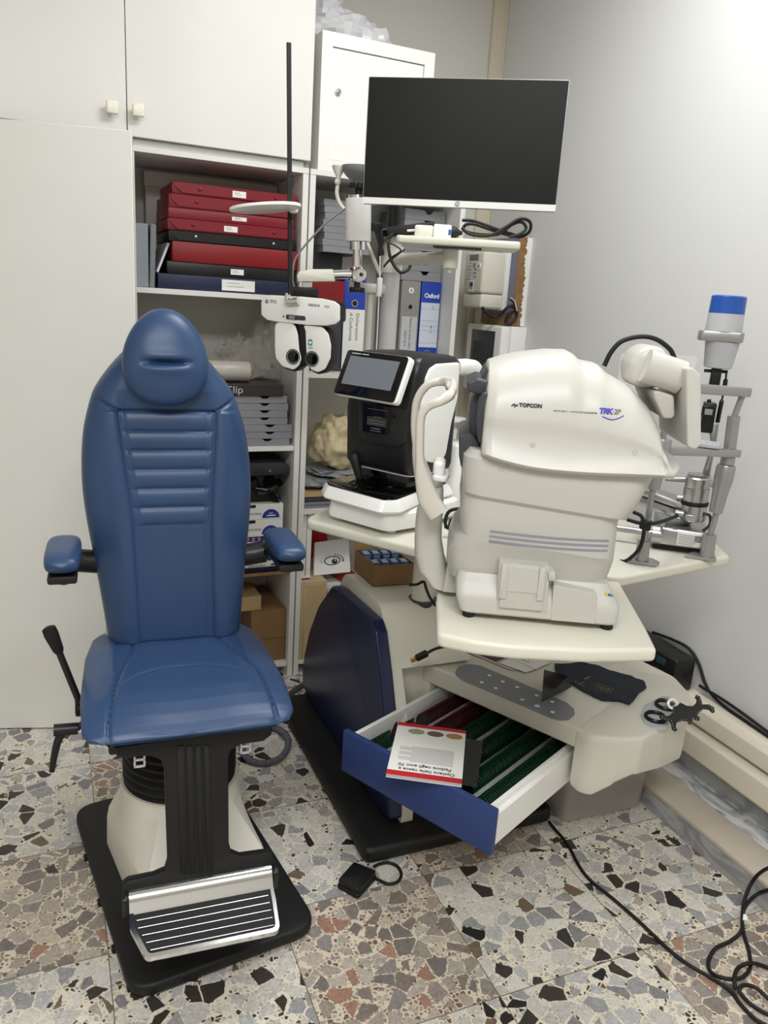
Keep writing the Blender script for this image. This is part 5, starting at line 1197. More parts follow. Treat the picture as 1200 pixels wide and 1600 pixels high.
# pale inline switch and cord hanging by the column
bm = I(); hh_ = lambda px, py: on(px, py, (0.93, -0.075, 1.4), hd(23.5))
swp = hh_(592.5, 449); sw = thing('hanging_switch', 'white pendant switch on a thin cord against the silver column', 'switch', swp)
LW = local(sw)
bm = I(); P = [LW(hh_(*p)) for p in [(593.5, 434.5), (591.5, 463.5)]]; ex = (P[0]-P[1]).normalized(); box(bm, (0, 0, 0), (0.057, 0.0165, 0.014), 0.004, 3, m=frame((P[0]+P[1])/2, ex, Vector((0, 1, 0)).cross(ex).normalized())); obj('switch_body', bm, M['white'], sw)
bm = I(); tube(bm, [LW(hh_(*p)) for p in [(594, 400), (593.7, 418), (593.5, 436)]], 0.0022, 8); tube(bm, [LW(hh_(*p)) for p in [(592, 462), (590.5, 500), (588, 548)]], 0.0022, 8); obj('cord', bm, M['white'], sw)
# barcode-style hand piece in its holder
hq = lambda px, py: on(px, py, (0.90, -0.045, 1.55), hd(23.5))
hp_ = thing('hand_piece', 'black handheld pistol-shaped instrument hooked between spring cylinder and column', 'hand instrument', hq(590, 370))
LH = local(hp_)
PFX = Vector((PF.y, -PF.x, 0)); FHt = frame(LH(hq(590, 370)), PFX, (0, 0, 1), -PF)
def h2d(px, py): w_ = hq(px, py)-hq(590, 370); return (w_.dot(PFX), w_.z)
bm = I(); prism(bm, rounded([h2d(*p) for p in [(578, 347), (596, 349), (598.5, 354), (592, 363), (578, 361)]], 0.004), -0.014, 0.014, 0.004, 2, m=FHt); obj('head', bm, M['black'], hp_)
bm = I(); prism(bm, rounded([h2d(*p) for p in [(585, 360), (594, 360), (600.5, 397), (598, 400), (594, 397)]], 0.004), -0.010, 0.010, 0.004, 2, m=FHt); obj('handle', bm, M['black'], hp_)
# items on the small shelf
def on_shelf(px, py, n): return on(px, py, (0, 0, zsh), (0, 0, 1)) if False else SHW @ Vector(((SHW.inverted() @ on(px, py, sref+SHN*n, SHN)).x, n, 0))
def shx(px, n): return (SHW.inverted() @ on(px, 366, sref+SHN*n, SHN)).x
def shelf_frame(px, n, rot): return SHW @ T(shx(px, n), n, 0) @ rz(rot)
def shelf_thing(name, label, cat, px, n, rot=0.0):
    p = SHW @ Vector((shx(px, n), n, 0)); return thing(name, label, cat, p, math.atan2(SHX.y, SHX.x)+rot)
t = shelf_thing('plug_adapter', 'cream mains plug with two pins plugged into a white adapter on the small shelf', 'plug', 678, 0.045, 0.03)
bm = I(); prism(bm, rounded([(-0.052, -0.017), (-0.040, -0.020), (-0.002, -0.020), (-0.002, 0.020), (-0.040, 0.020), (-0.052, 0.017)], 0.008), 0.0003, 0.030, 0.006, 3); obj('plug', bm, M['cream'], t)
bm = I(); cyl(bm, (-0.052, -0.0095, 0.017), (-0.072, -0.0095, 0.015), 0.0024, 0.0024, 12); obj('pin', bm, M['chrome'], t)
bm = I(); cyl(bm, (-0.052, 0.0095, 0.017), (-0.072, 0.0095, 0.015), 0.0024, 0.0024, 12); obj('pin', bm, M['chrome'], t)
bm = I(); cbox(bm, (-0.002, -0.022, 0.0003), (0.046, 0.024, 0.034), 0.005, 3); obj('adapter', bm, M['white'], t)
bm = I(); cbox(bm, (0.038, -0.0226, 0.008), (0.0455, -0.0218, 0.022)); obj('adapter_mark', bm, mat('blue_mark', (50, 90, 160), 0.5), t)
bm = I(); lathe(bm, [(0.0145, 0), (0.016, 0.004), (0.014, 0.012), (0.007, 0.022), (0.0045, 0.03)], (0.046, 0.0, 0.0175), (0.08, -0.002, 0.0168), 24); bk = obj('black_plug', bm, M['rubber'], t)
sx0 = lambda px, py, n=0.05: T(0, 0, 0) @ (loc_of(t).inverted() @ (on(px, py, sref+SHN*n, SHN)))
t2 = shelf_thing('power_cable', 'coiled black power cable lying on the right half of the small shelf', 'cable', 770, 0.06)
L2 = local(t2); s2 = lambda px, py, n: L2(on(px, py, sref+SHN*n, SHN))
P = [s2(722, 356, .05), s2(735, 366, .04), s2(765, 368, .035), s2(790, 355, .04), s2(812, 342, .05), s2(828, 347, .06), s2(827, 362, .07), s2(812, 370, .075), s2(790, 366, .07), s2(765, 358, .06), s2(740, 350, .05), s2(727, 352, .05), s2(725, 360, .055), s2(745, 366, .06), s2(778, 366, .065), s2(800, 351, .06), s2(815, 347, .055), s2(822, 357, .06), s2(812, 366, .05), s2(796, 370, .045)]
bm = I(); tube(bm, [Vector((p.x, p.y, max(p.z, 0.0045))) for p in P], 0.0042, 10, 7)
P = [s2(722, 344, .06), s2(738, 345, .06), s2(760, 352, .06), s2(776, 358, .06), s2(800, 366, .075), s2(812, 369, .085)]
tube(bm, [Vector((p.x, p.y, max(p.z, 0.0045))) for p in P], 0.0042, 10, 7); obj('cable', bm, M['rubber'], t2)
t3 = shelf_thing('power_brick', 'black flat power supply leaning at the left end of the small shelf', 'power supply', 645, 0.10, 0.0)
bm = I(); box(bm, (0.0, 0.0, 0.0235), (0.13, 0.05, 0.024), 0.004, 2, m=Matrix.Rotation(-0.17, 4, 'Y')); obj('casing', bm, M['black_soft'], t3)
L3 = local(t3); s3 = lambda px, py, n=0.03: L3(on(px, py, sref+SHN*n, SHN))
bm = I(); tube(bm, [s3(617, 362, .09), s3(610, 370, .05), s3(607, 385, -.005), s3(612, 408, -.01), s3(625, 425, -.01), s3(637, 422, 0.0), s3(641, 416, .02)], 0.0042, 10)
obj('lead', bm, M['rubber'], t3)
bm = I(); tube(bm, [s3(614, 368, -.01), s3(602, 376, -.012), s3(618, 384, -.012), s3(626, 392, -.012), s3(612, 402, -.012), s3(602, 413, -.012), s3(600, 417, -.012), s3(606, 410, -.012), s3(624, 396, -.012), s3(632, 390, -.012)], 0.0022, 8); obj('thin_lead', bm, M['rubber'], t3)

# ================================================================ electric meter, board and fuse box on the right wall
t = thing('wall_board', 'brown fibreboard panel with rough white painted edge on the right wall', 'board', (WX, 0.69, 1.415))
bm = I(); cbox(bm, (-0.060, -0.132, 0), (-0.0003, 0.135, 0.356), 0.0015, 1); bd = obj('board', bm, M['fibre'], t)
bm = I(); cbox(bm, (-0.0625, -0.128, 0.05), (-0.0603, 0.132, 0.354)); obj('board_face', bm, M['mauve'], t)  # board front lying in shade, the shade put into its mauve colour
random.seed(3)
bm = I()
pts = [(-0.0004, 0.0)]
for k in range(46): pts.append((-0.014-random.uniform(0, 0.012)-(0.006 if k > 30 else 0), 0.356*k/45))
pts.append((-0.0004, 0.356)); prism(bm, pts, -0.0006, 0.0006, 0, m=frame((0, -0.1328, 0), (1, 0, 0), (0, 0, 1))); obj('paint_edge', bm, M['white'], t)
t = thing('electricity_meter', 'cream electricity meter with small display on the brown wall board', 'meter', (WX-0.0628, 0.655, 1.475))
bm = I(); cbox(bm, (-0.022, -0.05, 0.0), (-0.0003, 0.125, 0.235), 0.004, 2); obj('back_plate', bm, M['white'], t)
bm = I(); cbox(bm, (-0.125, -0.042, 0.004), (-0.020, 0.118, 0.062), 0.01, 3); obj('terminal_cover', bm, M['cream'], t)
bm = I(); cbox(bm, (-0.130, -0.044, 0.064), (-0.020, 0.118, 0.232), 0.012, 3); mb_ = obj('meter_body', bm, M['cream'], t)
bm = I(); cbox(bm, (-0.1312, 0.0, 0.196), (-0.1295, 0.075, 0.220), 0.0005, 1); obj('display', bm, mat('lcd_grey', (120, 122, 112), 0.3), mb_)
bm = I(); cyl(bm, (-0.133, -0.012, 0.172), (-0.129, -0.012, 0.172), 0.014, 0.015, 24); bt_ = obj('button', bm, M['white'], mb_)
bm = I(); cyl(bm, (-0.1342, -0.012, 0.172), (-0.132, -0.012, 0.172), 0.004, 0.004, 14); obj('button_eye', bm, M['ink'], bt_)
bm = I()
for k in range(6): cbox(bm, (-0.1308, 0.055, 0.185-k*0.013), (-0.1298, 0.055+0.02+0.01*(k % 3), 0.1875-k*0.013))
for k in range(3): cbox(bm, (-0.1308, 0.010, 0.158-k*0.015), (-0.1298, 0.030+0.006*(k % 2), 0.163-k*0.015))
cbox(bm, (-0.1308, 0.022, 0.168), (-0.1298, 0.040, 0.186)); obj('small_print', bm, M['ink_grey'], mb_)
bm = I(); cbox(bm, (-0.1312, 0.02, 0.070), (-0.1297, 0.062, 0.116)); stk = obj('sticker', bm, M['paper'], mb_)
bm = I(); box(bm, (-0.1315, 0.042, 0.1), (0.001, 0.028, 0.016), 0.0004, 1); box(bm, (-0.1315, 0.034, 0.088), (0.001, 0.006, 0.016)); box(bm, (-0.1315, 0.05, 0.088), (0.001, 0.006, 0.016)); obj('sticker_print', bm, mat('print_navy', (40, 64, 110), 0.5), stk)
t = thing('meter_cable', 'loop of dark cables hanging under the electricity meter', 'cable', (WX-0.09, 0.60, 1.47))
LK = local(t); wq = lambda px, py, y: LK(ony(px, py, y))
bm = I(); tube(bm, [wq(753, 480, .60), wq(762, 490, .59), wq(775, 496, .58), wq(788, 485, .56), wq(797, 478, .55), wq(806, 482, .545), wq(807, 494, .545), wq(797, 506, .55), wq(790, 503, .56), wq(795, 490, .555), wq(803, 484, .55)], 0.0065, 10); tube(bm, [wq(796, 466, .548), wq(804, 474, .543), wq(807, 486, .54)], 0.005, 10); obj('cable', bm, M['black'], t)
bm = I(); tube(bm, [wq(797, 465, .542), wq(804, 471, .538), wq(808, 486, .536)], 0.0032, 8); obj('bare_lead', bm, M['lgrey'], t)
t = thing('fuse_box', 'grey-white fuse box with a smoked window below the wall board', 'fuse box', (WX, 0.68, 1.12))
bm = I(); cbox(bm, (-0.075, -0.152, 0), (-0.0003, 0.15, 0.293), 0.004, 2); obj('housing', bm, M['white'], t)
bm = I(); cbox(bm, (-0.122, -0.150, 0.002), (-0.077, 0.148, 0.291), 0.008, 3); fr = obj('cover', bm, M['white'], t)
bm = I(); cbox(bm, (-0.1245, -0.10, 0.03), (-0.1215, 0.10, 0.268), 0.004, 2); obj('window', bm, mat('smoked_window', (62, 66, 66), 0.15), fr)
bm = I()
for k in range(6): cbox(bm, (-0.1268, -0.08+k*0.027, 0.14), (-0.1246, -0.058+k*0.027, 0.22), 0.001, 1)
obj('breaker', bm, M['dgrey'], fr)
bm = I(); cbox(bm, (1.752, 0.83, 1.12), (1.7997, 0.926, 1.40), 0.006, 2); cbox(bm, (1.762, 0.845, 1.40), (1.7997, 0.925, 1.476), 0.004, 2); struct('trim_7', bm, M['trunk'])
# plastic bag on the white locker
random.seed(11)
t = thing('plastic_bag', 'crumpled translucent plastic bag lying on top of the white locker', 'bag', cab_w(0.16, 0.16, 2.331), CA)
from mathutils import noise
def crumple(c, s_, amp, sc, seed, u=56, v=36, flat=None):
    t_ = bmesh.new(); bmesh.ops.create_uvsphere(t_, u_segments=u, v_segments=v, radius=1.0)
    for x in t_.verts:
        p = x.co.copy(); d = 1+amp*(noise.noise(p*sc+Vector((seed, 0, 0)))+0.6*noise.noise(p*sc*2.3+Vector((0, seed, 0)))+0.35*abs(noise.noise(p*sc*5+Vector((0, 0, seed)))))
        q_ = Vector((p.x*s_[0], p.y*s_[1], p.z*s_[2]))*d+Vector(c)
        if flat is not None: q_.z = max(q_.z, flat+0.0005+0.002*abs(noise.noise(p*9)))
        x.co = q_
    return t_
BAG = mat('bag_film', (240, 240, 244), 0.25, alpha=0.62, spec=0.7)
bm = crumple((0.0, 0.0, 0.05), (0.11, 0.09, 0.065), 0.4, 1.7, 4.0, 26, 16, flat=0.0)
merge(bm, crumple((-0.05, 0.04, 0.11), (0.06, 0.07, 0.07), 0.5, 2.0, 9.0, 22, 14)); merge(bm, crumple((0.12, 0.0, 0.035), (0.07, 0.05, 0.05), 0.5, 2.0, 2.0, 22, 14, flat=0.0)); 
for v in bm.verts: v.co.x = max(v.co.x, -0.150)
obj('bag', bm, BAG, t, sharp=2)
# ================================================================ what stands on the shelves (coordinates in the cabinet frame)
CI = CAB.inverted()
cvn = (CAB.to_3x3() @ Vector((0, 1, 0)))
def cb(px, py, v=0.02): return CI @ on(px, py, CAB @ Vector((0, v, 0)), cvn)
def ctag(o, label, cat, group=None): return tag(o, label, cat, group)
def cthing(name, label, cat, x, y, z, group=None, rot=0.0): return thing(name, label, cat, CAB @ Vector((x, y, z)), CA+rot, group)
def lines(bm, x0, x1, z, y, n, dz, h=0.0012, seed=0):
    for k in range(n): cbox(bm, (x0, y-0.0004, z-k*dz), (x0+(x1-x0)*(0.6+0.4*(((k+seed)*7) % 5)/4), y, z-k*dz+h))
SA = 1.477
# the stack of flat cases, listed from the bottom; picture points of the front face give its edges
z_prev = SA+0.0003
def flat_case(name, lab, cat, xl, xr, z0, z1, v, dep, material, kind, group=None, rot=0.0, lx=None, stud=None):
    xr = min(xr, -0.0225); xc = (xl+xr)/2; W_, h = xr-xl, z1-z0
    t = cthing(name, lab, cat, xc, v, z0, group, rot)
    if kind == 'box':
        bm = I(); cbox(bm, (-W_/2, 0, 0), (W_/2, dep, h), 0.002, 2); obj('body', bm, material, t)
    else:
        bm = I(); cbox(bm, (-W_/2, 0.003, 0), (W_/2, dep, h*0.96), 0.002, 2); obj('body', bm, material, t)
        # folded front flap with a slanted left corner
        bm = I(); prism(bm, [(-W_/2+0.003, h*0.99), (W_/2-0.003, h*0.99), (W_/2-0.003, h*0.62), (W_/2-0.02, h*0.10), (-W_/2+0.032, h*0.10), (-W_/2+0.006, h*0.62)], 0.0, 0.0045, 0.001, 1, m=frame((0, 0.0035, 0), (1, 0, 0), (0, 0, 1))); obj('flap', bm, material, t)
    if stud:
        for sx in stud:
            bm = I(); y_ = -0.001 if kind != 'box' else 0; lathe(bm, [(0.0055, -0.001), (0.0055, 0.001), (0.004, 0.0035), (0.001, 0.0045)], (sx*W_, y_, h*0.55), (sx*W_, y_-1, h*0.55), 16); obj('stud', bm, material if material is M['red'] else M['alu'], t)
    if lx is not None:
        x_, w_, hh_ = lx; y_ = -0.0016 if kind != 'box' else -0.0006
        bm = I(); cbox(bm, (x_*W_-w_/2, y_, h*0.5-hh_/2), (x_*W_+w_/2, y_+0.001, h*0.5+hh_/2)); lb_ = obj('paper_label', bm, M['paper'], t)
        bm = I(); lines(bm, x_*W_-w_*0.35, x_*W_+w_*0.3, h*0.5+hh_*0.18, y_-0.0001, 2, hh_*0.3, 0.0014); obj('small_print', bm, M['ink_grey'], lb_)
    return t
x = lambda px, py: cb(px, py, 0.03).x
zz = lambda px, py: cb(px, py, 0.03).z
zs = [SA+0.0004, zz(246, 426), zz(261, 407), zz(268.8, 376), zz(263.6, 358.5), zz(261.8, 339), zz(262.8, 323), zz(263.6, 301), zz(268.8, 282.5)]
X = [(x(246.3, 440), x(466, 447)), (x(261, 415), x(461, 427)), (x(268.8, 390), x(466.4, 400)), (x(263.6, 366), x(462.5, 379)), (x(261.8, 348), x(460, 360)), (x(262.8, 331), x(459, 344)), (x(263.6, 310), x(459, 325)), (x(268.8, 290), x(464, 308))]
e = 0.0006
flat_case('flat_box', 'long navy flat box with a white label at the bottom of the case stack', 'box', *X[0], zs[0], zs[1]-e, 0.02, 0.27, M['navy_box'], 'box', lx=(0.06, 0.115, 0.036))
flat_case('flat_box', 'low black box with a small label between the navy box and the plain red box', 'box', *X[1], zs[1], zs[2]-e, 0.026, 0.26, M['black'], 'box', lx=(0.03, 0.045, 0.018))
flat_case('flat_box', 'plain red box without studs in the middle of the case stack', 'box', *X[2], zs[2], zs[3]-e, 0.022, 0.265, M['red2'], 'box')
flat_case('sample_case', 'black sample case with two silver studs under the red cases', 'case', *X[3], zs[3], zs[4]-e, 0.026, 0.26, M['black'], 'case', stud=(-0.3, 0.31))
flat_case('sample_case', 'dark red studded sample case lowest of the red ones, resting on the black case', 'case', *X[4], zs[4], zs[5]-e, 0.026, 0.26, M['red'], 'case', stud=(-0.31, 0.33), lx=(-0.02, 0.046, 0.018))
flat_case('sample_case', 'dark red sample case with a bright red strip, third from the top of the stack', 'case', *X[5], zs[5], zs[6]-e, 0.028, 0.26, M['red'], 'box', lx=(0.05, 0.05, 0.012))
flat_case('sample_case', 'dark red studded sample case second from the top of the stack', 'case', *X[6], zs[6], zs[7]-e, 0.027, 0.26, M['red'], 'case', stud=(-0.29,))
flat_case('sample_case', 'dark red sample case on the very top of the stack, white label in front', 'case', *X[7], zs[7], zs[8]-e, 0.026, 0.25, M['red'], 'case', stud=(-0.29, 0.32), lx=(0.02, 0.046, 0.02))
# leaning thin book, big pale box behind, grey holders at the left
p, q_ = cb(267.5, 379, 0.05), cb(249.5, 425, 0.05); t = cthing('thin_book', 'thin grey-white book leaning against the plain red box', 'book', q_.x-0.004, 0.05, zs[1]+0.0004)
ang = math.atan2(p.z-q_.z, p.x-q_.x); L_ = (p-q_).length
bm = I(); cbox(bm, (0, 0, 0), (L_, 0.20, 0.002), 0, 1, m=Matrix.Rotation(-ang, 4, 'Y')); cbox(bm, (0, 0, 0.006), (L_, 0.20, 0.008), 0, 1, m=Matrix.Rotation(-ang, 4, 'Y')); obj('cover', bm, M['lgrey'], t)
bm = I(); cbox(bm, (0.002, 0.001, 0.002), (L_-0.003, 0.198, 0.006), 0, 1, m=Matrix.Rotation(-ang, 4, 'Y')); obj('pages', bm, M['paper'], t)
a0, a1, a2 = cb(225, 266, 0.294), cb(444.5, 280, 0.294), cb(225, 289.5, 0.294)
a1.x = min(a1.x, -0.023)
t = cthing('storage_box', 'large pale grey storage box standing behind the stack of red cases', 'box', (a0.x+a1.x)/2, 0.294, SA+0.0004); W_ = a1.x-a0.x
bm = I(); cbox(bm, (-W_/2+0.004, 0.002, 0), (W_/2-0.004, 0.052, a2.z-SA), 0.001, 1); obj('body', bm, mat('pale_card', (205, 198, 188), 0.6), t)
bm = I(); cbox(bm, (-W_/2, 0, a2.z-SA), (W_/2, 0.054, a0.z-SA), 0.001, 1); ld = obj('lid', bm, mat('beige_grey_card', (214, 205, 192), 0.6), t)
bm = I(); cbox(bm, (W_/2-0.11, -0.0005, (a2.z+a0.z)/2-SA-0.012), (W_/2-0.02, 0.0, (a2.z+a0.z)/2-SA-0.009)); obj('small_print', bm, M['ink_grey'], ld)
p0, p1, pt_ = cb(213, 445, 0.03), cb(232.6, 446, 0.03), cb(213, 348, 0.03)
t = cthing('file_holder', 'wider blue-grey file holder against the left side of the red case shelf', 'file holder', (p0.x+p1.x)/2, 0.03, SA+0.0004); W_ = p1.x-p0.x
bm = I(); cbox(bm, (-W_/2, 0, 0), (W_/2, 0.25, pt_.z-SA), 0.002, 1); obj('spine', bm, mat('blue_grey_card', (136, 144, 150), 0.55), t)
p2, p3 = cb(234.0, 446, 0.03), cb(241.5, 446, 0.03)
t = cthing('file_holder', 'thin grey file holder leaning beside the navy flat box', 'file holder', (p2.x+p3.x)/2, 0.03, SA+0.0004); W_ = 0.018
bm = I(); cbox(bm, (-W_/2, 0, 0), (W_/2, 0.25, pt_.z-SA), 0.002, 1, m=Matrix.Rotation(math.radians(2.0), 4, 'Y')); cbox(bm, (-W_/2+0.005, 0.01, pt_.z-SA-0.01), (W_/2-0.005, 0.24, pt_.z-SA+0.002), 0, 1, m=Matrix.Rotation(math.radians(2.0), 4, 'Y')); obj('spine', bm, mat('grey_card', (120, 124, 128), 0.55), t)

# ---- shelf of grey trays, dark box, tube and clear wrap
SB = 0.940
tray_mats = M['grey']
def tray(label, xl, xr, z0, z1, v, dep, group, notch, rot=0.0):
    W_, h = xr-xl, z1-z0; t = cthing('tray', label, 'tray', (xl+xr)/2, v, z0, group, rot)
    # front wall with scooped finger notch
    pts = [(-W_/2, 0), (W_/2, 0), (W_/2, h)]
    for nx in sorted([n-(xl+xr)/2 for n in notch], reverse=True): pts += [(nx+0.026, h), (nx+0.017, h-0.002), (nx+0.008, h*0.62), (nx-0.008, h*0.62), (nx-0.017, h-0.002), (nx-0.026, h)]
    pts += [(-W_/2, h)]
    bm = I(); prism(bm, pts, -0.006, 0, 0.0008, 1, m=frame((0, 0, 0), (1, 0, 0), (0, 0, 1), (0, -1, 0)))
    cbox(bm, (-W_/2, 0.0055, 0), (-W_/2+0.006, dep, h), 0.001, 1); cbox(bm, (W_/2-0.006, 0.0055, 0), (W_/2, dep, h), 0.001, 1); cbox(bm, (-W_/2+0.005, dep-0.006, 0), (W_/2-0.005, dep, h), 0.001, 1); cbox(bm, (-W_/2+0.005, 0.005, 0.0), (W_/2-0.005, dep-0.005, 0.003))
    obj('shell', bm, M['grey'], t)
    bm = I(); cbox(bm, (-W_/2+0.0065, 0.0065, 0.0032), (W_/2-0.0065, dep-0.0065, h*0.75)); obj('liner', bm, M['black_soft'], t); return t
tr_ = [(448, 618.8, 633), (449.8, 633.4, 645.2), (448, 645.6, 655), (448.8, 655.4, 665), (456.7, 665.4, 676.2), (456.7, 676.6, 686.6), (451.8, 687.2, 697.6)]
zc = [cb(440, t_[2], 0.02).z for t_ in tr_]
ztop = cb(440, 618.8, 0.02).z; h7 = (ztop-SB-0.0005)/7
words = ['topmost, right under the dark brown box', 'second from the top of the stack under the brown box', 'third from the top of the stack under the brown box', 'fourth from the top of the stack under the brown box', 'fifth from the top, the upper of two sticking out', 'sixth from the top, the lower of two sticking out', 'lowest, resting on the shelf beside the chair back']
for k, (xr_, ya, yb) in enumerate(tr_):
    z1 = SB+0.0005+h7*(7-k)-0.0004; z0 = SB+0.0005+h7*(6-k); xr = cb(xr_, (ya+yb)/2, 0.02).x; nx = cb(413.5+(8 if k in (4, 5) else 4 if k == 6 else 0), ya, 0.02).x
    tray('grey felt tray ' + words[k], xr-0.40, xr, z0, z1, 0.015+0.002*(k % 2), 0.26, 'grey trays under the dark brown box', [nx, nx-0.2])
zb_ = ztop+0.0005; xr = cb(442.8, 613, 0.01).x
t = cthing('gift_box', 'dark brown flat box lettered on its front, on top of the grey trays', 'box', xr-0.21, 0.008, zb_)
hb_ = cb(442.8, 604.5, 0.01).z-cb(442.8, 621.8, 0.01).z
bm = I(); cbox(bm, (-0.21, 0, 0), (0.21, 0.27, hb_), 0.001, 1); gb = obj('body', bm, mat('dark_brown_card', (52, 44, 44), 0.5), t)
ct = cb(365.5, 607.5, 0.008); text('Clip', 0.036, frame((ct.x-(xr-0.21), -0.0006, hb_*0.52), (1, 0, 0), (0, 0, 1)) @ Matrix.Scale(1.15, 4, (1, 0, 0)), M['lgrey'], gb)
ta, tb = cb(318, 575, 0.09), cb(388.5, 577, 0.09)
t = cthing('storage_tube', 'pale grey cylindrical tube lying on the dark brown box behind the headrest', 'tube', tb.x, 0.09, zb_+hb_)
r_ = 0.0375
bm = I(); lathe(bm, [(r_*0.9, -0.20), (r_, -0.19), (r_, -0.115), (r_*0.985, -0.113), (r_*0.985, -0.107), (r_, -0.105), (r_, -0.003), (r_*0.95, 0)], (0, 0, r_+0.0005), (1, 0, r_+0.0005), 48); obj('tube', bm, mat('warm_grey_tube', (176, 170, 160), 0.35), t)
t = cthing('plastic_wrap', 'crumpled clear plastic wrap behind the pale tube on the shelf', 'wrap', cb(395, 545, 0.2).x, 0.205, zb_+hb_)
WRAP = mat('wrap_film', (215, 210, 200), 0.15, alpha=0.26, spec=1.0)
bm = crumple((0.0, 0.0, 0.075), (0.105, 0.07, 0.072), 0.5, 2.0, 3.0, 26, 17, flat=0.0); merge(bm, crumple((0.08, 0.02, 0.10), (0.075, 0.06, 0.11), 0.55, 2.2, 5.0, 26, 17)); merge(bm, crumple((-0.06, 0.03, 0.07), (0.07, 0.05, 0.075), 0.5, 2.4, 8.0, 24, 15)); 
wx_ = cb(395, 545, 0.2).x
for v in bm.verts: v.co.x = min(v.co.x, -0.0235-wx_-0.002*abs(noise.noise(v.co*40))); v.co.y = min(max(v.co.y, -0.03), 0.137); v.co.z = max(v.co.z, 0.0008); v.co.y = max(v.co.y, -0.03)
obj('wrap', bm, WRAP, t, sharp=2)
# ---- shelf C: dark apparatus, lens boxes, black tray
SC = 0.449
p0 = cb(378, 903, 0.01); p1 = cb(452, 893, 0.01)
t = cthing('flat_tray', 'shallow black tray under the white lens boxes on the chipboard shelf', 'tray', (p1.x-0.19), 0.004, SC+0.0003); xtr = p1.x-(p1.x-0.19)
bm = I(); cbox(bm, (-0.20, 0, 0), (xtr, 0.28, 0.016), 0.002, 1); cbox(bm, (-0.20, 0, 0.016), (xtr, 0.006, 0.022), 0.001, 1); obj('tray_body', bm, M['black'], t)
bm = I(); xk = cb(410, 893, 0.004).x-(p1.x-0.19); cbox(bm, (xk-0.02, -0.003, 0.006), (xk+0.02, 0.001, 0.02), 0.001, 1); obj('clasp', bm, M['navy'], t)
zl = [cb(440, y, 0.02).z for y in (895.5, 876, 856.5, 835, 810, 786.5)]
z0 = SC+0.0165; edges = [z0, zl[1], zl[2], zl[3], zl[4], zl[5]]
labs = ['white lens box at the bottom of its stack, behind the right armrest', 'white lens box second from the bottom, mostly hidden by the right armrest', 'white lens box with a striped blue and red band below the two topmost lens boxes', 'white lens box, second from the top of its stack behind the right armrest', 'white lens box on top of its stack, right under the dark apparatus']
for k in range(5):
    xr = cb(448.5 if k < 2 else 441.0, 850, 0.02).x; xm = xr-0.10
    t = cthing('lens_box', labs[k], 'lens box', xm, 0.02+0.0, edges[k]+0.0004, 'white contact lens boxes in one stack')
    h = edges[k+1]-edges[k]-0.0008
    bm = I(); cbox(bm, (-0.10, 0, 0), (0.10, 0.20, h), 0.001, 1); b_ = obj('carton', bm, M['paper'], t)
    r = min(0.034, h*0.72); bm = I(); prism(bm, [(0.052+r*math.cos(math.pi*j/20), 0.005+r*math.sin(math.pi*j/20)) for j in range(21)], 0, 0.0006, 0, m=frame((0, 0, 0), (1, 0, 0), (0, 0, 1))); hm = obj('half_moon', bm, M['label_blue'], b_)
    bm = I(); cbox(bm, (0.036, -0.001, 0.012), (0.07, -0.0006, 0.0165)); cbox(bm, (0.045, -0.001, 0.022), (0.06, -0.0006, 0.0245)); obj('small_print', bm, M['paper'], hm)
    text('OASYS MAX' if k != 0 else 'OASYS MAX', 0.0125, frame((-0.018, -0.0006, h*0.38), (1, 0, 0), (0, 0, 1)), M['ink'], b_)
    if k == 2:
        bm = I(); cbox(bm, (-0.095, -0.0008, h*0.60), (0.1, 0, h*0.97)); st = obj('band', bm, M['label_blue'], b_)
        bm = I()
        for j in range(8): cbox(bm, (-0.085+j*0.022, -0.0012, h*0.64), (-0.075+j*0.022, -0.0007, h*0.92))
        obj('band_mark', bm, mat('pinkish_print', (196, 120, 120), 0.5), st)
    if k >= 3:
        bm = I(); box(bm, (-0.022, -0.002, h*0.90), (0.028, 0.004, h*0.18), 0.001, 1); obj('tape', bm, M['navy'], b_)
tA = edges[5]
t = cthing('binocular_apparatus', 'black binocular head apparatus on top of the white lens boxes', 'eye instrument', cb(415, 760, 0.06).x, 0.06, tA+0.0004)
LB = local(t); zl_ = cb(415, 742, 0.04).z-tA; zl2 = cb(415, 727, 0.04).z-tA
bm = I(); cbox(bm, (-0.16, -0.01, 0.0), (0.05, 0.20, zl_), 0.01, 2); obj('housing', bm, M['black'], t)
xR = cb(452, 735, 0.03).x-cb(415, 760, 0.06).x
bm = I(); prism(bm, rounded([(-0.20, zl_), (xR, zl_), (xR-0.003, zl2), (xR-0.03, zl2+0.012), (-0.20, zl2+0.012)], 0.004), -0.24, 0.035, 0.003, 2, m=frame((0, 0, 0), (1, 0, 0), (0, 0, 1), (0, -1, 0))); ldd = obj('hood', bm, mat('dark_slate', (44, 46, 50), 0.4), t)
bm = I(); cyl(bm, (0.005, -0.035, (zl_+zl2)/2), (0.005, -0.039, (zl_+zl2)/2), 0.005, 0.004, 14); obj('screw', bm, M['alu'], ldd)
bm = I()
for (xx, zx, r) in ((-0.05, zl_*0.72, 0.022), (0.012, zl_*0.74, 0.026), (0.045, zl_*0.72, 0.014)): cyl(bm, (xx, -0.01, zx), (xx, -0.04, zx), r, r*0.8, 22)
tube(bm, [(-0.05, -0.03, zl_*0.55), (0.0, -0.045, zl_*0.5), (0.03, -0.03, zl_*0.6)], 0.011, 10); tube(bm, [(0.03, -0.02, zl_*0.4), (0.045, -0.03, zl_*0.1), (0.02, -0.03, 0.012)], 0.007, 8); obj('eyepiece_block', bm, M['gloss_black'], t)
bm = I(); cbox(bm, (-0.03, -0.0125, zl_*0.28), (0.0, -0.0102, zl_*0.40)); obj('blue_label', bm, mat('steel_blue', (60, 100, 140), 0.5), t)
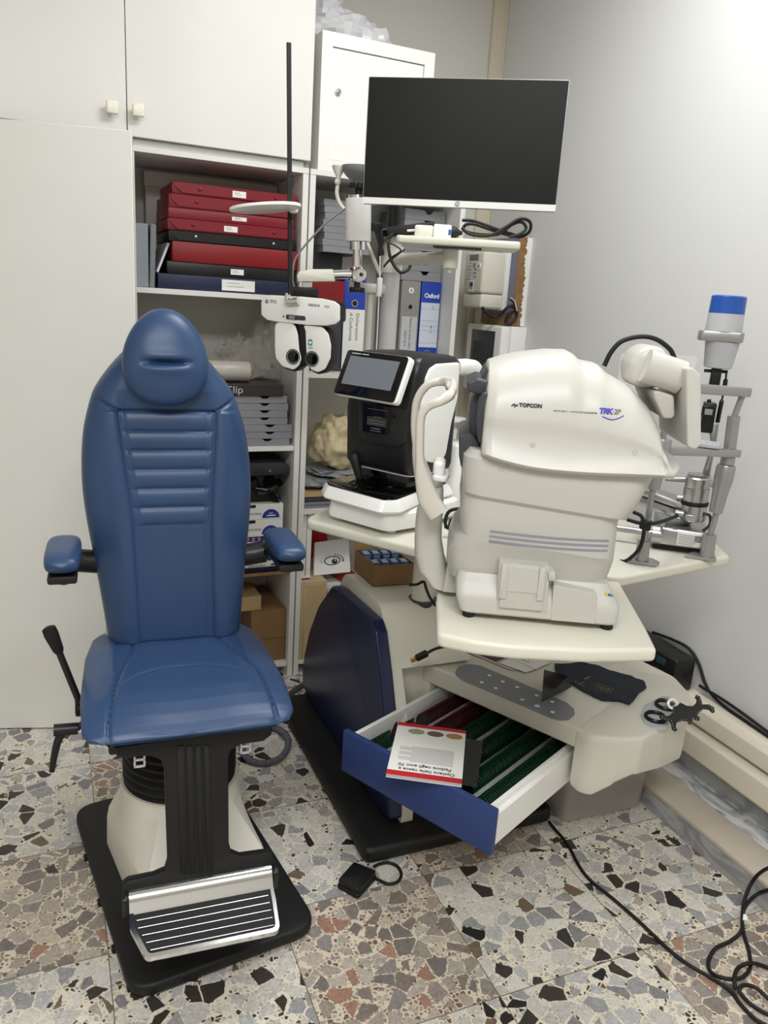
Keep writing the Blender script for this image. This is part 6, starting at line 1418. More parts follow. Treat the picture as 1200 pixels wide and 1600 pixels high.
# ---- bottom compartment: cardboard boxes
SD = 0.0605
xr = min(cb(450.4, 960, 0.03).x, -0.02); xl = cb(401, 960, 0.03).x; zt_ = cb(401, 956.5, 0.03).z
t = cthing('cardboard_box', 'large brown cardboard box in the bottom compartment beside the chair seat', 'box', (xl+xr)/2-0.02, 0.03, SD)
bm = I(); cbox(bm, (-(xr-xl)/2-0.0, 0, 0), ((xr-xl)/2+0.016, 0.28, zt_-SD), 0.001, 1); cb_ = obj('box_body', bm, M['card'], t)
bm = I(); cbox(bm, (-(xr-xl)/2-0.001, -0.0008, (zt_-SD)*0.44), ((xr-xl)/2+0.0165, 0.001, (zt_-SD)*0.455)); obj('seam', bm, mat('dark_cardboard', (104, 78, 50), 0.7), cb_)
xa, xb = cb(372, 940, 0.05).x, cb(408, 940, 0.05).x; zt2 = cb(408, 931, 0.05).z
t = cthing('cardboard_box', 'small light cardboard box perched on the large brown box', 'box', xb-0.10, 0.05, zt_+0.0005)
bm = I(); cbox(bm, (-0.10, 0, 0), (0.10, 0.16, zt2-zt_), 0.001, 1); obj('box_body', bm, M['card_light'], t)

# ================================================================ second bay
SE = 1.211
xr = cb(545, 350, 0.08).x; xl = cb(505, 350, 0.08).x; zt_ = cb(506, 310, 0.08).z; zb2 = cb(504, 393, 0.08).z
bx = I(); t = cthing('storage_box', 'plain dark grey carton under the red box in the second bay', 'box', 0.115, 0.09, SE+0.0004); cbox(bx, (-0.085, 0, 0), (0.066, 0.24, 0.195), 0.001, 1); obj('carton', bx, M['dgrey'], t)
zr = SE+0.196; zr1 = cb(500, 437, 0.09).z
bx = I(); t = cthing('flat_box', 'dark red box under a black box, behind the phoropter arm', 'box', 0.115, 0.085, zr); cbox(bx, (-0.088, 0, 0), (0.068, 0.24, zr1-zr), 0.001, 1); obj('box_body', bx, M['red2'], t)
bx = I(); t = cthing('flat_box', 'black box between the red box and the small grey tray stack', 'box', 0.115, 0.12, zr1+0.0005); cbox(bx, (-0.088, 0, 0), (0.068, 0.22, zb2-zr1-0.001), 0.001, 1); obj('box_body', bx, M['black_soft'], t)
h8 = (zt_-zb2)/8
nth = ['topmost', 'second from the top', 'third from the top', 'fourth from the top', 'fifth from the top', 'sixth from the top', 'seventh from the top', 'lowest']
for k in range(8):
    tray('grey felt tray behind the white spring cylinder, ' + nth[k] + ' of its stack', xl+0.003*(k % 3), xl+0.185, zb2+h8*(7-k)+0.0004, zb2+h8*(8-k), 0.08, 0.25, 'grey trays behind the spring cylinder', [])
# binders
BV = 0.10; zbt = cb(657, 440, BV).z
def binder(label, pa, pb, body, parts):
    xa_, xb_ = cb(pa, 470, BV).x, cb(pb, 470, BV).x; t = cthing('ring_binder', label, 'binder', (xa_+xb_)/2, BV, SE+0.0004); W_ = xb_-xa_; h = zbt-SE
    bm = I(); cbox(bm, (-W_/2+0.001, 0, 0), (W_/2-0.001, 0.235, h), 0.002, 1); s_ = obj('cover', bm, body, t); FB_ = frame((0, -0.0006, 0), (1, 0, 0), (0, 0, 1), (0, -1, 0)); parts(s_, W_, h, FB_); return t
def hole(s_, z, FB_, r=0.0125):
    bm = I(); lathe(bm, [(r, 0), (r, 0.0012), (r*0.75, 0.0012), (r*0.72, 0.0002)], n=24, m=FB_ @ T(0, z, 0)); rg_ = obj('finger_ring', bm, M['alu'], s_)
    bm = I(); prism(bm, ellipse(0, z, r*0.74, r*0.74, 22), 0.0002, 0.0007, 0, m=FB_); obj('finger_hole', bm, M['rubber'], rg_)
def pox(s_, W_, h, FB_):
    bm = I(); prism(bm, [(-W_/2+0.003, h*0.29), (W_/2-0.004, h*0.29), (W_/2-0.004, h-0.078), (-W_/2+0.003, h-0.078)], 0, 0.0005, 0, m=FB_); lb = obj('spine_label', bm, mat('pale_blue_label', (206, 212, 226), 0.5), s_)
    bm = I()
    for f in (0.86, 0.60, 0.48, 0.38, 0.10, 1.0, 0.0):
        z_ = h*0.29+(h-0.078-h*0.29)*f; prism(bm, [(-W_/2+0.003, z_-0.0005), (W_/2-0.004, z_-0.0005), (W_/2-0.004, z_+0.0005), (-W_/2+0.003, z_+0.0005)], 0.0004, 0.0008, 0, m=FB_)
    obj('ruling', bm, M['ink_grey'], lb)
    text('Oxford', 0.024, FB_ @ T(0.003, h-0.052, 0.0004), M['white'], s_, bold=0.0006, spacing=0.88)
    for c_, f in (('E', 0.43), ('G', 0.33), ('0', 0.88)): text(c_, 0.017, FB_ @ T(0.01, h*0.29+(h-0.078-h*0.29)*f+0.004, 0.0006), M['ink_grey'] if c_ != 'E' else M['ink'], lb)
    hole(s_, h*0.14+0.03, FB_)
binder('blue ring binder with ruled white spine label, rightmost on the shelf', 657.5, 688.5, M['royal'], pox)
def pgr(s_, W_, h, FB_):
    hole(s_, h-0.098, FB_); bm = I(); lathe(bm, [(0.011, 0), (0.011, 0.0007), (0.0001, 0.0008)], n=24, m=FB_ @ T(0, h-0.036, 0)); em = obj('emblem', bm, M['paper'], s_)
    bm = I(); box(bm, (0, h-0.036, 0.001), (0.008, 0.010, 0.0006), m=FB_); obj('emblem_mark', bm, M['ink_grey'], em)
    bm = I(); prism(bm, [(-W_/2+0.008, 0.01), (W_/2-0.008, 0.01), (W_/2-0.008, h-0.135), (-W_/2+0.008, h-0.135)], 0, 0.0005, 0, m=FB_); lb = obj('spine_label', bm, M['paper_grey'], s_)
    R_ = Matrix.Rotation(-math.pi/2, 4, 'Z'); text('Fatture Fornitori 2021', 0.0135, FB_ @ T(0.006, h-0.20, 0.0006) @ R_, M['ink'], lb, align='CENTER'); text('Dalla F alla R', 0.0115, FB_ @ T(-0.014, h-0.22, 0.0006) @ R_, M['ink'], lb)
binder('grey ring binder with a printed spine label beside the blue one', 626.5, 656.5, mat('steel_grey_card', (142, 138, 134), 0.45), pgr)
def pdi(s_, W_, h, FB_):
    hole(s_, h-0.098, FB_, 0.0135); bm = I(); prism(bm, [(-W_/2+0.002, 0.005), (W_/2-0.002, 0.005), (W_/2-0.002, h-0.12), (-W_/2+0.002, h-0.12)], 0, 0.0005, 0, m=FB_); lb = obj('spine_label', bm, M['paper'], s_)
    R_ = Matrix.Rotation(-math.pi/2, 4, 'Z'); text('Dichiarazione', 0.0185, FB_ @ T(0.014, h-0.185, 0.0006) @ R_, M['ink'], lb); text('di Conformità', 0.0185, FB_ @ T(-0.012, h-0.185, 0.0006) @ R_, M['ink'], lb)
binder('blue ring binder with a large white lettered spine label behind the phoropter', 537, 571.5, M['royal'], pdi)
# grey trays lying on the binders at the right
xa, xb = cb(629, 400, 0.10).x, cb(700, 400, 0.10).x; xb = min(xb, 0.592)
z0 = zbt+0.0008; n_ = 7; hN = (cb(660, 328, 0.10).z-z0)/n_
nth2 = ['topmost', 'second from the top', 'third from the top', 'fourth from the top', 'third from the bottom', 'second from the bottom', 'lowest']
for k in range(n_):
    tray('grey felt tray lying on the ring binders, ' + nth2[k] + ' of its stack', xa, xb, z0+hN*(n_-1-k)+0.0004, z0+hN*(n_-k), 0.10, 0.235, 'grey trays lying on the ring binders', [(xa+xb)/2+0.015])
# ---- folded things on the middle shelf
SF_ = 0.690
zp = [cb(490, y, 0.03).z for y in (795, 783, 776, 769)]
xL = 0.03
def flat_pile(label, cat, name, x0, x1, z0, z1, m_, n, seed, v=0.02, dep=0.28, group=None):
    t = cthing(name, label, cat, x0, v, z0, group); random.seed(seed)
    for k in range(n):
        h = (z1-z0-0.0006)/n; bm = I(); dx = random.uniform(-0.003, 0.003)
        cbox(bm, (max(0, dx), random.uniform(0, 0.004), k*h), (x1-x0+dx-0.004, dep-0.006, k*h+h*0.86), 0.001, 1); obj('layer', bm, m_ if isinstance(m_, dict) is False else m_[k], t)
    return t
flat_pile('grey folded envelope at the bottom of the pile on the middle shelf', 'envelope', 'envelope', xL, 0.30, SF_+0.0004, zp[1], M['mgrey'], 2, 1)
flat_pile('dark folder above the grey envelope on the middle shelf', 'folder', 'folder', xL, 0.29, zp[1]+0.0003, zp[2], M['dgrey'], 1, 2)
flat_pile('beige paper pad under the grey plastic bags on the middle shelf', 'paper pad', 'paper_pad', xL, 0.28, zp[2]+0.0003, zp[3]+0.006, M['card_light'], 1, 3)
z0 = zp[3]+0.0065
BAGG = mat('grey_bag_film', (150, 152, 156), 0.3, spec=0.7)
for k, (dx, dy, zz_, lab) in enumerate(((0.0, 0.0, 0.0, 'grey plastic bag folded flat at the bottom of the bag heap'), (0.05, 0.03, 0.032, 'grey plastic bag lying across the bag heap under the cream cloth'))):
    t = cthing('folded_bag', lab, 'bag', 0.15+dx, 0.13+dy, z0+zz_, 'grey plastic bags on the middle shelf')
    bm = crumple((0, 0, 0.02), (0.118-0.02*k, 0.11, 0.022), 0.25, 2.2, 7.0+k, flat=0.0)
    for v in bm.verts: v.co.x = max(v.co.x, -(0.12+dx)+0.001); v.co.y = max(v.co.y, -0.125-dy); v.co.z = min(max(v.co.z, 0.0003), 0.031)
    obj('film', bm, BAGG, t, sharp=25)
t = cthing('cream_cloth', 'bundled cream cotton cloth on top of the grey bags', 'cloth', cb(520, 690, 0.12).x, 0.15, z0+0.064)
hc = cb(520, 652, 0.10).z-(z0+0.064)
bm = crumple((0.02, 0, hc*0.48), (0.092, 0.10, hc*0.50), 0.28, 1.7, 12.0, 72, 48, flat=0.0); obj('cloth', bm, M['cloth_cream'], t, sharp=60)
# ---- lower compartment: wooden case, white stand, paper bags
p0, p1, p2 = cb(470, 1047, 0.005), cb(512, 1044, 0.005), cb(476, 909.7, 0.005)
t = cthing('wooden_case', 'pale wooden upright case at the foot of the second bay', 'case', 0.030, 0.005, 0.0605); zW = p2.z-0.0605
bm = I(); cbox(bm, (0, 0.002, 0), (0.012, 0.26, zW), 0.001, 1); cbox(bm, (0.0125, 0, 0), (0.105, 0.262, zW), 0.0015, 1); wc = obj('case_body', bm, M['wood'], t)
bm = I(); cbox(bm, (0.016, -0.0015, 0.02), (0.10, 0.001, zW-0.012), 0.001, 1); obj('front_panel', bm, mat('wood_panel', (198, 174, 132), 0.5, vary=0.05), wc)
t = cthing('metal_stand', 'white metal display stand standing on the wooden case', 'stand', 0.030, 0.03, 0.0605+zW+0.0006)
zs_ = 0.668-(0.0605+zW)
bm = I(); cbox(bm, (0.002, 0, 0.012), (0.020, 0.02, zs_-0.004), 0.002, 1); cbox(bm, (0.024, 0.004, 0.006), (0.044, 0.03, zs_-0.004), 0.002, 1); cbox(bm, (0.002, 0.0, 0.006), (0.044, 0.03, 0.014)); obj('upright', bm, M['paper'], t)
bm = I(); cbox(bm, (0.006, 0.002, 0.0), (0.040, 0.028, 0.0068), 0.001, 1); obj('foot', bm, M['rubber'], t)
# magazines heap, logo bag, red bag
xh = 0.150
zmag = cb(520, 912, 0.06).z
random.seed(21); n_ = 14; h_ = (zmag-0.0605)/n_
labsm = ['white magazine in the upright heap right of the wooden case']
for k in range(n_):
    t = cthing('magazine', 'glossy white magazine in the flat heap right of the wooden case' , 'magazine', xh+random.uniform(0, 0.012), 0.045+random.uniform(0, 0.02), 0.0605+k*h_+0.0003, 'magazines heaped right of the wooden case', random.uniform(-0.03, 0.03))
    bm = I(); cbox(bm, (0, 0, 0), (0.21, 0.26, h_*0.9), 0.001, 1); obj('pages', bm, M['paper'] if k % 4 else M['paper_grey'], t)
zt_ = zmag+0.001
t = cthing('red_folder', 'red and white folder sticking out on top of the magazine heap', 'folder', xh+0.075, 0.045, zt_, rot=0.10)
bm = I(); cbox(bm, (0.0, 0, 0), (0.10, 0.20, 0.006), 0.001, 1); obj('cover', bm, M['bright_red'], t)
pa = cb(488, 895, 0.05); z1 = max(zt_+0.0066, 0.0605+zW+0.0008)
t = cthing('paper_bag', 'white paper bag printed with a black eye logo, leaning back on the magazines', 'bag', cb(520, 900, 0.05).x, 0.055, z1)
Lt = local(t)
tp = cb(520, 842, 0.20); bt_ = cb(520, 899, 0.06); ex = Vector((1, 0, 0)); lp = Lt(CAB @ tp); lb0 = Lt(CAB @ bt_); lb0.z = max(lb0.z, 0.002)
ez = (lp-lb0).normalized(); ey = ez.cross(ex); Hb = (lp-lb0).length
FBg = frame(lb0, ex, ez); W_ = 0.085
bm = I(); prism(bm, rounded([(-W_+0.002, 0), (W_-0.006, 0.004), (W_-0.012, Hb), (-W_+0.004, Hb-0.01)], 0.006), -0.018, 0.0, 0.004, 2, m=FBg)
for v in bm.verts: v.co.z = max(v.co.z, 0.0008)
pb_ = obj('bag_paper', bm, M['paper'], t)
cl = cb(519.5, 875.5, 0.11); lc = FBg.inverted() @ Lt(CAB @ cl)
bm = I(); pts = [(lc.x+0.034*math.cos(2*math.pi*k/40), lc.y+0.021*math.sin(2*math.pi*k/40), 0.001) for k in range(41)]; tube(bm, pts, 0.0022, 6, 1, m=FBg, smooth=False); prism(bm, ellipse(lc.x+0.010, lc.y-0.004, 0.013, 0.013, 24), 0.0004, 0.0012, 0, m=FBg); lgo = obj('eye_logo', bm, M['ink'], pb_)
bm = I(); prism(bm, ellipse(lc.x+0.013, lc.y+0.001, 0.004, 0.004, 16), 0.0011, 0.0016, 0, m=FBg); obj('eye_glint', bm, M['paper'], lgo)
word = 'OTTICA DECCOR'
for k, c_ in enumerate(word):
    if c_ == ' ': continue
    an = math.radians(190-k*200/(len(word)-1)); text(c_, 0.0125, FBg @ T(lc.x+0.047*math.cos(an), lc.y+0.031*math.sin(an), 0.0008) @ Matrix.Rotation(an-math.pi/2, 4, 'Z'), M['ink'] if k > 6 else M['ink_grey'], pb_, bold=0.0004 if k > 6 else 0)
t = cthing('red_bag', 'crumpled red bag behind the white logo bag under the rear tabletop', 'bag', cb(497, 850, 0.25).x, 0.30, z1)
bm = crumple((0, 0, 0.10), (0.055, 0.03, 0.105), 0.3, 2.0, 15.0, flat=0.0)
for v in bm.verts: v.co.y = max(min(v.co.y, 0.042), -0.045)
obj('film', bm, M['bright_red'], t, sharp=40)
# ================================================================ trial lenses in the drawer
RIM = {'red': mat('dark_red_rim', (74, 26, 34), 0.3, 0.2), 'green': mat('dark_green_rim', (16, 60, 36), 0.3, 0.2)}
GLS = mat('lens_glass', (60, 66, 64), 0.06, alpha=0.35)
def lens_proto(col, label, group):
    t = thing('trial_lens', label, 'trial lens', KO, 0.0, group); t.rotation_euler = (0, 0, 0)
    bm = I(); n = 26; rs = []
    for i in range(n):
        a = 2*math.pi*i/n; c = Vector((math.cos(a), 0, math.sin(a)))
        rs.append([c*(0.0222+0.0022*math.cos(2*math.pi*j/6)) + Vector((0, 0.0028*math.sin(2*math.pi*j/6), 0)) for j in range(6)])
    rings(bm, rs, False, loop=True); r_ = obj('rim', bm, RIM[col], t)
    bm = I(); lathe(bm, [(0.0001, -0.0004), (0.0208, -0.0003), (0.0208, 0.0003), (0.0001, 0.0004)], (0, 0, 0), (0, 1, 0), 20); g_ = obj('glass', bm, GLS, t)
    bm = I(); prism(bm, rounded([(-0.004, 0), (0.004, 0), (0.003, 0.009), (-0.003, 0.009)], 0.002, 2), -0.0006, 0.0006, 0, m=frame((0, 0, 0.0232), (1, 0, 0), (0, 0, 1))); h_ = obj('tab', bm, RIM[col], t)
    CHILD[t.name] = [r_, g_, h_]; return t
LENS = [('red', 0.0622, 0.155, 0.492, 'dark red rimmed trial lens in the drawer row farthest from the right side'), ('green', 0.058, 0.030, 0.115, 'dark green rimmed trial lens in the left front corner of the drawer'),
        ('red', 0.128, 0.16, 0.492, 'dark red rimmed trial lens in the second drawer row from the left'),
        ('green', 0.196, 0.205, 0.492, 'dark green rimmed trial lens at the back of the third drawer row'), ('red', 0.196, 0.155, 0.198, 'dark red rimmed trial lens at the front of the third drawer row'),
        ('green', 0.270, 0.215, 0.492, 'dark green rimmed trial lens at the back of the fourth drawer row'), ('red', 0.270, 0.115, 0.208, 'dark red rimmed trial lens at the front of the fourth drawer row'),
        ('green', 0.338, 0.090, 0.492, 'dark green rimmed trial lens in the fifth drawer row from the left'), ('green', 0.406, 0.030, 0.492, 'dark green rimmed trial lens in the drawer row nearest its right side')]
KROT = math.atan2(KX.y, KX.x); random.seed(5)
for col, x_, y0, y1, lab in LENS:
    first = None; n = int((y1-y0)/0.0094)+1
    for k in range(n):
        if x_ == 0.0622 and 0.215 < y0+k*0.0094 < 0.262: continue
        o = lens_proto(col, lab, 'trial lenses: ' + lab[5:].replace('rimmed trial lens ', '')) if first is None else copy_tree(first)
        first = first or o
        o.location = KM @ Vector((x_+random.uniform(-0.0006, 0.0006), y0+k*0.0094, 0.2975+0.0252)); o.rotation_euler = (math.radians(-16+random.uniform(-3, 3)), 0, KROT)
# booklet and dark folder lying over the drawer front
pc = [onz(px, py, 0.386) for px, py in [(614.5, 1128), (718, 1141), (733, 1227), (612, 1210)]]
bo = (pc[0]+pc[1]+pc[2]+pc[3])/4; bx_ = ((pc[1]-pc[0])+(pc[2]-pc[3])).normalized()
BROT_ = math.atan2(bx_.y, bx_.x); bw = ((pc[1]-pc[0]).length+(pc[2]-pc[3]).length)/4; bh = ((pc[0]-pc[3]).length+(pc[1]-pc[2]).length)/4
t = thing('booklet', 'white booklet with red borders lying over the open drawer', 'booklet', (bo.x, bo.y, 0.3775), BROT_)
bm = I(); cbox(bm, (-bw+0.002, -bh+0.002, 0), (bw-0.002, bh-0.002, 0.008)); obj('pages', bm, M['paper_grey'], t)
bm = I(); cbox(bm, (-bw, -bh, 0.008), (bw, bh, 0.0095)); cbox(bm, (-bw, -bh, -0.0003+0.0006), (bw, bh, 0.0008)); cv = obj('cover', bm, M['paper'], t)
bm = I(); cbox(bm, (-bw, -bh, 0.0090), (bw, -bh+0.020, 0.0100)); obj('red_band', bm, M['bright_red'], cv)
bm = I(); cbox(bm, (-bw, bh-0.016, 0.0090), (bw, bh, 0.0100)); obj('red_band', bm, M['bright_red'], cv)
R180 = Matrix.Rotation(math.pi, 4, 'Z')
for k, cc in enumerate(((150, 156, 130), (110, 90, 96), (170, 130, 80))):
    bm = I(); prism(bm, ellipse(-bw*0.42+k*bw*0.55, bh-0.038, bw*0.24, 0.013, 36), 0.0095, 0.0101, 0); mm = mat('dot_plate', cc, 0.6, vary=0.5, vscale=220); obj('dot_plate', bm, mm, cv)
text('Optiens Italia nasce a', 0.0160, T(0.004, -bh+0.030, 0.0099) @ R180, M['ink'], cv, bold=0.0002); text('Padova negli anni 70', 0.0160, T(-0.002, -bh+0.049, 0.0099) @ R180, M['ink'], cv, bold=0.0002)
bm = I(); random.seed(2)
for k in range(13):
    y = -bh+0.066+k*0.0055; cbox(bm, (-bw*0.78+(0.0 if k % 4 else 0.03), y, 0.0094), (bw*0.72, y+0.0016, 0.0098))
obj('small_print', bm, M['ink_grey'], cv)
t = thing('dark_folder', 'dark folder lying under the booklet in the drawer', 'folder', (bo.x+0.03, bo.y-0.005, 0.3765), BROT_-0.05)
bm = I(); cbox(bm, (-bw+0.03, -bh+0.004, 0), (bw+0.014, bh-0.03, 0.0007)); obj('sheet', bm, M['black'], t)
# thin divider plate standing in the drawer
t = thing('divider_plate', 'clear and dark plastic divider standing in the drawer beside the booklet', 'divider', KM @ Vector((0.3005, 0.030, 0.2976)), KROT+math.pi/2)
bm = I(); cbox(bm, (0, 0, 0), (0.075, 0.002, 0.072), 0.0005, 1); obj('plate', bm, M['smoke'], t)
# ================================================================ on the console
def ckz(px, py, z=0.4485): return onz(px, py, z)
random.seed(9)
def sheet(label, name, cat, corners, z, m_, group=None, th=0.0007):
    P = [onz(px, py, z) for px, py in corners]; c = sum(P, Vector())/len(P); t = thing(name, label, cat, c, 0.0, group)
    bm = I(); prism(bm, [((p-c).x, (p-c).y) for p in P], 0, th, 0); return t, obj('sheet', bm, m_, t), P, c
z0 = 0.4490
sheet('pale leaflet at the bottom of the leaflet pile under the table edge', 'leaflet', 'leaflet', [(705, 1009), (800, 1048), (830, 1040), (760, 1003)], z0, M['paper_grey'])
sheet('wine red leaflet sticking out left under the table edge', 'leaflet', 'leaflet', [(712, 1008), (775, 1034), (800, 1024), (748, 1000)], z0+0.0012, mat('wine_print', (88, 30, 48), 0.5))
t, s_, P, c = sheet('white leaflet lying slanted in the middle of the leaflet pile', 'leaflet', 'leaflet', [(780, 1036), (822, 1051), (862, 1035), (815, 1020)], z0+0.0024, M['paper'])
t, s_, P, c = sheet('white leaflet with dark printed lines on top of the pile', 'leaflet', 'leaflet', [(782, 1022), (838, 1046), (862, 1031), (808, 1006)], z0+0.0036, M['paper'])
e1 = (P[1]-P[0]).normalized(); e2 = (P[3]-P[0]).normalized(); bm = I()
for k in range(4):
    a = P[0]-c+e1*0.05+e2*(0.02+0.016*k); cbox(bm, (0, 0, 0), (0.045-0.008*(k % 2), 0.0022, 0.0004), 0, 1, m=frame(a+Vector((0, 0, 0.0007)), e1, Vector((0, 0, 1)).cross(e1)))
obj('small_print', bm, M['ink'], s_)
# dark polishing cloth and smoked pouch
cl_px = [(866, 1040), (905, 1036), (935, 1042), (985, 1058), (1005, 1065), (1010, 1075), (1000, 1082), (984, 1102), (966, 1096), (940, 1094), (915, 1082), (892, 1068), (870, 1056)]
P = [onz(px, py, 0.452) for px, py in cl_px]; c = sum(P, Vector())/len(P); c.z = 0.4495
t = thing('polishing_cloth', 'dark grey polishing cloth with fine yellow print lying on the console', 'cloth', c)
bm = I(); t_ = bmesh.new(); vs = [t_.verts.new((p.x-c.x, p.y-c.y, 0)) for p in P]; t_.faces.new(vs); bmesh.ops.triangulate(t_, faces=t_.faces[:]); bmesh.ops.subdivide_edges(t_, edges=t_.edges[:], cuts=5, use_grid_fill=True)
for v in t_.verts: v.co.z = 0.006+0.006*noise.noise(v.co*22)+0.003*noise.noise(v.co*60)
e_ = bmesh.ops.extrude_face_region(t_, geom=t_.faces[:])
for v in [g for g in e_['geom'] if isinstance(g, bmesh.types.BMVert)]: v.co.z = max(0.0006, v.co.z-0.004)
bmesh.ops.recalc_face_normals(t_, faces=t_.faces[:]); merge(bm, t_); clo = obj('cloth', bm, M['cloth_dark'], t, sharp=60)
hcl = surf(clo)
YEL = mat('yellow_print', (150, 140, 90), 0.6)
def surf_line(hit, pts, r, nm, par, L):
    Q = []
    for (px, py) in pts:
        a, n = hit(px, py)
        if a is not None: Q.append(L(a)+Vector((0, 0, 0.0008)))
    if len(Q) > 1: bm = I(); tube(bm, Q, r, 5, 2, smooth=False); return obj(nm, bm, YEL, par)
Lc = local(t)
for k in range(7):
    cx, cy = 932+(k % 4)*7.5+(3.5 if k > 3 else 0), 1070+(k % 4)*2.6+(6 if k > 3 else 0)
    surf_line(hcl, [(cx+4.0*math.cos(math.pi/3*j), cy+2.6*math.sin(math.pi/3*j)) for j in range(7)], 0.00035, 'hexagon_print', clo, Lc)
surf_line(hcl, [(898, 1064), (905, 1069), (913, 1073)], 0.0008, 'cross_print', clo, Lc); surf_line(hcl, [(913, 1066), (905, 1069), (897, 1073)], 0.0008, 'cross_print', clo, Lc)
a, n = hcl(917, 1060)
if a is not None:
    b, _ = hcl(924, 1057); 
    if b is not None: ux = (b-a); ux.z = 0; ux.normalize(); text('series', 0.012, frame(Lc(a)+Vector((0, 0, 0.002)), ux, Vector((0, 0, 1)).cross(ux)), M['ink_grey'], clo)
P = [onz(px, py, 0.47) for px, py in [(850, 1047), (846, 1097), (893, 1072), (895, 1062)]]
c = sum(P, Vector())/len(P); c.z = 0.4492; t = thing('smoked_pouch', 'smoky transparent plastic pouch tip standing on the key plate edge', 'pouch', c)
bm = I(); A0, A1, A2 = onz(846, 1098, 0.4665), onz(893, 1074, 0.4665), onz(872, 1052, 0.4665)
tops = on(850, 1046, A0, FWD); t_ = bmesh.new(); lo = [t_.verts.new(p-c+Vector((0, 0, 0.0006))) for p in (A0, A1, A2)]; hi = t_.verts.new(tops-c); h2_ = t_.verts.new(on(888, 1056, A1, FWD)-c)
t_.faces.new((lo[0], lo[1], h2_, hi)); t_.faces.new((lo[2], lo[0], hi)); t_.faces.new((lo[1], lo[2], h2_)); t_.faces.new((hi, h2_, lo[2])); t_.faces.new((lo[0], lo[2], lo[1])); bmesh.ops.recalc_face_normals(t_, faces=t_.faces[:]); merge(bm, t_); obj('film', bm, M['smoke'], t)
# retinoscope handle and notched rack in the holder
p = onz(1050, 1102, 0.50)
cupP = KM @ Vector((*kz(1040, 1103, 0.453).xy, 0.45))
t = thing('retinoscope', 'white examination handle with a dark tip standing in the holder cup', 'hand instrument', (cupP.x, cupP.y, 0.4530))
Lr = local(t); tp = Lr(deep(1051, 1100, (cupP-CAM_C).dot(FWD)-0.045))
d_ = tp.normalized(); b0 = Vector((0, 0, 0.0))
bm = I(); Lh = tp.length; lathe(bm, [(0.003, 0.0), (0.003, Lh*0.36), (0.0105, Lh*0.5), (0.0140, Lh*0.85), (0.0150, Lh), (0.0095, Lh+0.002), (0.0085, Lh-0.004), (0.0001, Lh-0.005)], Vector((0, 0, 0.0005)), tp+Vector((0, 0, 0.0005)), 28)
for v in bm.verts: v.co.z = max(v.co.z, 0.0004)
obj('handle', bm, M['white'], t)
bm = I(); lathe(bm, [(0.0068, Lh-0.0045), (0.006, Lh+0.0002), (0.0001, Lh+0.0004)], Vector((0, 0, 0.0005)), tp+Vector((0, 0, 0.0005)), 20); obj('tip', bm, mat('plum_tip', (90, 44, 50), 0.4), t)
dR = (cupP-CAM_C).dot(FWD)-0.125
cr = deep(1067, 1117, dR)
t = thing('notched_lens_rack', 'black star-shaped lens rack with scalloped arms and white dots leaning on the holder', 'lens rack', cr)
nf = (CAM_C-cr).normalized(); nf = (nf+Vector((0, 0, 0.9))+RGT*0.25).normalized(); uxr = (RGT-nf*RGT.dot(nf)).normalized(); FRk = frame((0, 0, 0), uxr, nf.cross(uxr))
def rk_pt(px, py):
    w_ = on(px, py, cr, nf)-cr; return (w_.dot(uxr), w_.dot(nf.cross(uxr)))
star = [(1031, 1117), (1039, 1119), (1046, 1117), (1052, 1111), (1052, 1104), (1058, 1102), (1063, 1097), (1067, 1099), (1073, 1102), (1082, 1103), (1088, 1098), (1089, 1092), (1086, 1089), (1088, 1085), (1094, 1088), (1097, 1096), (1098, 1100), (1108, 1100), (1116, 1105), (1117, 1112), (1113, 1113), (1108, 1108), (1100, 1107), (1094, 1111), (1090, 1117), (1094, 1121), (1093, 1125), (1087, 1124), (1084, 1122), (1081, 1130), (1078, 1131), (1074, 1126), (1066, 1125), (1058, 1128), (1056, 1135), (1059, 1140), (1055, 1142), (1050, 1138), (1049, 1130), (1046, 1125), (1038, 1125), (1031, 1121)]
S2 = [rk_pt(*p) for p in star]
bm = I(); prism(bm, S2, -0.006, 0.0, 0.0012, 1, m=FRk); rkb = obj('rack_plate', bm, M['black_soft'], t)
bm = I()
for k in range(len(S2)):
    a = Vector(S2[k]); b = Vector(S2[(k+1) % len(S2)]); cm = Vector((0, 0))
    n_ = max(1, int((b-a).length/0.006))
    for j in range(n_):
        p = a+(b-a)*(j+0.5)/n_; q_ = p*0.93; prism(bm, ellipse(q_.x, q_.y, 0.0007, 0.0007, 6), 0.0002, 0.0006, 0, m=FRk)
obj('dots', bm, M['paper'], rkb)
# ================================================================ carton with blue packets on the unit body
p0, p1, p2 = onz(583, 917, 0.6225), onz(646, 913, 0.6225), onz(553, 891, 0.6225)
ex = (p1-p0); ex.z = 0; wC = ex.length; ex.normalize(); ey = Vector((0, 0, 1)).cross(ex); dC = (p2-p0).dot(ey)
zc = V_ = on(583, 881, p0, FWD).z-0.6225
t = thing('carton', 'open brown carton full of blue packets on top of the unit body', 'box', (p0.x, p0.y, 0.6225), math.atan2(ex.y, ex.x))
bm = I(); sk_ = (p2-p0).dot(ex); wl = 0.003
prism(bm, [(0, 0), (wC, 0), (wC+sk_, dC), (sk_, dC)], 0, 0.003)
for a, b in (((0, 0), (wC, 0)), ((wC, 0), (wC+sk_, dC)), ((wC+sk_, dC), (sk_, dC)), ((sk_, dC), (0, 0))):
    A, B = Vector((*a, 0)), Vector((*b, 0)); d = (B-A).normalized(); nrm = Vector((0, 0, 1)).cross(d); cbox(bm, (0, 0, 0.0), ((B-A).length, wl, zc), 0, 1, m=frame(A, d, nrm))
obj('carton_body', bm, M['card'], t)
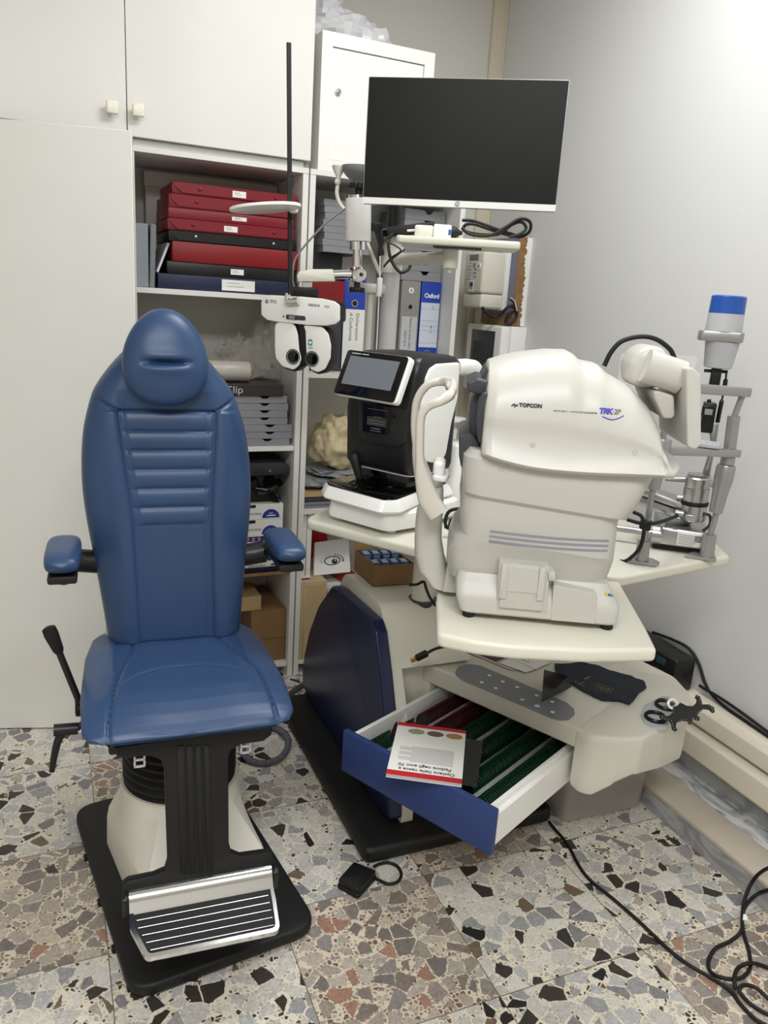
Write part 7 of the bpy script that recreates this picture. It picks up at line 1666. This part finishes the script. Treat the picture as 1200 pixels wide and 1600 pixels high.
bm = I(); cbox(bm, (0, 0, 0), (dC*0.9, 0.03, 0.002), 0, 1, m=frame((sk_*1.0, dC, zc), Vector((1, 0.2, 0)).normalized(), Vector((-0.2, 1, 0.5)).normalized())); obj('flap', bm, M['card'], t)
bp = mat('blue_packet', (86, 120, 170), 0.4); random.seed(4)
k = 0
for i in range(4):
    for j in range(2):
        fx, fy = 0.03+0.94*(i+0.5)/4, 0.04+0.92*(j+0.5)/2; q_ = Vector((wC*fx+sk_*fy, dC*fy, 0.0035))
        o = thing('packet', 'small blue packet standing in the open carton', 'packet', loc_of(t) @ q_, math.atan2(ex.y, ex.x), 'blue packets in the carton')
        bm = I(); w_ = wC/4-0.0085; tilt = random.uniform(-0.12, 0.12); hgt = zc-0.004+0.006*j; cbox(bm, (-w_/2, -0.020, 0), (w_/2, 0.020, hgt), 0.002, 1, m=None); pk = obj('sachet', bm, bp, o)
        bm = I()
        for r in range(3): cbox(bm, (-w_/2+0.004, -0.0205, hgt*0.62+r*0.008), (w_/2-0.004, -0.0198, hgt*0.62+r*0.008+0.003)); cbox(bm, (-w_/2+0.004, -0.012+r*0.01, hgt-0.0002), (w_/2-0.004, -0.008+r*0.01, hgt+0.0004))
        obj('print', bm, M['paper'], pk)
# video cable by the console, cable along the table column
d0 = 2.20
t = thing('video_cable', 'black video cable with a gold plug hanging between console and unit body', 'cable', deep(665, 1018, d0))
Lv = local(t); v = lambda px, py, d=d0: Lv(deep(px, py, d))
bm = I(); tube(bm, [v(668, 1020), v(680, 1014), v(697, 1010), v(715, 1012), v(735, 1020, d0+0.02)], 0.0042, 10); obj('cable', bm, M['rubber'], t)
ex = (v(650, 1029)-v(668, 1020)).normalized(); bm = I(); L_ = (v(650, 1029)-v(668, 1020)).length; box(bm, (L_/2, 0, 0), (L_, 0.010, 0.021), 0.003, 2, m=frame(v(668, 1020), ex, Vector((0, 1, 0)).cross(ex).normalized().cross(ex))); obj('plug_grip', bm, M['black'], t)
bm = I(); L2_ = (v(642.5, 1033.5)-v(650, 1029)).length; box(bm, (L2_/2, 0, 0), (L2_, 0.005, 0.015), 0.001, 1, m=frame(v(650, 1029), ex, Vector((0, 1, 0)).cross(ex).normalized().cross(ex))); obj('plug_tip', bm, mat('gold_contact', (214, 180, 110), 0.3, 0.9), t)
t = thing('column_cable', 'black cable looped over the cream table column', 'cable', (0.905, -0.44, 0.70))
Lv = local(t); v = lambda px, py, d=2.17: Lv(deep(px, py, d))
bm = I(); tube(bm, [v(641, 914, 2.24), v(652, 913, 2.19), v(662, 909), v(666, 920), v(671, 932), v(680, 946, 2.20)], 0.004, 10); obj('cable', bm, M['rubber'], t)
t = thing('table_cable', 'bundle of black cables lying on the rear tabletop between the two instruments', 'cable', onz(705, 815, TZ))
Lv = local(t); bm = I(); dT = 2.0
tube(bm, [Lv(deep(697, 826, dT)), Lv(deep(696, 812, dT)), Lv(deep(702, 799, dT)), Lv(deep(716, 795, dT)), Lv(deep(728, 797, dT))], 0.0045, 10); tube(bm, [Lv(deep(700, 828, dT)), Lv(deep(706, 812, dT)), Lv(deep(718, 806, dT)), Lv(deep(730, 803, dT))], 0.0045, 10)
for v_ in bm.verts: v_.co.z = max(v_.co.z, 0.0006)
obj('cable', bm, M['rubber'], t)
# ================================================================ on and near the floor
# clear plastic bin under the console
f0, f1, f2 = onz(880, 1286.5, 0.002), onz(1003, 1259, 0.002), onz(862, 1272, 0.002)
ex = (f1-f0).normalized(); ey = Vector((0, 0, 1)).cross(ex); wB = (f1-f0).length
t = thing('storage_bin', 'frosted clear plastic bin on the floor under the lens console', 'bin', (f0.x, f0.y, 0.0), math.atan2(ex.y, ex.x))
bm = I(); rs = []
for z_, g_ in ((0.0006, 0.006), (0.004, 0.0), (0.20, -0.008), (0.20, -0.005), (0.006, 0.003)): rs.append([(x, y, z_) for x, y in rounded([(g_, g_), (wB-g_, g_), (wB-g_, 0.23-g_), (g_, 0.23-g_)], 0.025, 5)])
rings(bm, rs); obj('bin', bm, M['bin_clear'], t)
# transformer box on the wall duct
e0, e1_ = onx(1088, 1029, 1.775), onx(1082, 1067, 1.775)
t = thing('power_strip_box', 'black mains box with teal sockets on the wall duct behind the console', 'power box', (1.70, e0.y, 0.3445))
hB = e0.z-0.3445
bm = I(); cbox(bm, (-0.005, 0, 0), (0.078, 0.36, hB), 0.008, 3); bb_ = obj('casing', bm, M['black'], t)
bm = I()
for z_ in (0.3, 0.66): cbox(bm, (-0.0062, 0.045, hB*z_), (-0.0045, 0.085, hB*(z_+0.2)), 0.001, 1)
obj('socket', bm, mat('teal_socket', (30, 72, 74), 0.4), bb_)
# cables along the right wall
t = thing('wall_cable', 'black cables running along the wall above the cream duct', 'cable', (1.76, -0.75, 0.3445))
Lv = local(t); w1 = lambda px, py, x: Lv(onx(px, py, x))
P = [w1(1020, 988, 1.791), w1(1050, 999, 1.791), w1(1076, 1013, 1.791), w1(1091, 1035, 1.79), w1(1101, 1065, 1.79), w1(1112, 1085, 1.79), w1(1135, 1108, 1.79), w1(1165, 1133, 1.785), w1(1200, 1160, 1.78), w1(1240, 1190, 1.78), Vector((0.02, -1.0, 0.0055)), Vector((0.025, -1.6, 0.0055)), Vector((0.02, -2.1, 0.0055))]
bm = I(); tube(bm, [Vector((p.x, p.y, max(p.z, 0.0055))) for p in P], 0.0048, 10); obj('cable', bm, M['rubber'], t)
P = [w1(1093, 1071, 1.785), w1(1102, 1077, 1.785), w1(1118, 1086, 1.785), w1(1150, 1107, 1.785), w1(1200, 1144, 1.785), w1(1240, 1172, 1.785), Vector((0.01, -0.95, 0.0055)), Vector((0.008, -1.5, 0.0055)), Vector((0.01, -2.1, 0.0055))]
bm = I(); tube(bm, [Vector((p.x, p.y, max(p.z, 0.0055))) for p in P], 0.0048, 10); obj('cable', bm, M['rubber'], t)
# foot switch
c0 = [onz(px, py, 0.028) for px, py in [(527, 1374), (553, 1345), (590, 1360), (560, 1392)]]; cc = sum(c0, Vector())/4
t = thing('foot_switch', 'black rectangular foot switch pedal with a looped cord on the terrazzo floor', 'foot switch', (cc.x, cc.y, 0))
bm = I(); prism(bm, rounded([((p-cc).x, (p-cc).y) for p in reversed(c0)], 0.006, 3), 0.0006, 0.014, 0.002, 1); obj('housing', bm, M['black_soft'], t)
bm = I(); prism(bm, rounded([((p-cc).x*0.97, (p-cc).y*0.97) for p in reversed(c0)], 0.008, 4), 0.0145, 0.029, 0.004, 2); obj('pedal', bm, M['black'], t)
Lv = local(t); fz = lambda px, py, z=0.006: Lv(onz(px, py, z))
bm = I(); tube(bm, [fz(583, 1370), fz(592, 1375), fz(606, 1381), fz(621, 1378), fz(627, 1366), fz(621, 1354), fz(608, 1348), fz(596, 1349), fz(584, 1354)], 0.0042, 10); obj('cord', bm, M['rubber'], t)
# grey corrugated hose between chair and unit
t = thing('hose', 'grey corrugated hose curled on the floor behind the chair', 'hose', onz(415, 1190, 0.0))
Lv = local(t); hz = lambda px, py, z=0.0118: Lv(onz(px, py, z))
HP = [hz(378, 1163), hz(383, 1181), hz(398, 1191), hz(418, 1192), hz(438, 1184), hz(449, 1169), hz(449, 1152), hz(436, 1140), hz(418, 1137), hz(400, 1140)]
bm = I(); SPn = spline(HP, 26); nR = len(SPn); tube(bm, SPn, lambda f: 0.0105+0.0010*math.sin(f*nR*1.9), 12, smooth=False); obj('hose', bm, mat('grey_hose', (92, 94, 100), 0.5), t)
t = thing('floor_hose', 'short length of grey hose running to the unit base behind the seat', 'hose', onz(474, 1070, 0.0))
Lv = local(t); bm = I(); tube(bm, [hz2 for hz2 in (Lv(onz(400, 1118, 0.011)), Lv(onz(440, 1096, 0.011)), Lv(onz(462, 1077, 0.011)), Lv(onz(476, 1069, 0.011)))], 0.0105, 12); obj('hose', bm, M['dgrey'], t)
# long cable over the floor and the loops by the ledge
t = thing('floor_cable', 'long black cable snaking over the floor to the lower right', 'cable', onz(980, 1430, 0.0))
Lv = local(t); cz_ = lambda px, py, z=0.0052: Lv(onz(px, py, z))
bm = I(); tube(bm, [cz_(858, 1284), cz_(868, 1297), cz_(886, 1318), cz_(906, 1355), cz_(925, 1378), cz_(955, 1402), cz_(990, 1432), cz_(1018, 1458), cz_(1050, 1488), cz_(1080, 1510), cz_(1110, 1527), cz_(1140, 1547), cz_(1158, 1570), cz_(1180, 1592), cz_(1200, 1604), cz_(1240, 1630), cz_(1300, 1700), cz_(1320, 1800), cz_(1300, 1950)], 0.0045, 12); obj('cable', bm, M['rubber'], t)
t = thing('looped_cable', 'black cable in loose loops tied with a white tie beside the stone ledge', 'cable', onz(1150, 1500, 0.0))
Lv = local(t); cz_ = lambda px, py, z=0.0052: Lv(onz(px, py, z)); lx = lambda px, py: Lv(onx(px, py, 1.588))
P = [lx(1245, 1380), lx(1252, 1366), lx(1245, 1354), lx(1215, 1352), lx(1190, 1362), lx(1174, 1380), cz_(1163, 1408, .03), cz_(1160, 1430, .014), cz_(1158, 1455, .014), cz_(1140, 1471), cz_(1118, 1482), cz_(1107, 1502), cz_(1112, 1520), cz_(1135, 1529, .014), cz_(1158, 1528, .014), cz_(1172, 1512), cz_(1170, 1485), cz_(1162, 1458, .008), cz_(1160, 1432, .02), cz_(1166, 1414, .03), lx(1185, 1396), lx(1215, 1388), lx(1238, 1386)]
bm = I(); tube(bm, P, 0.0045, 12); obj('cable', bm, M['rubber'], t)
P = [cz_(1150, 1545, .015), cz_(1147, 1528, .024), cz_(1154, 1512, .012), cz_(1172, 1505, .015), cz_(1195, 1510), cz_(1230, 1525), cz_(1250, 1560), cz_(1220, 1590), cz_(1196, 1583), cz_(1172, 1568), cz_(1156, 1550, .02), cz_(1160, 1540, .024), cz_(1178, 1542, .02), cz_(1200, 1560, .015), cz_(1240, 1600), cz_(1320, 1640), cz_(1400, 1760), cz_(1380, 1950)]
bm = I(); tube(bm, P, 0.0045, 12); obj('cable', bm, M['rubber'], t)
bm = I(); a, b = cz_(1164, 1441, .015), cz_(1163, 1432, .018); cyl(bm, a, b, 0.0085, 0.0085, 14); obj('cable_tie', bm, M['paper'], t)
